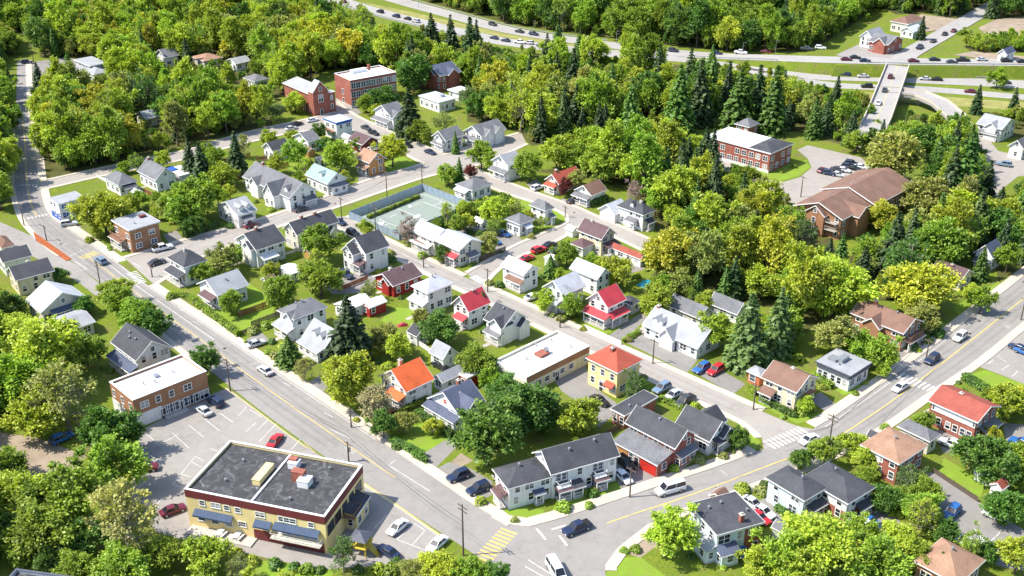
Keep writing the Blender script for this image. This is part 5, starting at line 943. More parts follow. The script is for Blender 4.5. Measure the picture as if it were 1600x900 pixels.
# --- sheds, tanks and small roofs
b = H('small blue-grey garden shed', 'with white roof in the hedged garden', (453, 430), (433, 418), (468, 421), 2.3, 'gable', 'x', .8, 'grey', 'white', cat='shed', name='garden_shed', ov=.15); fin(b)
b = H('small white garden shed', 'near the ball court corner', (752, 350), (742, 343), (760, 345), 2.3, 'gable', 'y', .8, 'white', 'white', cat='shed', name='garden_shed', ov=.15); fin(b)
b = H('low white-roofed garden shed', 'between the pale-roofed corner house and link street', (864, 408), (850, 402), (872, 402), 2.2, 'flat', 'x', 0, 'white', 'white', cat='shed', name='garden_shed', ov=.15)
b = H('maroon-roofed carport', 'beside the cream brown-roofed villa', (1001, 405), (960, 380), (1008, 400), 2.5, 'gable', 'y', .9, 'white', 'red' if False else 'brick', cat='garage', name='garage', ov=.2); fin(b)
b = H('white glasshouse', 'on the mown lawn at the lower right', (1548, 752), (1521, 740), (1555, 748), 1.4, 'gable', 'y', .6, 'white', 'light', ang=40, cat='greenhouse', name='greenhouse', ov=.1)
b = H('red-roofed tool shed', 'next to the white glasshouse', (1566, 766), (1550, 756), (1578, 758), 2.2, 'gable', 'x', .8, 'white', 'brick', ang=40, cat='shed', name='garden_shed', ov=.15)
b = H('brown house with tan hip roof', 'half hidden by trees at the bottom right', (1497, 914), (1431, 874), (1548, 879), 3.6, 'hip', 'x', 2.2, 'brownbrick', 'tan', ang=42); fin(b); vent(b, .5, .5)
b = H('small pale-roofed forest cottage', 'among the maples above the top street', (228, 186), (210, 178), (250, 178), 3.2, 'gable', 'x', 1.6, 'ivory', 'lgrey'); fin(b)
b = H('small grey-roofed forest cottage', 'left of the brick church', (398, 128), (380, 121), (414, 120), 3.4, 'hip', 'x', 1.6, 'white', 'grey'); fin(b)
# ------------------------------------------------------------------ labels that say which one
PENDING = []
NUM = ['first', 'second', 'third', 'fourth', 'fifth', 'sixth', 'seventh', 'eighth', 'ninth', 'tenth', 'eleventh', 'twelfth']
def near_lmk(px, py, k=0):
    return sorted(LMK, key=lambda l: (l[1][0] - px) ** 2 + 2.2 * (l[1][1] - py) ** 2)[k]
def rel_phrase(px, py, k=0):
    s, (lx, ly) = near_lmk(px, py, k); dx, dy = px - lx, (py - ly) * 1.6
    return ('behind' if dy < -abs(dx) * .8 else 'in front of' if dy > abs(dx) * .8 else 'beside') + ' the ' + s
def later(o, desc, px, py): PENDING.append((o, desc, px, py))
def settle_labels():
    used = {o['label'] for o in bpy.data.objects if 'label' in o}; groups = {}
    for o, desc, px, py in PENDING: groups.setdefault(desc + ' ' + rel_phrase(px, py), []).append((o, desc, px, py))
    second = {}
    for lab, items in groups.items():
        if len(items) == 1 and lab not in used: items[0][0]['label'] = lab; used.add(lab); continue
        items.sort(key=lambda i: i[2])
        for k, (o, desc, px, py) in enumerate(items):
            n = len(items)
            if n == 2: suf = ', ' + ('leftmost', 'rightmost')[k] + ' one'
            else: suf = ', leftmost one' if k == 0 else ', rightmost one' if k == n - 1 else ', ' + (NUM[k] if k < 12 else 'number %d' % (k + 1)) + ' from left'
            l2 = lab + suf
            if len(l2.split()) > 16: l2 = l2.replace('in front of', 'near')
            if len(l2.split()) > 16: l2 = l2.split(' ', 1)[1]
            while l2 in used: l2 += ' again'
            o['label'] = l2; used.add(l2)

# ------------------------------------------------------------------ vehicles
def car_parts(kind):
    if kind in CACHE: return CACHE[kind]
    if kind == 'sedan': L, Wd, st, cab = 4.6, 1.8, [(-2.3, .45, .74, .8), (-2.2, .3, .86, .86), (-1.6, .24, .93, .9), (-.2, .24, .93, .9), (.9, .24, .9, .9), (1.8, .26, .78, .87), (2.2, .3, .68, .82), (2.3, .4, .58, .74)], ((-1.75, -.95, .3, 1.1), .92, 1.43)
    elif kind == 'suv': L, Wd, st, cab = 4.6, 1.88, [(-2.3, .5, .95, .86), (-2.24, .34, 1.05, .92), (-1.4, .3, 1.06, .94), (.8, .3, 1.04, .94), (1.0, .3, 1.02, .94), (1.9, .32, .94, .92), (2.22, .36, .84, .86), (2.3, .5, .74, .8)], ((-2.2, -1.85, .15, .95), 1.03, 1.7)
    elif kind == 'pickup': L, Wd, st, cab = 5.5, 1.95, [(-2.75, .55, 1.0, .93), (-2.7, .4, 1.1, .96), (-.9, .36, 1.1, .97), (.9, .36, 1.1, .97), (1.3, .36, 1.1, .96), (2.4, .38, 1.0, .94), (2.68, .45, .92, .88), (2.75, .55, .8, .84)], ((-1.3, -.95, .5, 1.25), 1.08, 1.82)
    else: L, Wd, st, cab = 5.6, 2.0, [(-2.8, .5, 1.2, .95), (-2.76, .36, 1.3, .98), (-1.4, .33, 1.3, 1.0), (1.2, .33, 1.3, 1.0), (1.6, .33, 1.15, .99), (2.4, .36, 1.0, .96), (2.7, .4, .92, .9), (2.8, .5, .75, .86)], ((-2.74, -2.66, 1.0, 1.75), 1.28, 2.15)
    body = MB(); rings = []
    for x, z0, z1, w in st:
        half = [(w * .9, z0), (w, z0 + .14), (w, z1 - .13), (w * .93, z1 - .02)]
        rings.append([(x, y, z) for y, z in half] + [(x, 0, z1 + .02)] + [(x, -y, z) for y, z in half[::-1]])
    body.loft(rings)
    (xa, xb, xc, xd), zb, zt = cab; w0, w1 = Wd / 2 * .9, Wd / 2 * .72
    glass = MB(); lo = [(xa, w0), (xd, w0 * .96), (xd, -w0 * .96), (xa, -w0)]; hi = [(xb, w1), (xc, w1), (xc, -w1), (xb, -w1)]
    v = [(x, y, zb - .06) for x, y in lo] + [(x, y, zt - .05) for x, y in hi]; glass.poly(v, [(0, 1, 5, 4), (1, 2, 6, 5), (2, 3, 7, 6), (3, 0, 4, 7), (7, 6, 5, 4)][0:5])
    roof = MB(); e = .03
    roof.loft([[(xb - .06, w1 - .04, zt - .05), (xb - .06, -w1 + .04, zt - .05), (xb - .06, -w1 + .1, zt - .01), (xb - .06, w1 - .1, zt - .01)]] + [[(x, w1 + e, zt - .06), (x, -w1 - e, zt - .06), (x, -w1 + .06, zt + .03), (x, w1 - .06, zt + .03)] for x in (xb + .1, (xb + xc) / 2, xc - .08)] + [[(xc + .05, w1 - .02, zt - .06), (xc + .05, -w1 + .02, zt - .06), (xc + .05, -w1 + .08, zt - .02), (xc + .05, w1 - .08, zt - .02)]])
    for s in (-1, 1):                         # pillars
        for (x0, y0, x1, y1) in ((xa, w0, xb, w1), (xd, w0 * .96, xc, w1), ((xa + xd) / 2 - .1, w0 + .005, (xb + xc) / 2 - .1, w1 + .01)):
            roof.loft([[(x0 - .05, s * (y0 + .012), zb - .05), (x0 + .05, s * (y0 + .012), zb - .05), (x0 + .05, s * (y0 - .05), zb - .05), (x0 - .05, s * (y0 - .05), zb - .05)], [(x1 - .04, s * (y1 + .015), zt - .05), (x1 + .04, s * (y1 + .015), zt - .05), (x1 + .04, s * (y1 - .05), zt - .05), (x1 - .04, s * (y1 - .05), zt - .05)]][::1])
    if kind == 'van':                         # long solid side behind the doors
        pass
    bed = MB()
    if kind == 'pickup': bed.box(-2.6, -.8, 1.085, -1.0, .8, 1.125)
    R = .33 if kind == 'sedan' else .37; wx = L * .31
    tyre = MB().tube((0, -.11, 0), (0, .11, 0), R, R, 14); rim = MB().tube((0, -.125, 0), (0, .125, 0), R * .62, R * .62, 10)
    hl = MB().box(-.04, -.2, -.08, .06, .2, .08); tl = MB().box(-.05, -.14, -.11, .04, .14, .11)
    fx = st[-2][0] + .02; rx = st[0][0] + .03
    out = dict(body=body.mesh('body', M_CAR, False), windows=glass.mesh('windows', M_GLASS), roof=roof.mesh('roof', M_CAR), tyre=tyre.mesh('wheel', M_RUBBER), rim=rim.mesh('rim', M_CHROME), hl=hl.mesh('headlight', M_LAMP), tl=tl.mesh('tail_light', M_TAIL),
        bed=bed.mesh('cargo_bed', M_RUBBER) if bed.v else None, wx=wx, wy=Wd / 2 - .1, R=R, f=(fx, Wd / 2 * .66, st[-2][2] - .16), r=(rx, Wd / 2 * .74, st[0][2] - .12))
    far = MB()
    for src, mi in ((body, 0), (roof, 0), (glass, 1)): far.poly(src.v, src.f, mi)
    for sx in (-1, 1):
        for sy in (-1, 1): far.tube((sx * wx, sy * out['wy'] - .11, R), (sx * wx, sy * out['wy'] + .11, R), R, R, 8, 2)
    out['far'] = far.mesh(kind, [M_CAR, M_GLASS, M_RUBBER]); CACHE[kind] = out; return out
CARCOL = {'white': (.75, .76, .77), 'silver': (.48, .5, .52), 'black': (.012, .013, .016), 'dark blue': (.018, .03, .075), 'red': (.5, .02, .03), 'blue': (.03, .13, .38), 'dark red': (.13, .012, .025), 'dark grey': (.05, .053, .06), 'grey blue': (.16, .24, .34)}
NAMES = {'sedan': 'sedan', 'suv': 'suv', 'pickup': 'pickup_truck', 'van': 'passenger_van'}; WORD = {'sedan': 'sedan', 'suv': 'sport utility car', 'pickup': 'pickup truck', 'van': 'passenger van'}
def car(px, py, kind, col, head, state='parked', z=.06, zz=0.0):
    x, y = P(px, py, zz + .7); p = car_parts(kind); r = math.radians(head)
    t = thing(NAMES[kind], '', 'van' if kind == 'van' else 'pickup' if kind == 'pickup' else 'car', (x, y, zz + z), r, 'vehicles on the streets and lots of the town'); c = CARCOL[col]
    link('body', p['body'], t, color=c); link('windows', p['windows'], t); link('roof', p['roof'], t, color=c)
    if p['bed']: link('cargo_bed', p['bed'], t)
    for sx in (1, -1):
        for sy in (1, -1):
            w = link('wheel', p['tyre'], t, (sx * p['wx'], sy * p['wy'], p['R'])); link('rim', p['rim'], w)
    for sy in (1, -1):
        link('headlight', p['hl'], t, (p['f'][0], sy * p['f'][1], p['f'][2])); link('tail_light', p['tl'], t, (p['r'][0], sy * p['r'][1], p['r'][2]))
    later(t, '%s %s %s' % (col, WORD[kind], state), px, py); FOOT.append((x, y, r, 2.4, 1.0)); return t
D1, D2 = -46, 134
CARS = [(157, 407, 'suv', 'grey blue', D2, 'driving'), (414, 578, 'sedan', 'silver', D2, 'driving'), (400, 536, 'sedan', 'silver', 38, 'parked'), (430, 687, 'sedan', 'red', 75, 'parked'), (318, 641, 'sedan', 'silver', 135, 'parked'), (337, 627, 'suv', 'dark blue', 135, 'parked'),
 (228, 730, 'suv', 'dark red', 10, 'parked'), (270, 796, 'sedan', 'dark red', 35, 'parked'), (621, 823, 'sedan', 'white', 235, 'parked'), (606, 861, 'sedan', 'dark blue', 140, 'parked'), (683, 849, 'sedan', 'white', 235, 'parked'), (716, 743, 'suv', 'dark blue', 215, 'parked'), (747, 763, 'suv', 'dark blue', 215, 'parked'),
 (901, 825, 'pickup', 'dark blue', 212, 'waiting at the junction'), (1264, 686, 'sedan', 'white', 215, 'driving'), (978, 723, 'suv', 'black', -60, 'parked'), (974, 744, 'sedan', 'white', -62, 'parked'), (1407, 604, 'sedan', 'white', 221, 'driving'), (1456, 561, 'suv', 'dark blue', 223, 'driving'), (1500, 526, 'suv', 'white', 225, 'driving'),
 (1096, 575, 'suv', 'blue', 224, 'parked'), (1118, 578, 'suv', 'red', 224, 'parked'), (937, 625, 'sedan', 'black', -50, 'parked'), (1034, 606, 'suv', 'grey blue', 224, 'parked'), (1052, 616, 'sedan', 'silver', 224, 'parked'), (1070, 626, 'pickup', 'dark grey', 224, 'parked'), (908, 561, 'sedan', 'red', 224, 'parked'), (892, 567, 'sedan', 'dark blue', 224, 'parked'),
 (541, 429, 'suv', 'dark blue', -46, 'parked'), (531, 346, 'sedan', 'dark blue', -46, 'parked'), (552, 364, 'suv', 'black', -46, 'parked'), (393, 351, 'sedan', 'dark red', 44, 'parked'), (842, 390, 'suv', 'red', 40, 'parked'), (859, 382, 'sedan', 'black', 40, 'parked'), (823, 403, 'sedan', 'red', 40, 'parked'), (868, 391, 'sedan', 'dark grey', 40, 'parked'), (772, 376, 'sedan', 'blue', -46, 'parked'), (786, 364, 'sedan', 'blue', -40, 'parked'),
 (840, 293, 'suv', 'white', 44, 'parked'), (895, 313, 'sedan', 'dark grey', 44, 'parked'), (832, 463, 'sedan', 'white', 40, 'parked'), (672, 237, 'sedan', 'dark blue', -46, 'driving'), (464, 193, 'sedan', 'black', 40, 'parked'), (455, 200, 'sedan', 'silver', 40, 'driving'), (488, 187, 'sedan', 'white', 40, 'parked'), (584, 207, 'sedan', 'black', -46, 'parked'), (572, 199, 'sedan', 'dark grey', -46, 'parked'), (636, 226, 'sedan', 'black', -46, 'parked'),
 (1296, 270, 'suv', 'dark blue', -30, 'parked'), (1309, 272, 'sedan', 'silver', -30, 'parked'), (1309, 264, 'sedan', 'dark grey', -30, 'parked'), (1318, 265, 'sedan', 'white', -30, 'parked'), (1326, 260, 'suv', 'dark blue', -30, 'parked'), (1334, 262, 'sedan', 'black', -30, 'parked'), (1331, 255, 'suv', 'dark blue', -30, 'parked'), (1345, 260, 'sedan', 'white', -30, 'parked'), (1285, 265, 'sedan', 'dark red', 44, 'driving'),
 (1569, 256, 'suv', 'grey blue', 150, 'driving'), (1592, 543, 'sedan', 'dark blue', 130, 'parked'), (1601, 549, 'suv', 'blue', 130, 'parked'), (1486, 693, 'suv', 'white', 140, 'parked'), (1487, 800, 'suv', 'blue', 225, 'parked'), (1556, 805, 'sedan', 'white', 135, 'parked'), (1353, 811, 'sedan', 'blue', 135, 'parked'), (1371, 829, 'sedan', 'dark blue', 225, 'parked'), (1509, 846, 'sedan', 'white', 135, 'parked'), (1528, 852, 'suv', 'white', 45, 'parked'),
 (1596, 692, 'suv', 'blue', 135, 'parked'), (1589, 706, 'sedan', 'dark blue', 135, 'parked'), (1193, 798, 'sedan', 'white', -52, 'parked'), (1176, 785, 'sedan', 'silver', -52, 'parked'), (1186, 807, 'sedan', 'red', -52, 'parked'), (870, 893, 'van', 'white', -70, 'driving'), (108, 349, 'suv', 'silver', 20, 'parked'), (254, 387, 'pickup', 'white', 35, 'parked'), (97, 684, 'suv', 'blue', 50, 'parked'), (1160, 864, 'suv', 'blue', -60, 'parked'), (470, 326, 'sedan', 'dark grey', 44, 'parked'),
 (1340, 816, 'suv', 'white', 135, 'parked'), (42, 97, 'suv', 'dark blue', 10, 'parked'), (688, 571, 'sedan', 'black', -46, 'parked'), (245, 409, 'sedan', 'dark grey', 44, 'parked') , (1375, 538, 'sedan', 'dark red', 42, 'parked')]
for c in CARS: car(*c)
car(1047, 764, 'van', 'white', 204, 'driving')
HWYCARS = [(537, 4, 0), (563, 12, 0), (594, 20, 0), (619, 27, 0), (637, 31, 0), (650, 35, 0), (772, 61, 0), (790, 65, 0), (812, 68, 0), (826, 69, 0), (846, 73, 0), (933, 81, 0), (770, 40, 1), (812, 51, 1), (834, 55, 1), (977, 72, 1), (1000, 75, 1), (1052, 81, 1), (1120, 87, 1), (1157, 89, 1), (1196, 90, 1), (1259, 92, 1), (1280, 92, 1), (1322, 95, 1), (1336, 92, 1), (1351, 97, 1),
 (1427, 97, 1), (1460, 95, 1), (1487, 99, 1), (1504, 96, 1), (1572, 97, 1), (1597, 98, 1), (1534, 95, 1), (1348, 121, 0), (1445, 125, 0), (1463, 126, 0), (1570, 131, 0), (1320, 119, 0), (1354, 137, 2), (1516, 145, 2), (1458, 66, 3), (1490, 50, 3), (1476, 55, 3), (1437, 76, 3), (1391, 122, 4), (1382, 143, 4), (1372, 163, 4)]
RB = [hw_s[1], hw_n[1], hw_r[1], spur[1], pl]
hr = random.Random(5); WHERE = ['on the lower highway lanes', 'on the upper highway lanes', 'on the slip lane by the overpass', 'on the road past the restaurant', 'crossing the overpass']; rows = {}
for px, py, k in HWYCARS:
    zz = HZ if k in (3, 4) or (k == 1 and px > 1300) else 0; kind = hr.choice(['sedan', 'suv', 'sedan', 'pickup']); col = hr.choice(['black', 'dark blue', 'dark grey', 'dark blue', 'white', 'dark red', 'silver', 'black'])
    x, y = P(px, py, zz); q = RB[k]; i = min(range(len(q) - 1), key=lambda j: (q[j].x - x) ** 2 + (q[j].y - y) ** 2); d = q[i + 1] - q[i]; zz = q[i].z
    o = link(NAMES[kind], car_parts(kind)['far'], None, (x, y, zz + .09), math.atan2(d.y, d.x) + (math.pi if k in (0, 2) else 0), color=CARCOL[col]); o['category'] = 'car'; o['group'] = 'traffic on the highway'; rows.setdefault('%s %s %s' % (col, WORD[kind], WHERE[k]), []).append((px, o))
for lab, items in rows.items():
    items.sort(key=lambda i: i[0])
    for k, (px, o) in enumerate(items): o['label'] = lab + ('' if len(items) == 1 else ', ' + NUM[k] + ' from the left')

# ------------------------------------------------------------------ poles and street lamps
def pole(px, py, ytop, lamp=False, transformer=False, ang=44, zz=0.0):
    x, y = P(px, py, zz); h = 3.0
    while to_px(x, y, zz + h)[1] > ytop and h < 14: h += .1
    t = thing('utility_pole' if not lamp else 'street_lamp', '', 'utility pole' if not lamp else 'street lamp', (x, y, zz), math.radians(ang), 'poles along the streets')
    if lamp:
        link('post', MB().tube((0, 0, -.2), (0, 0, h), .1, .06, 8).mesh('post', M_METAL), t); a = link('arm', MB().tube((0, 0, h - .1), (1.6, 0, h + .15), .045, .04, 6).mesh('arm', M_METAL), t)
        link('lamp_head', MB().cbox((1.8, 0, h + .14), (.7, .24, .12)).mesh('lamp_head', M_METAL), a)
    else:
        link('post', MB().tube((0, 0, -.2), (0, 0, h), .17, .11, 9).mesh('post', M_WOOD), t)
        for zc in (h - .5, h - 1.3)[:1 if h < 7 else 2]:
            ca = link('crossarm', MB().box(-.06, -1.1, zc - .07, .06, 1.1, zc + .07).mesh('crossarm', M_WOOD), t)
            for yy in (-1.0, -.4, .4, 1.0): link('insulator', MB().tube((0, yy, zc + .07), (0, yy, zc + .24), .05, .04, 6).mesh('insulator', M_METAL), ca)
        if transformer: link('transformer', MB().tube((.35, 0, h - 2.4), (.35, 0, h - 1.4), .24, .24, 10).mesh('transformer', M_METAL), t)
    later(t, 'tall wooden utility pole' if not lamp else 'slender metal street lamp', px, py)
for a in [(724, 868, 788), (984, 777, 731), (1293, 712, 648), (360, 611, 561), (549, 668, 636), (545, 722, 690, False, True), (158, 452, 410), (73, 376, 352), (38, 353, 322), (20, 306, 273), (534, 342, 308), (587, 362, 319, False, True), (605, 313, 267), (660, 296, 261), (883, 340, 322), (877, 482, 448), (875, 512, 496), (1251, 308, 275), (53, 98, 68), (238, 433, 415), (1177, 640, 600), (1595, 500, 465), (762, 456, 420), (1020, 568, 530), (662, 418, 400), (1447, 560, 530)]: pole(*a)
for a in [(834, 50, 32), (963, 68, 48), (1003, 74, 62), (614 + 40, 12, -6), (1211, 86, 63), (1283, 90, 76), (1160, 86, 66)]: pole(*a, lamp=True, ang=-70)
for a in [(1352, 118, 92), (1424, 119, 106)]: pole(*a, lamp=True, ang=-70)

# overhead cables from pole to pole
M_WIRE = glossy('black_cable', (.015, .015, .015), .6)
def cable(p0, p1, h0, h1, sag=.9, n=10):
    a, c = P(*p0), P(*p1); pts = [Vector((a[0] + (c[0] - a[0]) * i / n, a[1] + (c[1] - a[1]) * i / n, h0 + (h1 - h0) * i / n - sag * 4 * (i / n) * (1 - i / n))) for i in range(n + 1)]
    o = Vector((a[0], a[1], 0)); mb = MB()
    for off in (-.35, .35):
        for q, w in zip(pts, pts[1:]): e = Vector((off * .7, off * .7, 0)); mb.tube(q - o + e, w - o + e, .022, .022, 4, caps=False)
    t = link('overhead_cable', mb.mesh('overhead_cable', M_WIRE), None, o); t['category'] = 'cable'; t['group'] = 'cables between the utility poles'; later(t, 'thin black overhead cable strung', *to_px((a[0] + c[0]) / 2, (a[1] + c[1]) / 2, 6))
for p0, p1 in (((20, 306), (38, 353)), ((38, 353), (73, 376)), ((73, 376), (158, 452)), ((158, 452), (360, 611)), ((360, 611), (545, 722)), ((545, 722), (724, 868)), ((534, 342), (605, 313)), ((605, 313), (660, 296)), ((534, 342), (587, 362)), ((587, 362), (662, 418)), ((877, 482), (1020, 568)), ((1020, 568), (1177, 640)), ((984, 777), (1293, 712)), ((1293, 712), (1447, 560))): cable(p0, p1, 6.6, 6.6)
# ------------------------------------------------------------------ ball court with its board fence
CT = [Vector(P(*q)) for q in ((546, 342), (660, 298), (738, 328), (624, 376))]
M_COURT = surf('worn_court_paint', (.225, .27, .235), .9, .16, .2, .2, fine=1.2, dirt=(.31, .33, .3)); area('ball_court', CT, .02, M_COURT)
court = bpy.data.objects['ball_court']
def cpt(u, v): return CT[0] * (1 - u) * (1 - v) + CT[1] * u * (1 - v) + CT[2] * u * v + CT[3] * (1 - u) * v
for (u0, v0, u1, v1) in ((.06, .1, .94, .1), (.06, .9, .94, .9), (.06, .1, .06, .9), (.94, .1, .94, .9), (.5, .1, .5, .9), (.2, .3, .2, .7), (.8, .3, .8, .7), (.06, .5, .2, .5), (.8, .5, .94, .5), (.3, .35, .4, .35), (.62, .3, .72, .3), (.3, .65, .45, .62)):
    a, c = cpt(u0, v0), cpt(u1, v1); link('court_line', strip_mesh([a, c], .2, .026).mesh('court_line', M_LINE), court)
for k, (u, v, a, e) in enumerate(((.22, .95, 4, 2), (.5, .62, 2.4, 1.4), (.12, .45, 3.2, 1.6), (.62, .3, 2, .8))):
    c = cpt(u, v); t = thing('tarpaulin', '', 'tarpaulin', (c.x, c.y, .03), math.radians(40 + 20 * k))
    gx = 7; vs_ = [(a * (i / gx - .5), e * (j / gx - .5), .12 + .22 * math.sin(i * 2.1 + k) * math.cos(j * 1.7)) for i in range(gx + 1) for j in range(gx + 1)]
    sh = MB().poly([(x, y, max(.01, z)) for x, y, z in vs_], [(i * (gx + 1) + j, (i + 1) * (gx + 1) + j, (i + 1) * (gx + 1) + j + 1, i * (gx + 1) + j + 1) for i in range(gx) for j in range(gx)]); link('sheet', sh.mesh('sheet', WALL['white']()), t); t['label'] = ['large crumpled white sheet at the near end of the ball court', 'white sheet lying in the middle of the ball court', 'white sheet by the street end of the ball court', 'narrow white sheet near the far side of the ball court'][k]
M_FEN = surf('blue_board', (.24, .31, .37), .6, .18, .7); M_FEN2 = surf('pale_board', (.42, .46, .5), .6, .14, .7)
for k, (i, j, nm) in enumerate(((0, 1, 'pale grey board fence along the cross street side of the ball court'), (1, 2, 'blue board fence on the upper side of the ball court'), (2, 3, 'blue board fence on the row house side of the ball court'), (3, 0, 'blue board fence along the middle street side of the ball court'))):
    a, c = CT[i], CT[j]; d = c - a; L = d.length; n = int(L / 2.4); t = thing('board_fence', nm, 'fence', (a.x, a.y, 0), math.atan2(d.y, d.x), 'fences of the ball court')
    pm = cached('fpanel%d' % (k == 0), lambda: MB().box(.06, -.03, .1, L / n - .06, .03, 2.3).mesh('panel', M_FEN2 if k == 0 else M_FEN)); po = cached('fpost', lambda: MB().box(-.06, -.07, -.2, .06, .07, 2.45).mesh('post', M_METAL))
    for q in range(n): link('panel', pm, t, (q * L / n, 0, 0), scale=((L / n) / 2.5 if False else 1, 1, 1))
    for q in range(n + 1): link('post', po, t, (q * L / n, 0, 0))
# garden fences
def fence(p0, p1, lab, h=1.1, mat=None, gap=.16, post=2.4):
    a, c = Vector(P(*p0)), Vector(P(*p1)); d = c - a; L = d.length; t = thing('garden_fence', lab, 'fence', (a.x, a.y, 0), math.atan2(d.y, d.x)); mat = mat or M_WOOD
    pm = MB().box(0, -.015, .12, .13, .015, h).mesh('slat', mat); n = int(L / gap)
    for z in (.3, h - .25): link('rail', MB().box(0, .016, z, L, .06, z + .09).mesh('rail', mat), t)
    for q in range(min(n, 290)): link('slat', pm, t, (q * L / n, 0, 0))
    po = MB().box(-.05, .02, -.2, .05, .12, h + .08).mesh('post', mat)
    for q in range(int(L / post) + 1): link('post', po, t, (q * post, .05, 0))
fence((1457, 738), (1528, 785), 'low dark slat fence between the mown lawn and the lower right lot'); fence((376, 524), (418, 508), 'brown slat fence across the garden behind the hedge'); fence((636, 528), (672, 552), 'white slat fence beside the small white gabled cottage', 1.4, M_TRIM); fence((530, 456), (575, 437), 'brown slat fence beside the low red cottage', 1.3, surf('red_cedar', (.28, .12, .06), .8, .2))
fence((1425, 60 + 470), (1442, 541), 'short dark slat fence beside the long brown-roofed brick house')
# tarpaulins, picnic sets and other yard things
def tarp(px, py, w, d, col, lab, ang=44):
    x, y = P(px, py); t = thing('tarpaulin', lab, 'tarpaulin', (x, y, 0), math.radians(ang)); g = 6
    v = [(w * (i / g - .5), d * (j / g - .5), (.9 - .55 * abs(i / g - .5) * 2 - .25 * abs(j / g - .5) * 2 + .08 * math.sin(i * 3 + j * 2)) if 0 < i < g and 0 < j < g else .02) for i in range(g + 1) for j in range(g + 1)]
    link('sheet', MB().poly(v, [(i * 7 + j, (i + 1) * 7 + j, (i + 1) * 7 + j + 1, i * 7 + j + 1) for i in range(6) for j in range(6)]).mesh('sheet', col), t); FOOT.append((x, y, 0, w / 2, d / 2))
TEAL = surf('teal_sheet', (.02, .36, .5), .5, .15); tarp(1010, 444, 4.5, 3, TEAL, 'bright teal cover on a garden pile behind the crimson-roofed farmhouse'); tarp(1056, 366, 2.4, 1.8, WALL['blue'](), 'small blue cover among the trees by the white slate-roofed villa'); tarp(505, 228, 3.2, 2.2, TEAL, 'teal cover in the yard of the grey-gabled cottage'); tarp(629, 509, 2.6, 1.3, surf('red_boat', (.4, .05, .06), .5, .15), 'small red covered boat on the mown garden', 20)
for px, py, lab in ((1391, 656 + 0, 0),): pass
def bench(px, py, lab, ang, mat):
    x, y = P(px, py); t = thing('picnic_table', lab, 'picnic table', (x, y, .25), math.radians(ang)); link('table_top', MB().box(-.9, -.4, .7, .9, .4, .76).mesh('table_top', mat), t)
    for s in (-1, 1):
        link('seat', MB().box(-.9, s * .75 - .14, .42, .9, s * .75 + .14, .47).mesh('seat', mat), t)
        link('leg_frame', MB().box(s * .6 - .05, -.8, .34, s * .6 + .05, .8, .42).box(s * .6 - .05, -.06, -.05, s * .6 + .05, .06, .34).box(s * .6 - .05, -.06, .42, s * .6 + .05, .06, .7).mesh('leg_frame', mat), t)
bench(345, 838, 'white picnic table on the terrace below the navy awning, nearer the corner', 65, M_TRIM); bench(372, 842, 'white picnic table on the terrace of the yellow building, farther along', 65, M_TRIM)
# yellow play frame beside the yellow building
x, y = P(565, 862); t = thing('porch_frame', 'yellow timber stair porch beside the yellow commercial building', 'porch', (x, y, 0), math.radians(73)); YW = surf('yellow_timber', (.7, .5, .05), .6, .15)
for sx in (-1, 1):
    for sy in (-1, 1): link('post', MB().box(sx * 1.3 - .08, sy * 1.3 - .08, -.1, sx * 1.3 + .08, sy * 1.3 + .08, 3.2).mesh('post', YW), t)
link('platform', MB().box(-1.5, -1.5, 1.7, 1.5, 1.5, 1.85).mesh('platform', YW), t); link('roof', MB().poly([(-1.6, -1.6, 3.2), (1.6, -1.6, 3.2), (1.6, 1.6, 3.2), (-1.6, 1.6, 3.2), (0, 0, 4.2)], [(3, 2, 1, 0), (0, 1, 4), (1, 2, 4), (2, 3, 4), (3, 0, 4)]).mesh('roof', surf('slate_panel', (.09, .1, .13))), t)
for k in range(6): link('step', MB().box(-.6, -3.2 + k * .3, .2 + k * .26, .6, -2.9 + k * .3, .28 + k * .26).mesh('step', YW), t)
FOOT.append((x, y, 0, 2, 2))
# ------------------------------------------------------------------ trees
def leafquads(c, nrm, size, r, asp=1.35):
    """rhombic leaf clumps: c (n,3) centres, nrm (n,3) facing"""
    n = len(c); nrm = nrm / np.linalg.norm(nrm, axis=1)[:, None]
    ref = r.normal(size=(n, 3)); u = np.cross(nrm, ref); u /= np.linalg.norm(u, axis=1)[:, None] + 1e-9; v = np.cross(nrm, u)
    s = size * r.uniform(.65, 1.35, n)[:, None]; bend = nrm * s * .22
    P_ = np.stack([c - u * s * asp * .5, c - v * s * .42 + bend, c + u * s * asp * .5 - bend * .8, c + v * s * .42 + bend], 1)
    return P_.reshape(-1, 3)
def mesh_from(verts, quads, name, mats, mi=None, var=None):
    me = bpy.data.meshes.new(name); nv, nq = len(verts), len(quads)
    me.vertices.add(nv); me.vertices.foreach_set('co', np.asarray(verts, np.float32).ravel()); me.loops.add(nq * 4); me.loops.foreach_set('vertex_index', np.asarray(quads, np.int32).ravel())
    me.polygons.add(nq); me.polygons.foreach_set('loop_start', np.arange(0, nq * 4, 4, dtype=np.int32)); me.polygons.foreach_set('loop_total', np.full(nq, 4, np.int32))
    for m in mats: me.materials.append(m)
    if mi is not None: me.polygons.foreach_set('material_index', np.asarray(mi, np.int32))
    if var is not None:
        a = me.attributes.new('leafvar', 'FLOAT', 'FACE'); a.data.foreach_set('value', np.asarray(var, np.float32))
    me.update(calc_edges=True); return me
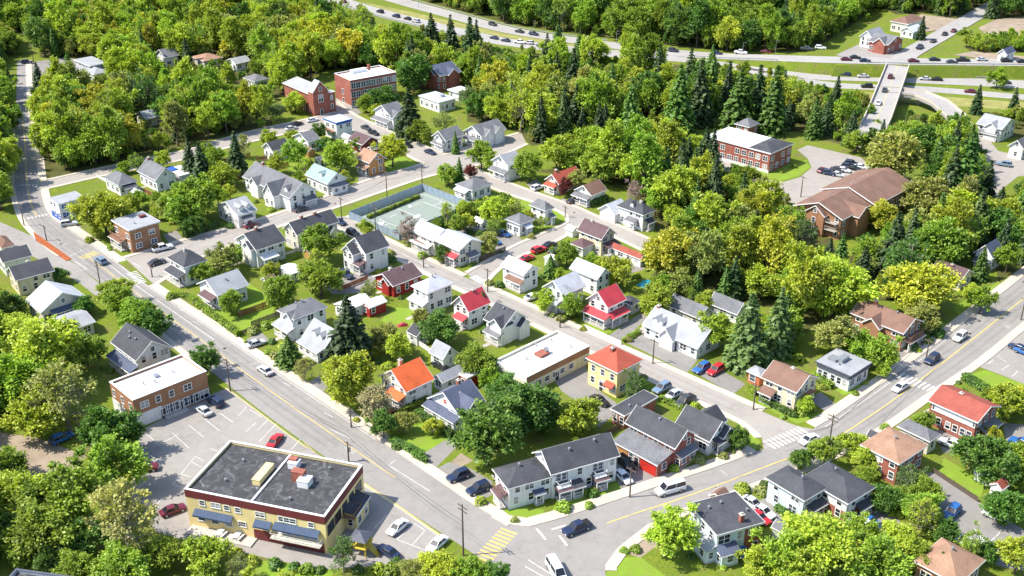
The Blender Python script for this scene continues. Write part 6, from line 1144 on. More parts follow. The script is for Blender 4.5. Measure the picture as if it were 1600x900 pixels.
def limbs(segs, n=6):
    """segs: (a, b, r0, r1) -> quads"""
    V, Q = [], []
    for a, b, r0, r1 in segs:
        a, b = np.array(a, float), np.array(b, float); d = b - a; d /= np.linalg.norm(d) + 1e-9
        u = np.cross(d, [.3, .9, .2]); u /= np.linalg.norm(u); w = np.cross(d, u); base = len(V)
        for c, r in ((a, r0), (b, r1)):
            for i in range(n): t = 2 * math.pi * i / n; V.append(c + u * r * math.cos(t) + w * r * math.sin(t))
        for i in range(n): Q.append((base + i, base + (i + 1) % n, base + n + (i + 1) % n, base + n + i))
    return np.array(V), np.array(Q)
def leafquads_dir(c, axis, nrm, size, r, asp=1.5):
    """leaf sprays whose long side follows the twig"""
    n = len(c); u = axis / (np.linalg.norm(axis, axis=1)[:, None] + 1e-9); v = np.cross(nrm, u); v /= np.linalg.norm(v, axis=1)[:, None] + 1e-9; w = np.cross(u, v)
    s = size * r.uniform(.6, 1.4, n)[:, None]; bend = w * s * .2
    return np.stack([c - u * s * asp * .5, c - v * s * .45 + bend, c + u * s * asp * .5 - bend, c + v * s * .45 + bend], 1).reshape(-1, 3)
def broadleaf(seed, sparse=False, size=.36, tall=1.0, wide=1.0, nl=44, vase=0.0, dens=14.5):
    r = np.random.default_rng(seed); segs = []; ctr = np.array([0, 0, 6.0 * tall]); rad = np.array([5 * wide, 5 * wide, 5.2 * tall])
    th = 3.6 * tall; lean = r.normal(0, .3, 2); top = np.array([lean[0], lean[1], th])
    segs.append(((0, 0, -.3), (lean[0] * .5, lean[1] * .5, th * .5), .34, .27)); segs.append(((lean[0] * .5, lean[1] * .5, th * .5), top, .27, .22))
    segs.append((top, top + [r.normal(0, .4), r.normal(0, .4), 4.2 * tall], .22, .06)); L = []
    amp = r.uniform(.1, .22, 3); ph = r.uniform(0, 6.28, 3)
    for k in range(nl):
        d = r.normal(size=3); d[2] = d[2] * .8 + .12; d /= np.linalg.norm(d); f = r.uniform(.42, .86)
        a = math.atan2(d[1], d[0]); wob = 1 + amp[0] * math.sin(2 * a + ph[0]) + amp[1] * math.sin(3 * a + ph[1]) + amp[2] * math.sin(5 * a + 3 * d[2] + ph[2])
        c = ctr + d * rad * f * wob; c[:2] *= 1 + vase * (c[2] - ctr[2]) / rad[2]
        if c[2] > 1.6: L.append((c, r.uniform(.85, 1.95) * (1.1 - .2 * abs(d[2]))))
    L.append((ctr + [0, 0, rad[2] * .74], 1.4)); L.append((ctr + [0, 0, .6], 2.0))
    C, A, N, T = [], [], [], []
    for i, (c, lr) in enumerate(L):
        m = np.array([lean[0], lean[1], th * r.uniform(.7, 1.0) + max(0, c[2] - th) * .25]); mid = m * .45 + c * .55 + r.normal(0, .3, 3)
        if i % 2 == 0 or sparse: segs.append((m, mid, .12, .075)); segs.append((mid, c, .075, .03))
        out = c - ctr; out = out / (np.linalg.norm(out) + 1e-6); nt = max(6, int(lr * lr * dens)); base = c - out * lr * .35; lt = r.normal(0, .16)
        for _ in range(nt):
            d = out * .7 + np.array([0, 0, .38]) + r.normal(0, .62, 3); d /= np.linalg.norm(d); ln = lr * r.uniform(.75, 1.4); mL = 7 if not sparse else 5
            if sparse and r.random() < .5: segs.append((base, base + d * ln, .03, .012))
            t = r.uniform(.25 if not sparse else .5, 1.05, mL)[:, None]; p = base + d * ln * t + r.normal(0, .12 * lr, (mL, 3))
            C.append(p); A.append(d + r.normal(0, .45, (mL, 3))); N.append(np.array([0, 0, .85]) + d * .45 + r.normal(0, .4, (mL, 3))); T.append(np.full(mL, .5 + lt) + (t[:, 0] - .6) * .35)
    C, A, N, T = (np.concatenate(q) for q in (C, A, N, T)); k = C[:, 2] > .8; C, A, N, T = C[k], A[k], N[k], T[k]
    return limbs(segs), leafquads_dir(C, A, N, size, r), np.clip(T + r.normal(0, .17, len(C)), 0, 1)
def conifer(seed, tiers=22, H_=14.0, R0=3.0, size=.5, full=1.0):
    r = np.random.default_rng(seed + 100); C, N, segs = [], [], [((0, 0, -.3), (0, 0, H_ * .55), .26, .16), ((0, 0, H_ * .55), (0, 0, H_), .16, .02)]
    for k in range(tiers):
        f = k / (tiers - 1); z = 1.1 + f ** .95 * (H_ - 1.5); R = R0 * (1 - f) ** .82 * full + .18; nb = max(4, int(11 * (1 - f) + 4)); ph = r.random() * 6.28
        for i in range(nb):
            a = ph + 6.283 * i / nb + r.normal(0, .14); Rb = R * r.uniform(.72, 1.12); dr = np.array([math.cos(a), math.sin(a)]); droop = .32 + .25 * (1 - f)
            if R > .8: segs.append(((0, 0, z), (dr[0] * Rb * .8, dr[1] * Rb * .8, z - droop * Rb * .5), .035, .012))
            m = max(4, int(Rb * 6.0))
            t = (np.arange(m) + r.random(m) * .7) / m; side = r.normal(0, .28, m) * (1.15 - t) * Rb * .55; rad = Rb * (.12 + .9 * t)
            p = np.stack([dr[0] * rad - dr[1] * side, dr[1] * rad + dr[0] * side, z - droop * rad * (.35 + .55 * t) + r.normal(0, .09, m) + .18 * t ** 3 * Rb], 1)
            C.append(p); N.append(np.stack([dr[0] * .55 + r.normal(0, .25, m), dr[1] * .55 + r.normal(0, .25, m), np.ones(m)], 1))
    C, N = np.concatenate(C), np.concatenate(N); sz = size
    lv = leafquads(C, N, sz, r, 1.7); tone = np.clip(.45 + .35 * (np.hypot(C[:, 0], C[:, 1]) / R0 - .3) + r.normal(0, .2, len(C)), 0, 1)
    return limbs(segs, 5), lv, tone
PROTO = {}
wood_col = bpy.data.collections.new('wood_prototypes')
def make_proto(key, gen, bark):
    (tv, tq), lv, tone = gen; lq = np.arange(len(lv)).reshape(-1, 4)
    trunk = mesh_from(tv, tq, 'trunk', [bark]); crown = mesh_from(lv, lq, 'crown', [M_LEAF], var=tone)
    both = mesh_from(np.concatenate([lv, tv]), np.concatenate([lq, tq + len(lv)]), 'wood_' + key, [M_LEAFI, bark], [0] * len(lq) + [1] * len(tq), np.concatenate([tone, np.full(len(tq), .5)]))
    o = bpy.data.objects.new('%02d_%s' % (len(PROTO), key), both); wood_col.objects.link(o); PROTO[key] = (trunk, crown, len(PROTO))
SHP = [dict(), dict(tall=1.18, wide=.88, nl=40), dict(tall=.92, wide=1.08, nl=50), dict(tall=1.05, vase=.22, nl=38), dict(tall=1.32, wide=.76, nl=42), dict(tall=.88, wide=1.1, nl=36, vase=.1), dict(tall=1.12, wide=.96, nl=34), dict(tall=1.22, wide=.9, nl=30, vase=.15)]
for i in range(8): make_proto('b%d' % i, broadleaf(11 + i * 7, **SHP[i]), M_BARK)
for i in range(3): make_proto('s%d' % i, broadleaf(71 + i * 5, True, .3, 1.0 + .1 * i, .95, 34, .15, 9.0), M_BARKL)
for i in range(4): make_proto('c%d' % i, conifer(31 + i * 3, 19, 14, (3.7, 3.2, 4.1, 2.9)[i], .6), M_BARK)
TINT = {'l': (.375, .45, .05), 'm': (.25, .36, .042), 'd': (.115, .22, .04), 'o': (.325, .35, .095), 'y': (.455, .46, .05), 'p': (.36, .27, .3), 'w': (.42, .4, .25), 'r': (.17, .045, .04), 'c': (.065, .115, .042), 'g': (.13, .2, .06)}
TWORD = {'l': 'lime green', 'm': 'mid green', 'd': 'deep green', 'o': 'olive green', 'y': 'golden green', 'p': 'lilac blossoming', 'w': 'pale blossoming', 'r': 'copper red', 'c': 'dark', 'g': 'grey green'}
tr = random.Random(77); TREES = []
def vary(c, k=.13):
    b = 1 + tr.uniform(-k, k) * 1.3; return tuple(max(0, x * b * (1 + tr.uniform(-.07, .07))) for x in c)
def plant(x, y, kind, tint, rx, hz, zz=0.0, label=None, group=None, desc=None, name=None, rnd=False):
    key = kind + str(tr.choice((0, 2, 2, 3, 5, 6)) if rnd and kind == 'b' else tr.randrange({'b': 8, 's': 3, 'c': 4}[kind])); trunk, crown, idx = PROTO[key]
    t = thing(name or ('broadleaf_tree' if kind != 'c' else 'conifer_tree'), label or '', 'tree' if kind != 'c' else 'conifer', (x, y, zz), tr.uniform(0, 6.28), group); t.scale = (rx, rx, hz)
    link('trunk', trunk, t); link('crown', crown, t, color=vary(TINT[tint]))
    TREES.append((x, y, rx * (5 if kind != 'c' else 2.6)))
    if desc: later(t, desc, *to_px(x, y, 3)); t['group'] = group or 'garden and street trees'
    return t
# broadleaf trees of the gardens and streets: crown centre, crown width (pixels), kind, colour
BL = [(160, 326, 72, 'b', 'l'), (300, 302, 72, 'b', 'm'), (268, 316, 44, 'b', 'o'), (285, 330, 50, 'b', 'm'), (345, 268, 44, 'b', 'l'), (316, 423, 34, 'b', 'm'), (348, 405, 48, 'b', 'o'), (362, 398, 36, 'b', 'm'), (180, 452, 46, 'b', 'l'), (92, 427, 26, 'b', 'd'), (463, 238, 40, 'b', 'm'), (530, 243, 48, 'b', 'm'), (612, 234, 46, 'b', 'y'), (700, 272, 32, 'b', 'm'), (735, 267, 20, 'b', 'r'),
 (500, 380, 58, 'b', 'm'), (500, 428, 60, 'b', 'm'), (437, 454, 50, 'b', 'm'), (570, 357, 26, 'b', 'l'), (637, 360, 40, 's', 'p'), (693, 392, 28, 'b', 'd'), (728, 346, 26, 'b', 'l'), (772, 328, 44, 'b', 'l'), (788, 318, 30, 'b', 'm'), (773, 354, 24, 's', 'm'), (752, 241, 40, 'b', 'm'), (828, 258, 44, 'b', 'm'), (882, 291, 24, 'b', 'r'), (900, 281, 30, 'b', 'o'), (845, 346, 22, 's', 'm'), (1168, 270, 32, 'b', 'm'),
 (960, 416, 54, 'b', 'l'), (1025, 312, 44, 'b', 'm'), (992, 300, 30, 's', 'p'), (885, 396, 38, 'b', 'm'), (925, 405, 26, 'b', 'm'), (1035, 388, 50, 'b', 'm'), (1075, 350, 52, 'b', 'y'), (1052, 330, 34, 'b', 'l'), (1062, 442, 46, 'b', 'o'), (1080, 410, 40, 'b', 'l'), (1028, 466, 50, 'b', 'l'), (1102, 467, 32, 'b', 'l'), (1115, 516, 54, 'b', 'l'), (1190, 500, 34, 'b', 'l'),
 (60, 545, 110, 'b', 'l'), (12, 590, 100, 'b', 'm'), (100, 622, 100, 's', 'o'), (55, 640, 80, 'b', 'l'), (172, 672, 80, 'b', 'd'), (182, 470, 46, 'b', 'm'), (215, 490, 64, 'b', 'm'), (238, 505, 50, 'b', 'd'), (132, 545, 54, 'b', 'm'), (318, 562, 48, 'b', 'd'), (130, 475, 32, 'b', 'd'), (12, 478, 44, 'b', 'd'), (20, 515, 60, 'b', 'l'),
 (172, 728, 88, 'b', 'm'), (105, 775, 100, 'b', 'm'), (38, 770, 90, 'b', 'l'), (60, 822, 96, 'b', 'm'), (195, 812, 110, 's', 'o'), (190, 880, 76, 'b', 'm'), (258, 858, 60, 'b', 'm'), (318, 862, 70, 'b', 'l'), (372, 888, 46, 's', 'o'), (8, 828, 66, 'b', 'd'), (130, 830, 70, 'b', 'd'), (10, 725, 60, 'b', 'm'),
 (545, 588, 76, 'b', 'l'), (588, 628, 58, 's', 'w'), (475, 578, 30, 's', 'o'), (604, 525, 46, 'b', 'o'), (622, 540, 40, 'b', 'l'), (687, 508, 58, 'b', 'd'), (746, 560, 58, 'b', 'm'), (765, 590, 34, 'b', 'm'), (598, 662, 40, 'b', 'd'), (760, 676, 98, 'b', 'd'), (816, 632, 90, 'b', 'd'), (790, 610, 60, 'b', 'd'), (905, 645, 62, 'b', 'l'), (850, 652, 50, 'b', 'd'),
 (1225, 505, 56, 'b', 'm'), (1310, 525, 60, 'b', 'o'), (1340, 540, 50, 'b', 'm'), (1376, 548, 54, 'b', 'm'), (1440, 490, 52, 'b', 'o'), (1535, 468, 38, 'b', 'm'), (1382, 578, 22, 'b', 'l'), (1578, 628, 56, 'b', 'l'), (1520, 455, 30, 'b', 'l'), (1050, 830, 78, 'b', 'l'), (1253, 714, 34, 'b', 'd'), (1290, 706, 46, 'b', 'm'), (1334, 692, 50, 'b', 'l'), (1352, 715, 42, 'b', 'l'),
 (1424, 748, 44, 's', 'g'), (1384, 775, 46, 'b', 'd'), (1440, 790, 56, 'b', 'm'), (1540, 706, 80, 'b', 'd'), (1410, 842, 62, 'b', 'l'), (1292, 846, 106, 'b', 'l'), (1182, 884, 60, 'b', 'l'), (1440, 872, 44, 'b', 'm'), (1340, 216, 38, 'b', 'm'), (1364, 220, 36, 'b', 'd'), (1395, 214, 44, 'b', 'm'), (1425, 208, 44, 'b', 'm'), (1452, 214, 48, 'b', 'd'), (1480, 208, 40, 'b', 'm'), (22, 22, 44, 'b', 'm'), (60, 30, 46, 'b', 'm'), (8, 60, 40, 'b', 'm'), (92, 20, 40, 'b', 'l'), (115, 880, 56, 'b', 'm'), (78, 872, 50, 'b', 'd'), (30, 860, 44, 'b', 'm'), (1222, 870, 80, 'b', 'm'), (1370, 878, 84, 'b', 'm'), (1250, 890, 70, 'b', 'l'), (1482, 826, 34, 'b', 'd'), (1572, 788, 60, 'b', 'd'), (1592, 868, 60, 'b', 'l'), (1598, 740, 40, 'b', 'm'), (1546, 862, 36, 'b', 'd'), (1330, 868, 60, 'b', 'o'),
 (535, 868, 50, 's', 'g'), (690, 884, 60, 'b', 'l'), (735, 893, 56, 'b', 'm'), (775, 897, 40, 'b', 'd'), (640, 893, 40, 's', 'o'), (1222, 398, 60, 'b', 'l'), (1307, 440, 96, 'b', 'l'), (1240, 440, 60, 'b', 'm'), (1190, 440, 50, 'b', 'l'), (1440, 442, 86, 'b', 'y'), (1470, 372, 80, 'b', 'm'), (1510, 330, 66, 'b', 'l'), (1560, 345, 64, 'b', 'd'), (1378, 332, 50, 'b', 'y'), (1392, 246, 78, 'b', 'o'), (1450, 300, 64, 'b', 'o'), (1258, 368, 44, 's', 'g'), (1576, 402, 42, 'b', 'm'),
 (1160, 345, 66, 'b', 'o'), (1195, 310, 58, 'b', 'l'), (1120, 330, 44, 'b', 'm'), (1140, 395, 50, 'b', 'm'), (1356, 392, 46, 'b', 'm'), (1405, 400, 50, 'b', 'd'), (870, 240, 50, 'b', 'l'), (980, 262, 40, 'b', 'l'), (940, 255, 56, 'b', 'm'), (905, 245, 46, 'b', 'm'), (730, 155, 34, 's', 'g'), (655, 205, 34, 'b', 'm'), (692, 188, 34, 's', 'o'), (572, 158, 30, 'b', 'm'), (600, 152, 40, 'b', 'd'), (460, 156, 34, 'b', 'l'), (645, 112, 52, 'b', 'd'), (410, 150, 36, 'b', 'm'), (430, 170, 30, 's', 'g'),
 (232, 350, 26, 'b', 'o'), (215, 308, 32, 'b', 'm'), (300, 350, 34, 'b', 'd'), (588, 170, 22, 'b', 'l'), (560, 222, 20, 'b', 'm'), (497, 205, 24, 'b', 'd'), (1560, 120, 30, 'b', 'm'), (1505, 55, 22, 'b', 'm')]
for cx, cy, w, kind, tint in BL:
    r = w / 2 / S(cy) * 1.02; s = r / 5; hz = s * (.92 if r > 3 else 1.0); x, y = P(cx, cy, 6.3 * hz); size = 'large' if r > 5.4 else 'small' if r < 3 else 'mid-sized'
    plant(x, y, kind, tint, s * 1.06, hz, rnd=True, desc='%s %s tree' % (size, TWORD[tint]) if kind == 'b' else '%s %s thin-crowned tree' % (size, TWORD[tint]))
# conifers: top and foot (pixels), width factor
CF = [(548, 462, 562, 1.25, 'c'), (453, 524, 570, 1.3, 'd'), (1165, 458, 572, 1.15, 'g'), (372, 205, 275, .9, 'c'), (318, 222, 292, 1.0, 'c'), (300, 215, 280, .8, 'c'), (718, 246, 285, .8, 'd'), (712, 327, 358, .9, 'd'), (690, 337, 360, .9, 'd'), (641, 135, 215, 1.1, 'c'), (1040, 232, 305, .8, 'd'), (1110, 200, 288, .9, 'c'), (1083, 230, 292, .8, 'd'), (1062, 215, 300, .9, 'c'), (860, 398, 432, 1.0, 'd'), (1145, 402, 465, 1.1, 'c'), (1132, 415, 468, 1.0, 'd'), (1390, 330, 430, 1.0, 'c'), (1418, 325, 412, .9, 'c'),
 (1500, 200, 330, 1.0, 'd'), (1478, 225, 330, .9, 'c'), (1530, 385, 437, .9, 'd'), (1465, 862, 905, 1.0, 'd'), (755, 400 + 55, 500, 1.0, 'd'), (1524, 132, 178, 1.0, 'c'), (1580, 136, 184, 1.0, 'c'), (1305, 118, 165, 1.0, 'c'), (65, 97, 150, 1.0, 'c'), (90, 105, 150, .8, 'c'), (675, 20, 80, 1.1, 'c'), (705, 22, 85, 1.0, 'c'), (735, 26, 92, 1.2, 'c'), (745, 30, 88, .9, 'c'), (870, 45, 95, 1.2, 'd'), (905, 50, 102, 1.1, 'd'), (895, 75, 160, 1.0, 'c'), (1438, 25, 62, 1.0, 'c'), (712, 205, 240, .8, 'd'),
 (1205, 85, 210, 1.1, 'd'), (1075, 75, 165, .9, 'c'), (1108, 88, 180, 1.0, 'd'), (1135, 95, 175, .9, 'c'), (1028, 70, 150, .8, 'c'), (1310, 365, 430, .9, 'd'), (1225, 455, 520, .9, 'd'), (985, 120, 210, .9, 'd'), (1090, 92, 196, 1.1, 'c'), (1058, 98, 206, 1.0, 'd'), (1152, 104, 204, 1.2, 'd'), (1180, 100, 202, 1.0, 'c'), (955, 98, 168, .9, 'd'), (1270, 150, 216, 1.0, 'd'), (1376, 186, 226, .9, 'c'), (1328, 172, 228, 1.0, 'c'), (1590, 288, 362, 1.1, 'd'), (1556, 292, 352, 1.0, 'c'), (1290, 372, 440, .9, 'c'), (1345, 385, 448, 1.0, 'c'), (1100, 355, 425, 1.0, 'c'), (1088, 420, 470, .8, 'd'), (1010, 228, 285, .8, 'c'), (935, 160, 222, .9, 'c'), (860, 130, 195, .9, 'd'), (1462, 300, 372, 1.0, 'd'), (1536, 250, 322, .9, 'c')]
for cx, yt, yb, wf, tint in CF:
    zz = HZ if (cx == 1438) else 0; x, y = P(cx, yb, zz); h = 2.0
    while to_px(x, y, zz + h)[1] > yt and h < 24: h += .1
    s = h / 14; plant(x, y, 'c', tint, s ** .8 * wf * 1.05, s, zz, desc='%s %s spire-shaped conifer' % ('tall' if h > 13 else 'short' if h < 7 else 'slender', TWORD[tint]))

# ------------------------------------------------------------------ woods
def blocked(x, y, m):
    for fx, fy, t, hw, hd in FOOT:
        dx, dy = x - fx, y - fy
        if abs(dx) > 26 or abs(dy) > 26: continue
        u, v = dx * math.cos(t) + dy * math.sin(t), -dx * math.sin(t) + dy * math.cos(t)
        if abs(u) < hw + m and abs(v) < hd + m: return True
    for pp, (x0, y0, x1, y1) in PBB:
        if x0 - 2 < x < x1 + 2 and y0 - 2 < y < y1 + 2:
            for ox, oy in ((0, 0), (m * .5, 0), (-m * .5, 0), (0, m * .5), (0, -m * .5)):
                if in_poly(x + ox, y + oy, pp): return True
    return False
KEEP = []                                      # (pixel x, pixel y, distance): places the photograph shows free of trees
def keep_px(poly, step=11):
    xs, ys = [p[0] for p in poly], [p[1] for p in poly]; a = min(xs)
    while a < max(xs):
        c = min(ys)
        while c < max(ys):
            if in_poly(a, c, poly): KEEP.append((a, c, P(a, c)[1]))
            c += step * .6
        a += step
for pp in ([(515, -6), (620, -6), (800, 40), (925, 58), (1060, 76), (1250, 84), (1250, 104), (1060, 97), (925, 88), (800, 76), (662, 46)], [(1250, 86), (1600, 88), (1600, 160), (1500, 172), (1430, 178), (1385, 186), (1362, 186), (1380, 150), (1252, 132)], [(1120, 192), (1245, 222), (1262, 244), (1345, 244), (1355, 265), (1262, 305), (1200, 285), (1120, 235)],
 [(1248, 318), (1370, 262), (1438, 292), (1440, 306), (1340, 352), (1312, 388), (1250, 368)], [(175, 264), (290, 240), (420, 203), (540, 178), (540, 200), (400, 217), (290, 250)], [(24, 110), (44, 110), (46, 180), (64, 300), (90, 345), (30, 330), (22, 225)], [(520, 158), (640, 212), (690, 238), (810, 208), (815, 225), (720, 264), (640, 240), (530, 195)], [(800, 285), (1010, 372), (1000, 390), (800, 306)],
 [(1535, 225), (1560, 236), (1600, 246), (1600, 270), (1545, 300)], [(1330, 60), (1510, 30), (1520, 40), (1420, 92), (1310, 92)], [(1520, 35), (1640, 35), (1640, 62), (1530, 60)], [(10, 60), (75, 92), (60, 110), (10, 110)]): keep_px(pp)
KEEP += KEEP3; KARR = np.array(KEEP)
def hides(x, y, zz, r, h):
    cx, cy = to_px(x, y, zz + h * .58); tx, ty = to_px(x, y, zz + h); bx, by = to_px(x, y, zz); rx = r * S(by) * .92; ry = abs(by - ty) * .44
    k = KARR[KARR[:, 2] > y + 2]
    return bool((((k[:, 0] - cx) / rx) ** 2 + ((k[:, 1] - cy) / ry) ** 2 < 1).any())
PBB = [(pp, (min(p[0] for p in pp), min(p[1] for p in pp), max(p[0] for p in pp), max(p[1] for p in pp))) for pp in PAVED]
WOODS = [('in the wood above the top street', [(66, 282), (165, 258), (330, 218), (425, 198), (425, 160), (505, 112), (620, 98), (660, 70), (500, 16), (460, -8), (420, -40), (-160, -60), (-160, 20), (30, 50), (60, 60), (62, 90), (175, 92), (178, 130), (52, 150), (58, 220)], .1, 'llmmdoylmll', 6.4),
 ('between the brick school and the highway', [(640, 140), (730, 140), (730, 190), (810, 206), (830, 228), (1005, 210), (1100, 190), (1118, 178), (1260, 210), (1345, 235), (1350, 176), (1240, 132), (1100, 104), (930, 92), (800, 80), (690, 56), (620, 66), (560, 104), (620, 120)], .22, 'llmmlmdoyll', 6.2),
 ('in the wood behind the upper street', [(835, 268), (1005, 240), (1060, 246), (1130, 268), (1195, 300), (1240, 322), (1245, 372), (1300, 372), (1310, 400), (1290, 480), (1200, 480), (1110, 462), (1010, 440), (1045, 400), (1020, 350), (985, 300), (930, 280)], .2, 'llmmlodlyml', 6.2),
 ('in the wood around the long brown-roofed residence', [(1330, 400), (1440, 350), (1460, 310), (1540, 300), (1545, 400), (1470, 405), (1455, 470), (1320, 470), (1210, 560), (1190, 530), (1250, 490)], .2, 'llmmldol', 6.2),
 ('beyond the highway', [(630, -8), (700, 12), (800, 38), (920, 56), (1050, 72), (1140, 80), (1260, 82), (1290, 66), (1330, 40), (1390, -5), (1420, -60), (560, -60), (540, -40)], .1, 'mmdmlmdm', 6.4),
 ('beside the slip road', [(1255, 160), (1345, 165), (1352, 215), (1400, 240), (1530, 232), (1525, 205), (1500, 200), (1440, 180), (1420, 175), (1400, 200), (1372, 210), (1350, 150), (1260, 140)], .3, 'mmdlm', 4.8),
 ('right of the slip road', [(1500, 212), (1535, 212), (1530, 180), (1620, 184), (1640, 215), (1600, 215), (1540, 215), (1540, 320), (1440, 300), (1470, 250)], .4, 'mdml', 5.0),
 ('left of the main road bend', [(-60, 330), (5, 330), (12, 240), (14, 130), (8, 70), (-80, 30), (-160, 200)], .1, 'mlmd', 5.4),
 ('behind the left edge gardens', [(-120, 480), (-5, 470), (2, 640), (-10, 900), (-140, 900)], .1, 'mlml', 6.0),
 ('by the upper right road', [(1565, 320), (1620, 330), (1660, 350), (1600, 420), (1560, 440), (1555, 410)], .3, 'mdml', 5.0),
 ('on the hill by the spur road', [(1400, 22), (1385, 15), (1430, -25), (1560, -25), (1700, -25), (1720, 30), (1600, 25), (1530, 30), (1490, 30), (1450, 20)], .2, 'mmdl', 6.0),
 ('below the raised road', [(1310, 111), (1372, 112), (1374, 117.5), (1310, 116)], 0, 'lmo', 2.4), ('below the raised road past the overpass', [(1428, 112), (1700, 116), (1700, 122), (1430, 117.5)], 0, 'lomd', 2.4),
 ('far to the left of the town', [(-520, -60), (-160, -60), (-160, 460), (-130, 900), (-420, 900), (-620, 300)], .12, 'mlmdo', 7.0), ('far to the right of the town', [(1740, 170), (2100, 170), (2100, 760), (1760, 760), (1690, 640), (1700, 420)], .15, 'mlmd', 7.0),
 ('beyond the far edge', [(-500, -60), (560, -60), (1420, -60), (1900, -40), (1900, -120), (-500, -120)], .12, 'mmdl', 8.0), ('below the near edge', [(380, 1050), (820, 1060), (820, 1160), (380, 1160)], .1, 'mlm', 7.0),
 ('in the hedgerow below the far slope', [(1505, 72), (1540, 66), (1700, 70), (1700, 80), (1520, 82)], 0, 'mlm', 2.8)]
M_FLOOR = surf('forest_floor', (.085, .09, .028), .95, .4, .3, .1, fine=2.5, bump=.5, dirt=(.06, .045, .025))
for k, (where, poly, pc, tints, sp) in enumerate(WOODS):
    zq = HZ if ('spur' in where or 'slope' in where) else 0.0; area('forest_floor', [Vector(P(a, c, zq)) for a, c in poly], zq + .0035 - (.002 * (k % 2)) + (0 if not zq else -.03), M_FLOOR, 0, False)
cand = []; fr = random.Random(9); GRID = {}
def near_tree(x, y, d):
    i, j = int(x // 8), int(y // 8)
    for a in (-1, 0, 1):
        for b in (-1, 0, 1):
            for (u, v, r_) in GRID.get((i + a, j + b), ()):
                if (u - x) ** 2 + (v - y) ** 2 < max(d, r_) ** 2: return True
    return False
for x, y, r_ in TREES: GRID.setdefault((int(x // 8), int(y // 8)), []).append((x, y, r_ * .9))
for where, poly, pc, tints, sp in WOODS:
    zz = HZ - .05 if ('spur' in where or 'slope' in where) else 0.0
    pw = [P(a, c, zz) for a, c in poly]; x0, x1 = min(p[0] for p in pw), max(p[0] for p in pw); y0, y1 = min(p[1] for p in pw), max(p[1] for p in pw)
    tries = int((x1 - x0) * (y1 - y0) / (sp * sp) * 5)
    for _ in range(tries):
        x, y = fr.uniform(x0, x1), fr.uniform(y0, y1)
        if not in_poly(x, y, pw) or near_tree(x, y, sp * fr.uniform(.78, 1.1)): continue
        if blocked(x, y, 3.4 if sp > 4.5 else .5): continue
        px, py = to_px(x, y, zz + 5)
        con = fr.random() < pc; tint = fr.choice('ccdg') if con else fr.choice(tints); r = sp * fr.uniform(.72, 1.1) * (1.0 if sp > 4.5 else .8)
        if py < 40 and not con and tint == 'l' and fr.random() < .4: tint = 'm'
        if py > -20 and sp > 4.5 and not (py < 110 and 850 < px < 1260 and fr.random() < .04) and hides(x, y, zz, 2.8 if con else r, (16 if con else 14.5 * r / 5)): continue
        GRID.setdefault((int(x // 8), int(y // 8)), []).append((x, y, 1.5)); cand.append((x, y, zz, con, tint, r, where, px, py))
under = []
for where, poly, pc, tints, sp in WOODS:
    zz = HZ - .05 if ('spur' in where or 'slope' in where) else 0.0; pw = [P(a, c, zz) for a, c in poly]; x0, x1 = min(p[0] for p in pw), max(p[0] for p in pw); y0, y1 = min(p[1] for p in pw), max(p[1] for p in pw); n_ = 0
    for _ in range(int((x1 - x0) * (y1 - y0) / 22)):
        x, y = fr.uniform(x0, x1), fr.uniform(y0, y1)
        if not in_poly(x, y, pw) or near_tree(x, y, 1.6) or blocked(x, y, 1.5): continue
        r = fr.uniform(1.0, 2.4)
        if hides(x, y, zz, r, r * 2.2): continue
        GRID.setdefault((int(x // 8), int(y // 8)), []).append((x, y, 1.0)); under.append((x, y, zz, False, fr.choice('mdmlo'), r, where, 0, 0))
vis = [c for c in cand if -30 < c[7] < 1630 and c[8] > -30]
vis.sort(key=lambda c: c[1])
nb, nc = 300 - len(BL), 230; solo, mass = set(), []
for c in vis:
    if c[3] and nc > 0: nc -= 1; solo.add(c)
    elif not c[3] and nb > 0: nb -= 1; solo.add(c)
for c in cand:
    x, y, zz, con, tint, r, where, px, py = c
    if c in solo:
        s = r / 5
        lab = '%s %s %s' % (TWORD[tint], 'conifer' if con else 'broadleaf tree', where)
        if con: h = fr.uniform(.75, 1.2); t_ = plant(x, y, 'c', tint, h * .95, h, zz, lab, lab.replace('conifer', 'conifers'))
        else: t_ = plant(x, y, 's' if fr.random() < .08 else 'b', tint, s, s * fr.uniform(.95, 1.2), zz, lab, lab.replace(' tree', ' trees'))
        l_ = near_lmk(*to_px(x, y, 3))
        if math.hypot(l_[1][0] - px, l_[1][1] - py) < 60: later(t_, '%s %s' % (TWORD[tint], 'conifer' if con else 'broadleaf tree'), *to_px(x, y, 3))
    else: mass.append(c)
mass += under
me = bpy.data.meshes.new('woodland'); me.from_pydata([(c[0], c[1], c[2]) for c in mass], [], [])
def attr(name, typ, vals, fld='value'):
    a = me.attributes.new(name, typ, 'POINT'); a.data.foreach_set(fld, np.asarray(vals, np.int32 if typ == 'INT' else np.float32).ravel())
idx, sc, rot, col = [], [], [], []
for c in mass:
    if c[3]: k = fr.randrange(4); h = fr.uniform(.75, 1.25); idx.append(11 + k); sc.append((h * .9, h * .9, h))
    else: s = c[5] / 5; idx.append(fr.randrange(8) if fr.random() > .07 else 8 + fr.randrange(3)); sc.append((s, s, s * fr.uniform(.95, 1.25)))
    rot.append((0, 0, fr.uniform(0, 6.28))); col.append((*vary(TINT[c[4]]), 1))
attr('idx', 'INT', idx); attr('scl', 'FLOAT_VECTOR', sc, 'vector'); attr('rot', 'FLOAT_VECTOR', rot, 'vector'); attr('tint', 'FLOAT_COLOR', col, 'color')
wood = link('woodland', me); wood['kind'] = 'stuff'; wood['label'] = 'far mixed woodland around the town and highway'; wood['category'] = 'woodland'
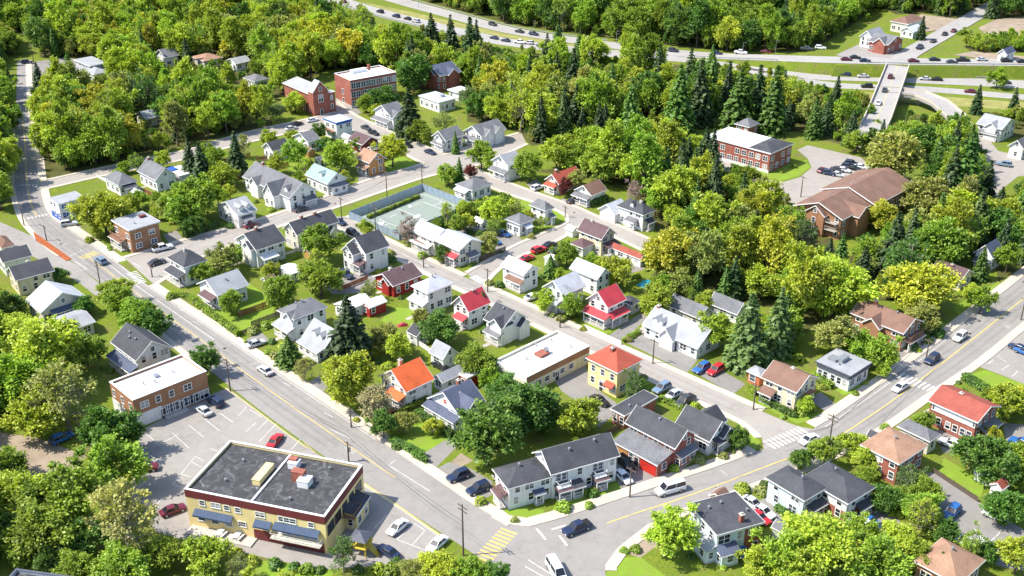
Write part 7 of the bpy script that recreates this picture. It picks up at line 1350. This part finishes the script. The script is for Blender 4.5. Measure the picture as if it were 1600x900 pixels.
ng = bpy.data.node_groups.new('woodland', 'GeometryNodeTree'); ng.interface.new_socket('Geometry', in_out='INPUT', socket_type='NodeSocketGeometry'); ng.interface.new_socket('Geometry', in_out='OUTPUT', socket_type='NodeSocketGeometry')
gi, go = ng.nodes.new('NodeGroupInput'), ng.nodes.new('NodeGroupOutput'); ci = ng.nodes.new('GeometryNodeCollectionInfo'); ci.inputs[0].default_value = wood_col; ci.inputs['Separate Children'].default_value = True; ci.inputs['Reset Children'].default_value = True
ip = ng.nodes.new('GeometryNodeInstanceOnPoints'); ip.inputs['Pick Instance'].default_value = True
def na(name, typ):
    n = ng.nodes.new('GeometryNodeInputNamedAttribute'); n.data_type = typ; n.inputs[0].default_value = name; return n.outputs[0]
er = ng.nodes.new('FunctionNodeEulerToRotation')
ng.links.new(gi.outputs[0], ip.inputs['Points']); ng.links.new(ci.outputs[0], ip.inputs['Instance']); ng.links.new(na('idx', 'INT'), ip.inputs['Instance Index']); ng.links.new(na('rot', 'FLOAT_VECTOR'), er.inputs[0]); ng.links.new(er.outputs[0], ip.inputs['Rotation']); ng.links.new(na('scl', 'FLOAT_VECTOR'), ip.inputs['Scale']); ng.links.new(ip.outputs[0], go.inputs[0])
wood.modifiers.new('woodland', 'NODES').node_group = ng
print('TREES solo', len(solo) + len(BL) + len(CF), 'mass', len(mass))

# ------------------------------------------------------------------ hedges and shrubs
def hedge_mesh(L, w, h, seed):
    r = np.random.default_rng(seed); n = int((L * h * 2 + L * w + 2 * w * h) * 16); f = r.random(n); C = np.stack([r.uniform(0, L, n), r.uniform(-w / 2, w / 2, n), r.uniform(.1, h, n)], 1); N = r.normal(0, .35, (n, 3)); N[:, 2] += .5
    a = f < .4; b = (f >= .4) & (f < .7); c = (f >= .7) & (f < .95); d = f >= .95
    C[a, 2] = h + r.normal(0, .06, a.sum()); N[a, 2] += 1; C[b, 1] = -w / 2 + r.normal(0, .05, b.sum()); N[b, 1] -= 1; C[c, 1] = w / 2 + r.normal(0, .05, c.sum()); N[c, 1] += 1; C[d, 0] = r.choice([0, L], d.sum()); 
    lv = leafquads(C, N, .34, r, 1.2); me = mesh_from(lv, np.arange(len(lv)).reshape(-1, 4), 'foliage', [M_LEAF], var=np.clip(.5 + .25 * np.sin(C[:, 0] * 1.7) + r.normal(0, .2, n), 0, 1)); return me
M_CORE = surf('hedge_wood', (.03, .04, .015), .95, .3)
HED = [((300, 470), (374, 526), 1.3, 1.4, 'm'), ((384, 533), (384, 534), .5, .5, 'm'), ((610, 690), (662, 716), 1.2, 1.3, 'd'), ((652, 648), (706, 684), 1.3, 1.4, 'd'), ((1188, 626), (1236, 650), 1.1, 1.2, 'd'), ((1505, 592), (1560, 626), 1.6, 1.6, 'd'), ((288, 372), (336, 355), 2.0, 1.9, 'd'), ((1212, 796), (1240, 816), 1.1, 1.2, 'd'), ((622, 650), (668, 625), 1.0, 1.2, 'm'), ((752, 522), (770, 508), .9, 1.0, 'd'), ((1030, 624), (1078, 646), .9, 1.0, 'm'),
 ((575, 342), (655, 309), 1.0, 1.0, 'm'), ((920, 322), (948, 314), 1.8, 2.0, 'd'), ((1168, 610), (1182, 618), 1.1, 1.1, 'm'), ((875, 505), (905, 488), .9, .9, 'm'), ((1270, 590), (1300, 608), 1.3, 1.3, 'm'), ((972, 535), (1000, 520), .9, .8, 'm'), ((560, 420), (575, 414), .9, .9, 'd'), ((645, 712), (668, 724), .9, 1.1, 'd'), ((280, 462), (300, 470), 1.1, 1.3, 'm')]
for k, (a, c, w, h, tint) in enumerate(HED):
    A, B = Vector(P(*a)), Vector(P(*c)); d = B - A; L = max(1.2, d.length); t = thing('hedge', '', 'hedge', (A.x, A.y, 0), math.atan2(d.y, d.x), 'clipped garden hedges')
    link('foliage', hedge_mesh(L, w, h, k), t, color=vary(TINT[tint])); link('stems', MB().box(.15, -w / 2 + .15, -.1, L - .15, w / 2 - .15, h - .12).mesh('stems', M_CORE), t); later(t, '%s clipped hedge' % TWORD[tint], *to_px((A.x + B.x) / 2, (A.y + B.y) / 2, .7))
def shrub_mesh(seed):
    r = np.random.default_rng(seed); n = 260; d = r.normal(size=(n, 3)); d[:, 2] = np.abs(d[:, 2]) - .15; d /= np.linalg.norm(d, axis=1)[:, None]; C = d * [1, 1, 1.05] * r.uniform(.72, 1.05, n)[:, None]; C[:, 2] += .25
    a = np.arctan2(d[:, 1], d[:, 0]); C[:, :2] *= (1 + .15 * np.sin(3 * a + seed))[:, None]; lv = leafquads(C, d + [0, 0, .4] + r.normal(0, .3, (n, 3)), .3, r, 1.2)
    return mesh_from(lv, np.arange(len(lv)).reshape(-1, 4), 'foliage', [M_LEAF], var=np.clip(r.normal(.5, .25, n), 0, 1))
SHR = [shrub_mesh(i) for i in range(4)]; STEM = MB().tube((0, 0, -.05), (0, 0, .7), .35, .55, 7).mesh('stems', M_CORE)
def shrub(x, y, r, tint, desc=None):
    t = thing('shrub', '', 'shrub', (x, y, 0), tr.uniform(0, 6.28), 'garden shrubs'); t.scale = (r, r, r * tr.uniform(.8, 1.1)); link('foliage', tr.choice(SHR), t, color=vary(TINT[tint])); link('stems', STEM, t); later(t, '%s %s shrub' % ('round' if r < .9 else 'big rounded', TWORD[tint]), *to_px(x, y, .6))
SH = [(118, 480, 2), (383, 545, 1.2), (405, 562, 1.4), (420, 552, 1.0), (430, 558, 1.3), (396, 520, 1.5), (415, 512, 1.3), (850, 745, .9), (895, 770, .9), (928, 769, .9), (1053, 735, 1.0), (1078, 720, 1.2), (1093, 722, 1.2), (1240, 650, .9), (1253, 648, 1.0), (1265, 640, 1.3), (778, 793, 1.0), (792, 800, .9), (751, 787, 1.1), (760, 775, 1.2), (768, 792, .9), (1315, 596, 1.2), (1425, 545, 1.5), (1465, 525, 1.6), (1450, 535, 1.2), (620, 700, 1.1), (660, 722, 1.0), (930, 598, .9), (1005, 592, 1.0), (1020, 590, 1.1), (1100, 628, 1.7), (1085, 640, 1.2), (970, 530, 1.2), (985, 528, 1.0), (1155, 700, .9), (1130, 715, 1.0),
 (395, 880, 1.1), (430, 885, 1.2), (460, 890, 1.0), (480, 893, 1.2), (370, 870, 1.3), (500, 893, .9), (590, 893, 1.2), (610, 895, 1.4), (655, 890, 1.2), (560, 893, 1.0), (620, 880, .9), (975, 862, .8), (300, 330, 1.3), (360, 356, 1.2), (344, 352, 1.0), (565, 440, 1.0), (612, 408, 1.4), (610, 398, 1.2), (660, 402, 1.4), (875, 500, 1.0), (910, 492, 1.2), (765, 445, 1.2), (780, 448, 1.3), (790, 443, 1.0), (560, 290, 1.1), (830, 372, 1.0), (735, 365, 1.0), (1392, 800, 1.3), (1460, 808, 1.6), (1475, 815, 1.4), (1510, 800, .9), (1190, 770, 1.4), (1195, 764, 1.2), (140, 378, 1.2), (1240, 262, 1.0), (1420, 75 + 10, 1.5), (880, 612, .9), (940, 605, .8), (905, 600, .8)]
for px, py, r in SH:
    x, y = P(px, py)
    if not blocked(x, y, .2): shrub(x, y, r, tr.choice('mmdldo'))
for _ in range(420):
    px, py = tr.uniform(260, 1560), tr.uniform(230, 880); x, y = P(px, py)
    if not blocked(x, y, .9) and not near_tree(x, y, 2.5) and tr.random() < .42: shrub(x, y, tr.uniform(.5, 1.5), tr.choice('mmdlol'))
foots = list(FOOT)
for fx, fy, t, hw, hd in foots:                # planting along the house walls
    if not (3.2 < hw < 12 and hd > 2.8) or to_px(fx, fy)[1] < 200 or to_px(fx, fy)[1] > 930: continue
    for _ in range(3):
        if tr.random() < .5: u, v = -hw - tr.uniform(2.6, 3.6), tr.uniform(-hd, hd)
        else: u, v = tr.uniform(-hw, hw), -hd - tr.uniform(.9, 2.6)
        x, y = fx + u * math.cos(t) - v * math.sin(t), fy + u * math.sin(t) + v * math.cos(t)
        if not blocked(x, y, .7): shrub(x, y, tr.uniform(.5, 1.0), tr.choice('mmdlor' if tr.random() < .2 else 'mmdlo'))
# ------------------------------------------------------------------ garden clutter: paths, patios, sheds, yard fences, small trees
M_PAVE = surf('patio_slabs', (.4, .37, .33), .9, .16, .6, fine=4)
gr = random.Random(21); BLOCKS = [W(p) for p in ([(255, 440), (400, 372), (505, 348), (640, 418), (900, 545), (1160, 668), (1180, 700), (1050, 745), (820, 818), (745, 785), (560, 668), (400, 552)], [(560, 345), (735, 330), (880, 335), (735, 430), (620, 378)], [(760, 450), (900, 360), (1010, 400), (1090, 480), (1190, 540), (1270, 600), (1320, 625), (1260, 660), (1040, 570)], [(110, 340), (170, 275), (300, 255), (500, 205), (650, 258), (400, 340), (210, 400)], [(1100, 790), (1280, 725), (1450, 625), (1600, 620), (1600, 900), (1180, 900)])]
def in_block(x, y): return any(in_poly(x, y, q) for q in BLOCKS)
for k, (fx, fy, t, hw, hd) in enumerate(foots):
    if not (3.0 < hw < 9 and 2.5 < hd < 9) or not in_block(fx, fy): continue
    e = gr.uniform(-.5, .5) * hd; L_ = gr.uniform(3.5, 5.5); A_ = -hw - L_; w_ = .55
    q = [(A_, e - w_), (-hw - .1, e - w_), (-hw - .1, e + w_), (A_, e + w_)]; pw = [(fx + u * math.cos(t) - v * math.sin(t), fy + u * math.sin(t) + v * math.cos(t)) for u, v in q]
    if not any(in_poly(*p, pp) for p in pw for pp in PAVED): area('garden_path', [Vector(p) for p in pw], .008 + .00004 * k, M_PAVE, 0, False)
    u0, v0 = gr.uniform(-hw, 0), hd + .2; q = [(u0, v0), (u0 + gr.uniform(2.5, 4.5), v0), (u0 + 3.2, v0 + gr.uniform(2, 3.5)), (u0, v0 + 2.6)]; pw = [(fx + u * math.cos(t) - v * math.sin(t), fy + u * math.sin(t) + v * math.cos(t)) for u, v in q]
    if not any(in_poly(*p, pp) for p in pw for pp in PAVED) and not any(blocked(*p, 0) for p in pw[2:]): area('patio', [Vector(p) for p in pw], .0075 + .00004 * k, M_PAVE, 0, False)
KEEP.clear()
for pa, pb in ((MID_N, MID_S), (RIGHT_U, RIGHT_D), (CROSS_N, CROSS_S), (LINK_N, LINK_S), (UP_N, UP_S)): keep_px(pa + pb[::-1], 9)
KARR = np.array(KEEP + KEEP3)
def free_spot(m, tries=400):
    for _ in range(tries):
        q = gr.choice(BLOCKS); x, y = gr.uniform(min(p.x for p in q), max(p.x for p in q)), gr.uniform(min(p.y for p in q), max(p.y for p in q))
        if in_poly(x, y, q) and not blocked(x, y, m) and not near_tree(x, y, m * .9): return x, y
    return None
SHEDC = [('white', 'grey'), ('grey', 'dark'), ('tan', 'brown'), ('red', 'grey'), ('white', 'light'), ('ivory', 'brown'), ('pale', 'grey')]; SHW = {'white': 'white', 'grey': 'grey', 'tan': 'tan', 'red': 'red', 'ivory': 'ivory', 'pale': 'pale blue'}
for k in range(20):
    s_ = free_spot(2.4)
    if not s_: continue
    wl, rc = SHEDC[k % 7]; t = thing('garden_shed', '', 'shed', (s_[0], s_[1], 0), math.radians(44 + gr.choice((0, 90))), 'small sheds in the back gardens'); b = block(t, -1.5, -1.2, gr.uniform(2.4, 3.4), gr.uniform(2.0, 2.6), 2.0, 'gable', 'x', .8, wl, rc, .2); put_door(b, 'R', b.w / 2); put_window(b, 'L', b.d / 2, 1.3, .8, .9) if k % 2 else None
    later(t, 'tiny %s garden shed' % SHW[wl], *to_px(s_[0], s_[1], 1)); FOOT.append((s_[0], s_[1], t.rotation_euler[2], 1.7, 1.4))
FMAT = [M_WOOD, M_TRIM, surf('red_cedar', (.28, .12, .06), .8, .2)]
for k in range(22):
    s_ = free_spot(1.2)
    if not s_: continue
    a = math.radians(gr.choice((44, 134))); L_ = 0.0
    while L_ < 11 and not blocked(s_[0] + math.cos(a) * (L_ + .6), s_[1] + math.sin(a) * (L_ + .6), .3): L_ += .5
    if L_ < 3.5: continue
    t = thing('garden_fence', '', 'fence', (s_[0], s_[1], 0), a, 'fences between the gardens'); mt = FMAT[k % 3]; h_ = (1.5, 1.0, 1.6)[k % 3]; sl = cached(('yslat', k % 3), lambda: MB().box(0, -.015, .1, .2, .015, h_).mesh('slat', mt)); n_ = int(L_ / .26)
    for q in range(n_): link('slat', sl, t, (q * L_ / n_, 0, 0))
    for z_ in (.3, h_ - .25): link('rail', MB().box(0, .016, z_, L_, .07, z_ + .09).mesh('rail', mt), t)
    for q in range(int(L_ / 2.2) + 1): link('post', cached(('ypost', k % 3), lambda: MB().box(-.05, .02, -.2, .05, .12, h_ + .08).mesh('post', mt)), t, (q * 2.2, .05, 0))
    later(t, '%s slat garden fence' % ('dark', 'white', 'reddish')[k % 3], *to_px(s_[0] + math.cos(a) * L_ / 2, s_[1] + math.sin(a) * L_ / 2, .6))
for k in range(110):
    s_ = free_spot(1.9)
    if not s_ or hides(s_[0], s_[1], 0, 2.4, 5.5): continue
    tint = gr.choice('mmlldoyr' if k % 9 == 0 else 'mmlldol'); r_ = gr.uniform(1.5, 2.9); plant(s_[0], s_[1], 's' if gr.random() < .15 else 'b', tint, r_ / 5, r_ / 5 * gr.uniform(.9, 1.15), rnd=True, desc='little %s garden tree' % TWORD[tint]); GRID.setdefault((int(s_[0] // 8), int(s_[1] // 8)), []).append((*s_, r_))
for k in range(60):
    s_ = free_spot(.8)
    if s_: shrub(s_[0], s_[1], gr.uniform(.5, 1.2), gr.choice('mmdlolr' if k % 7 == 0 else 'mmdlol'))
settle_labels()
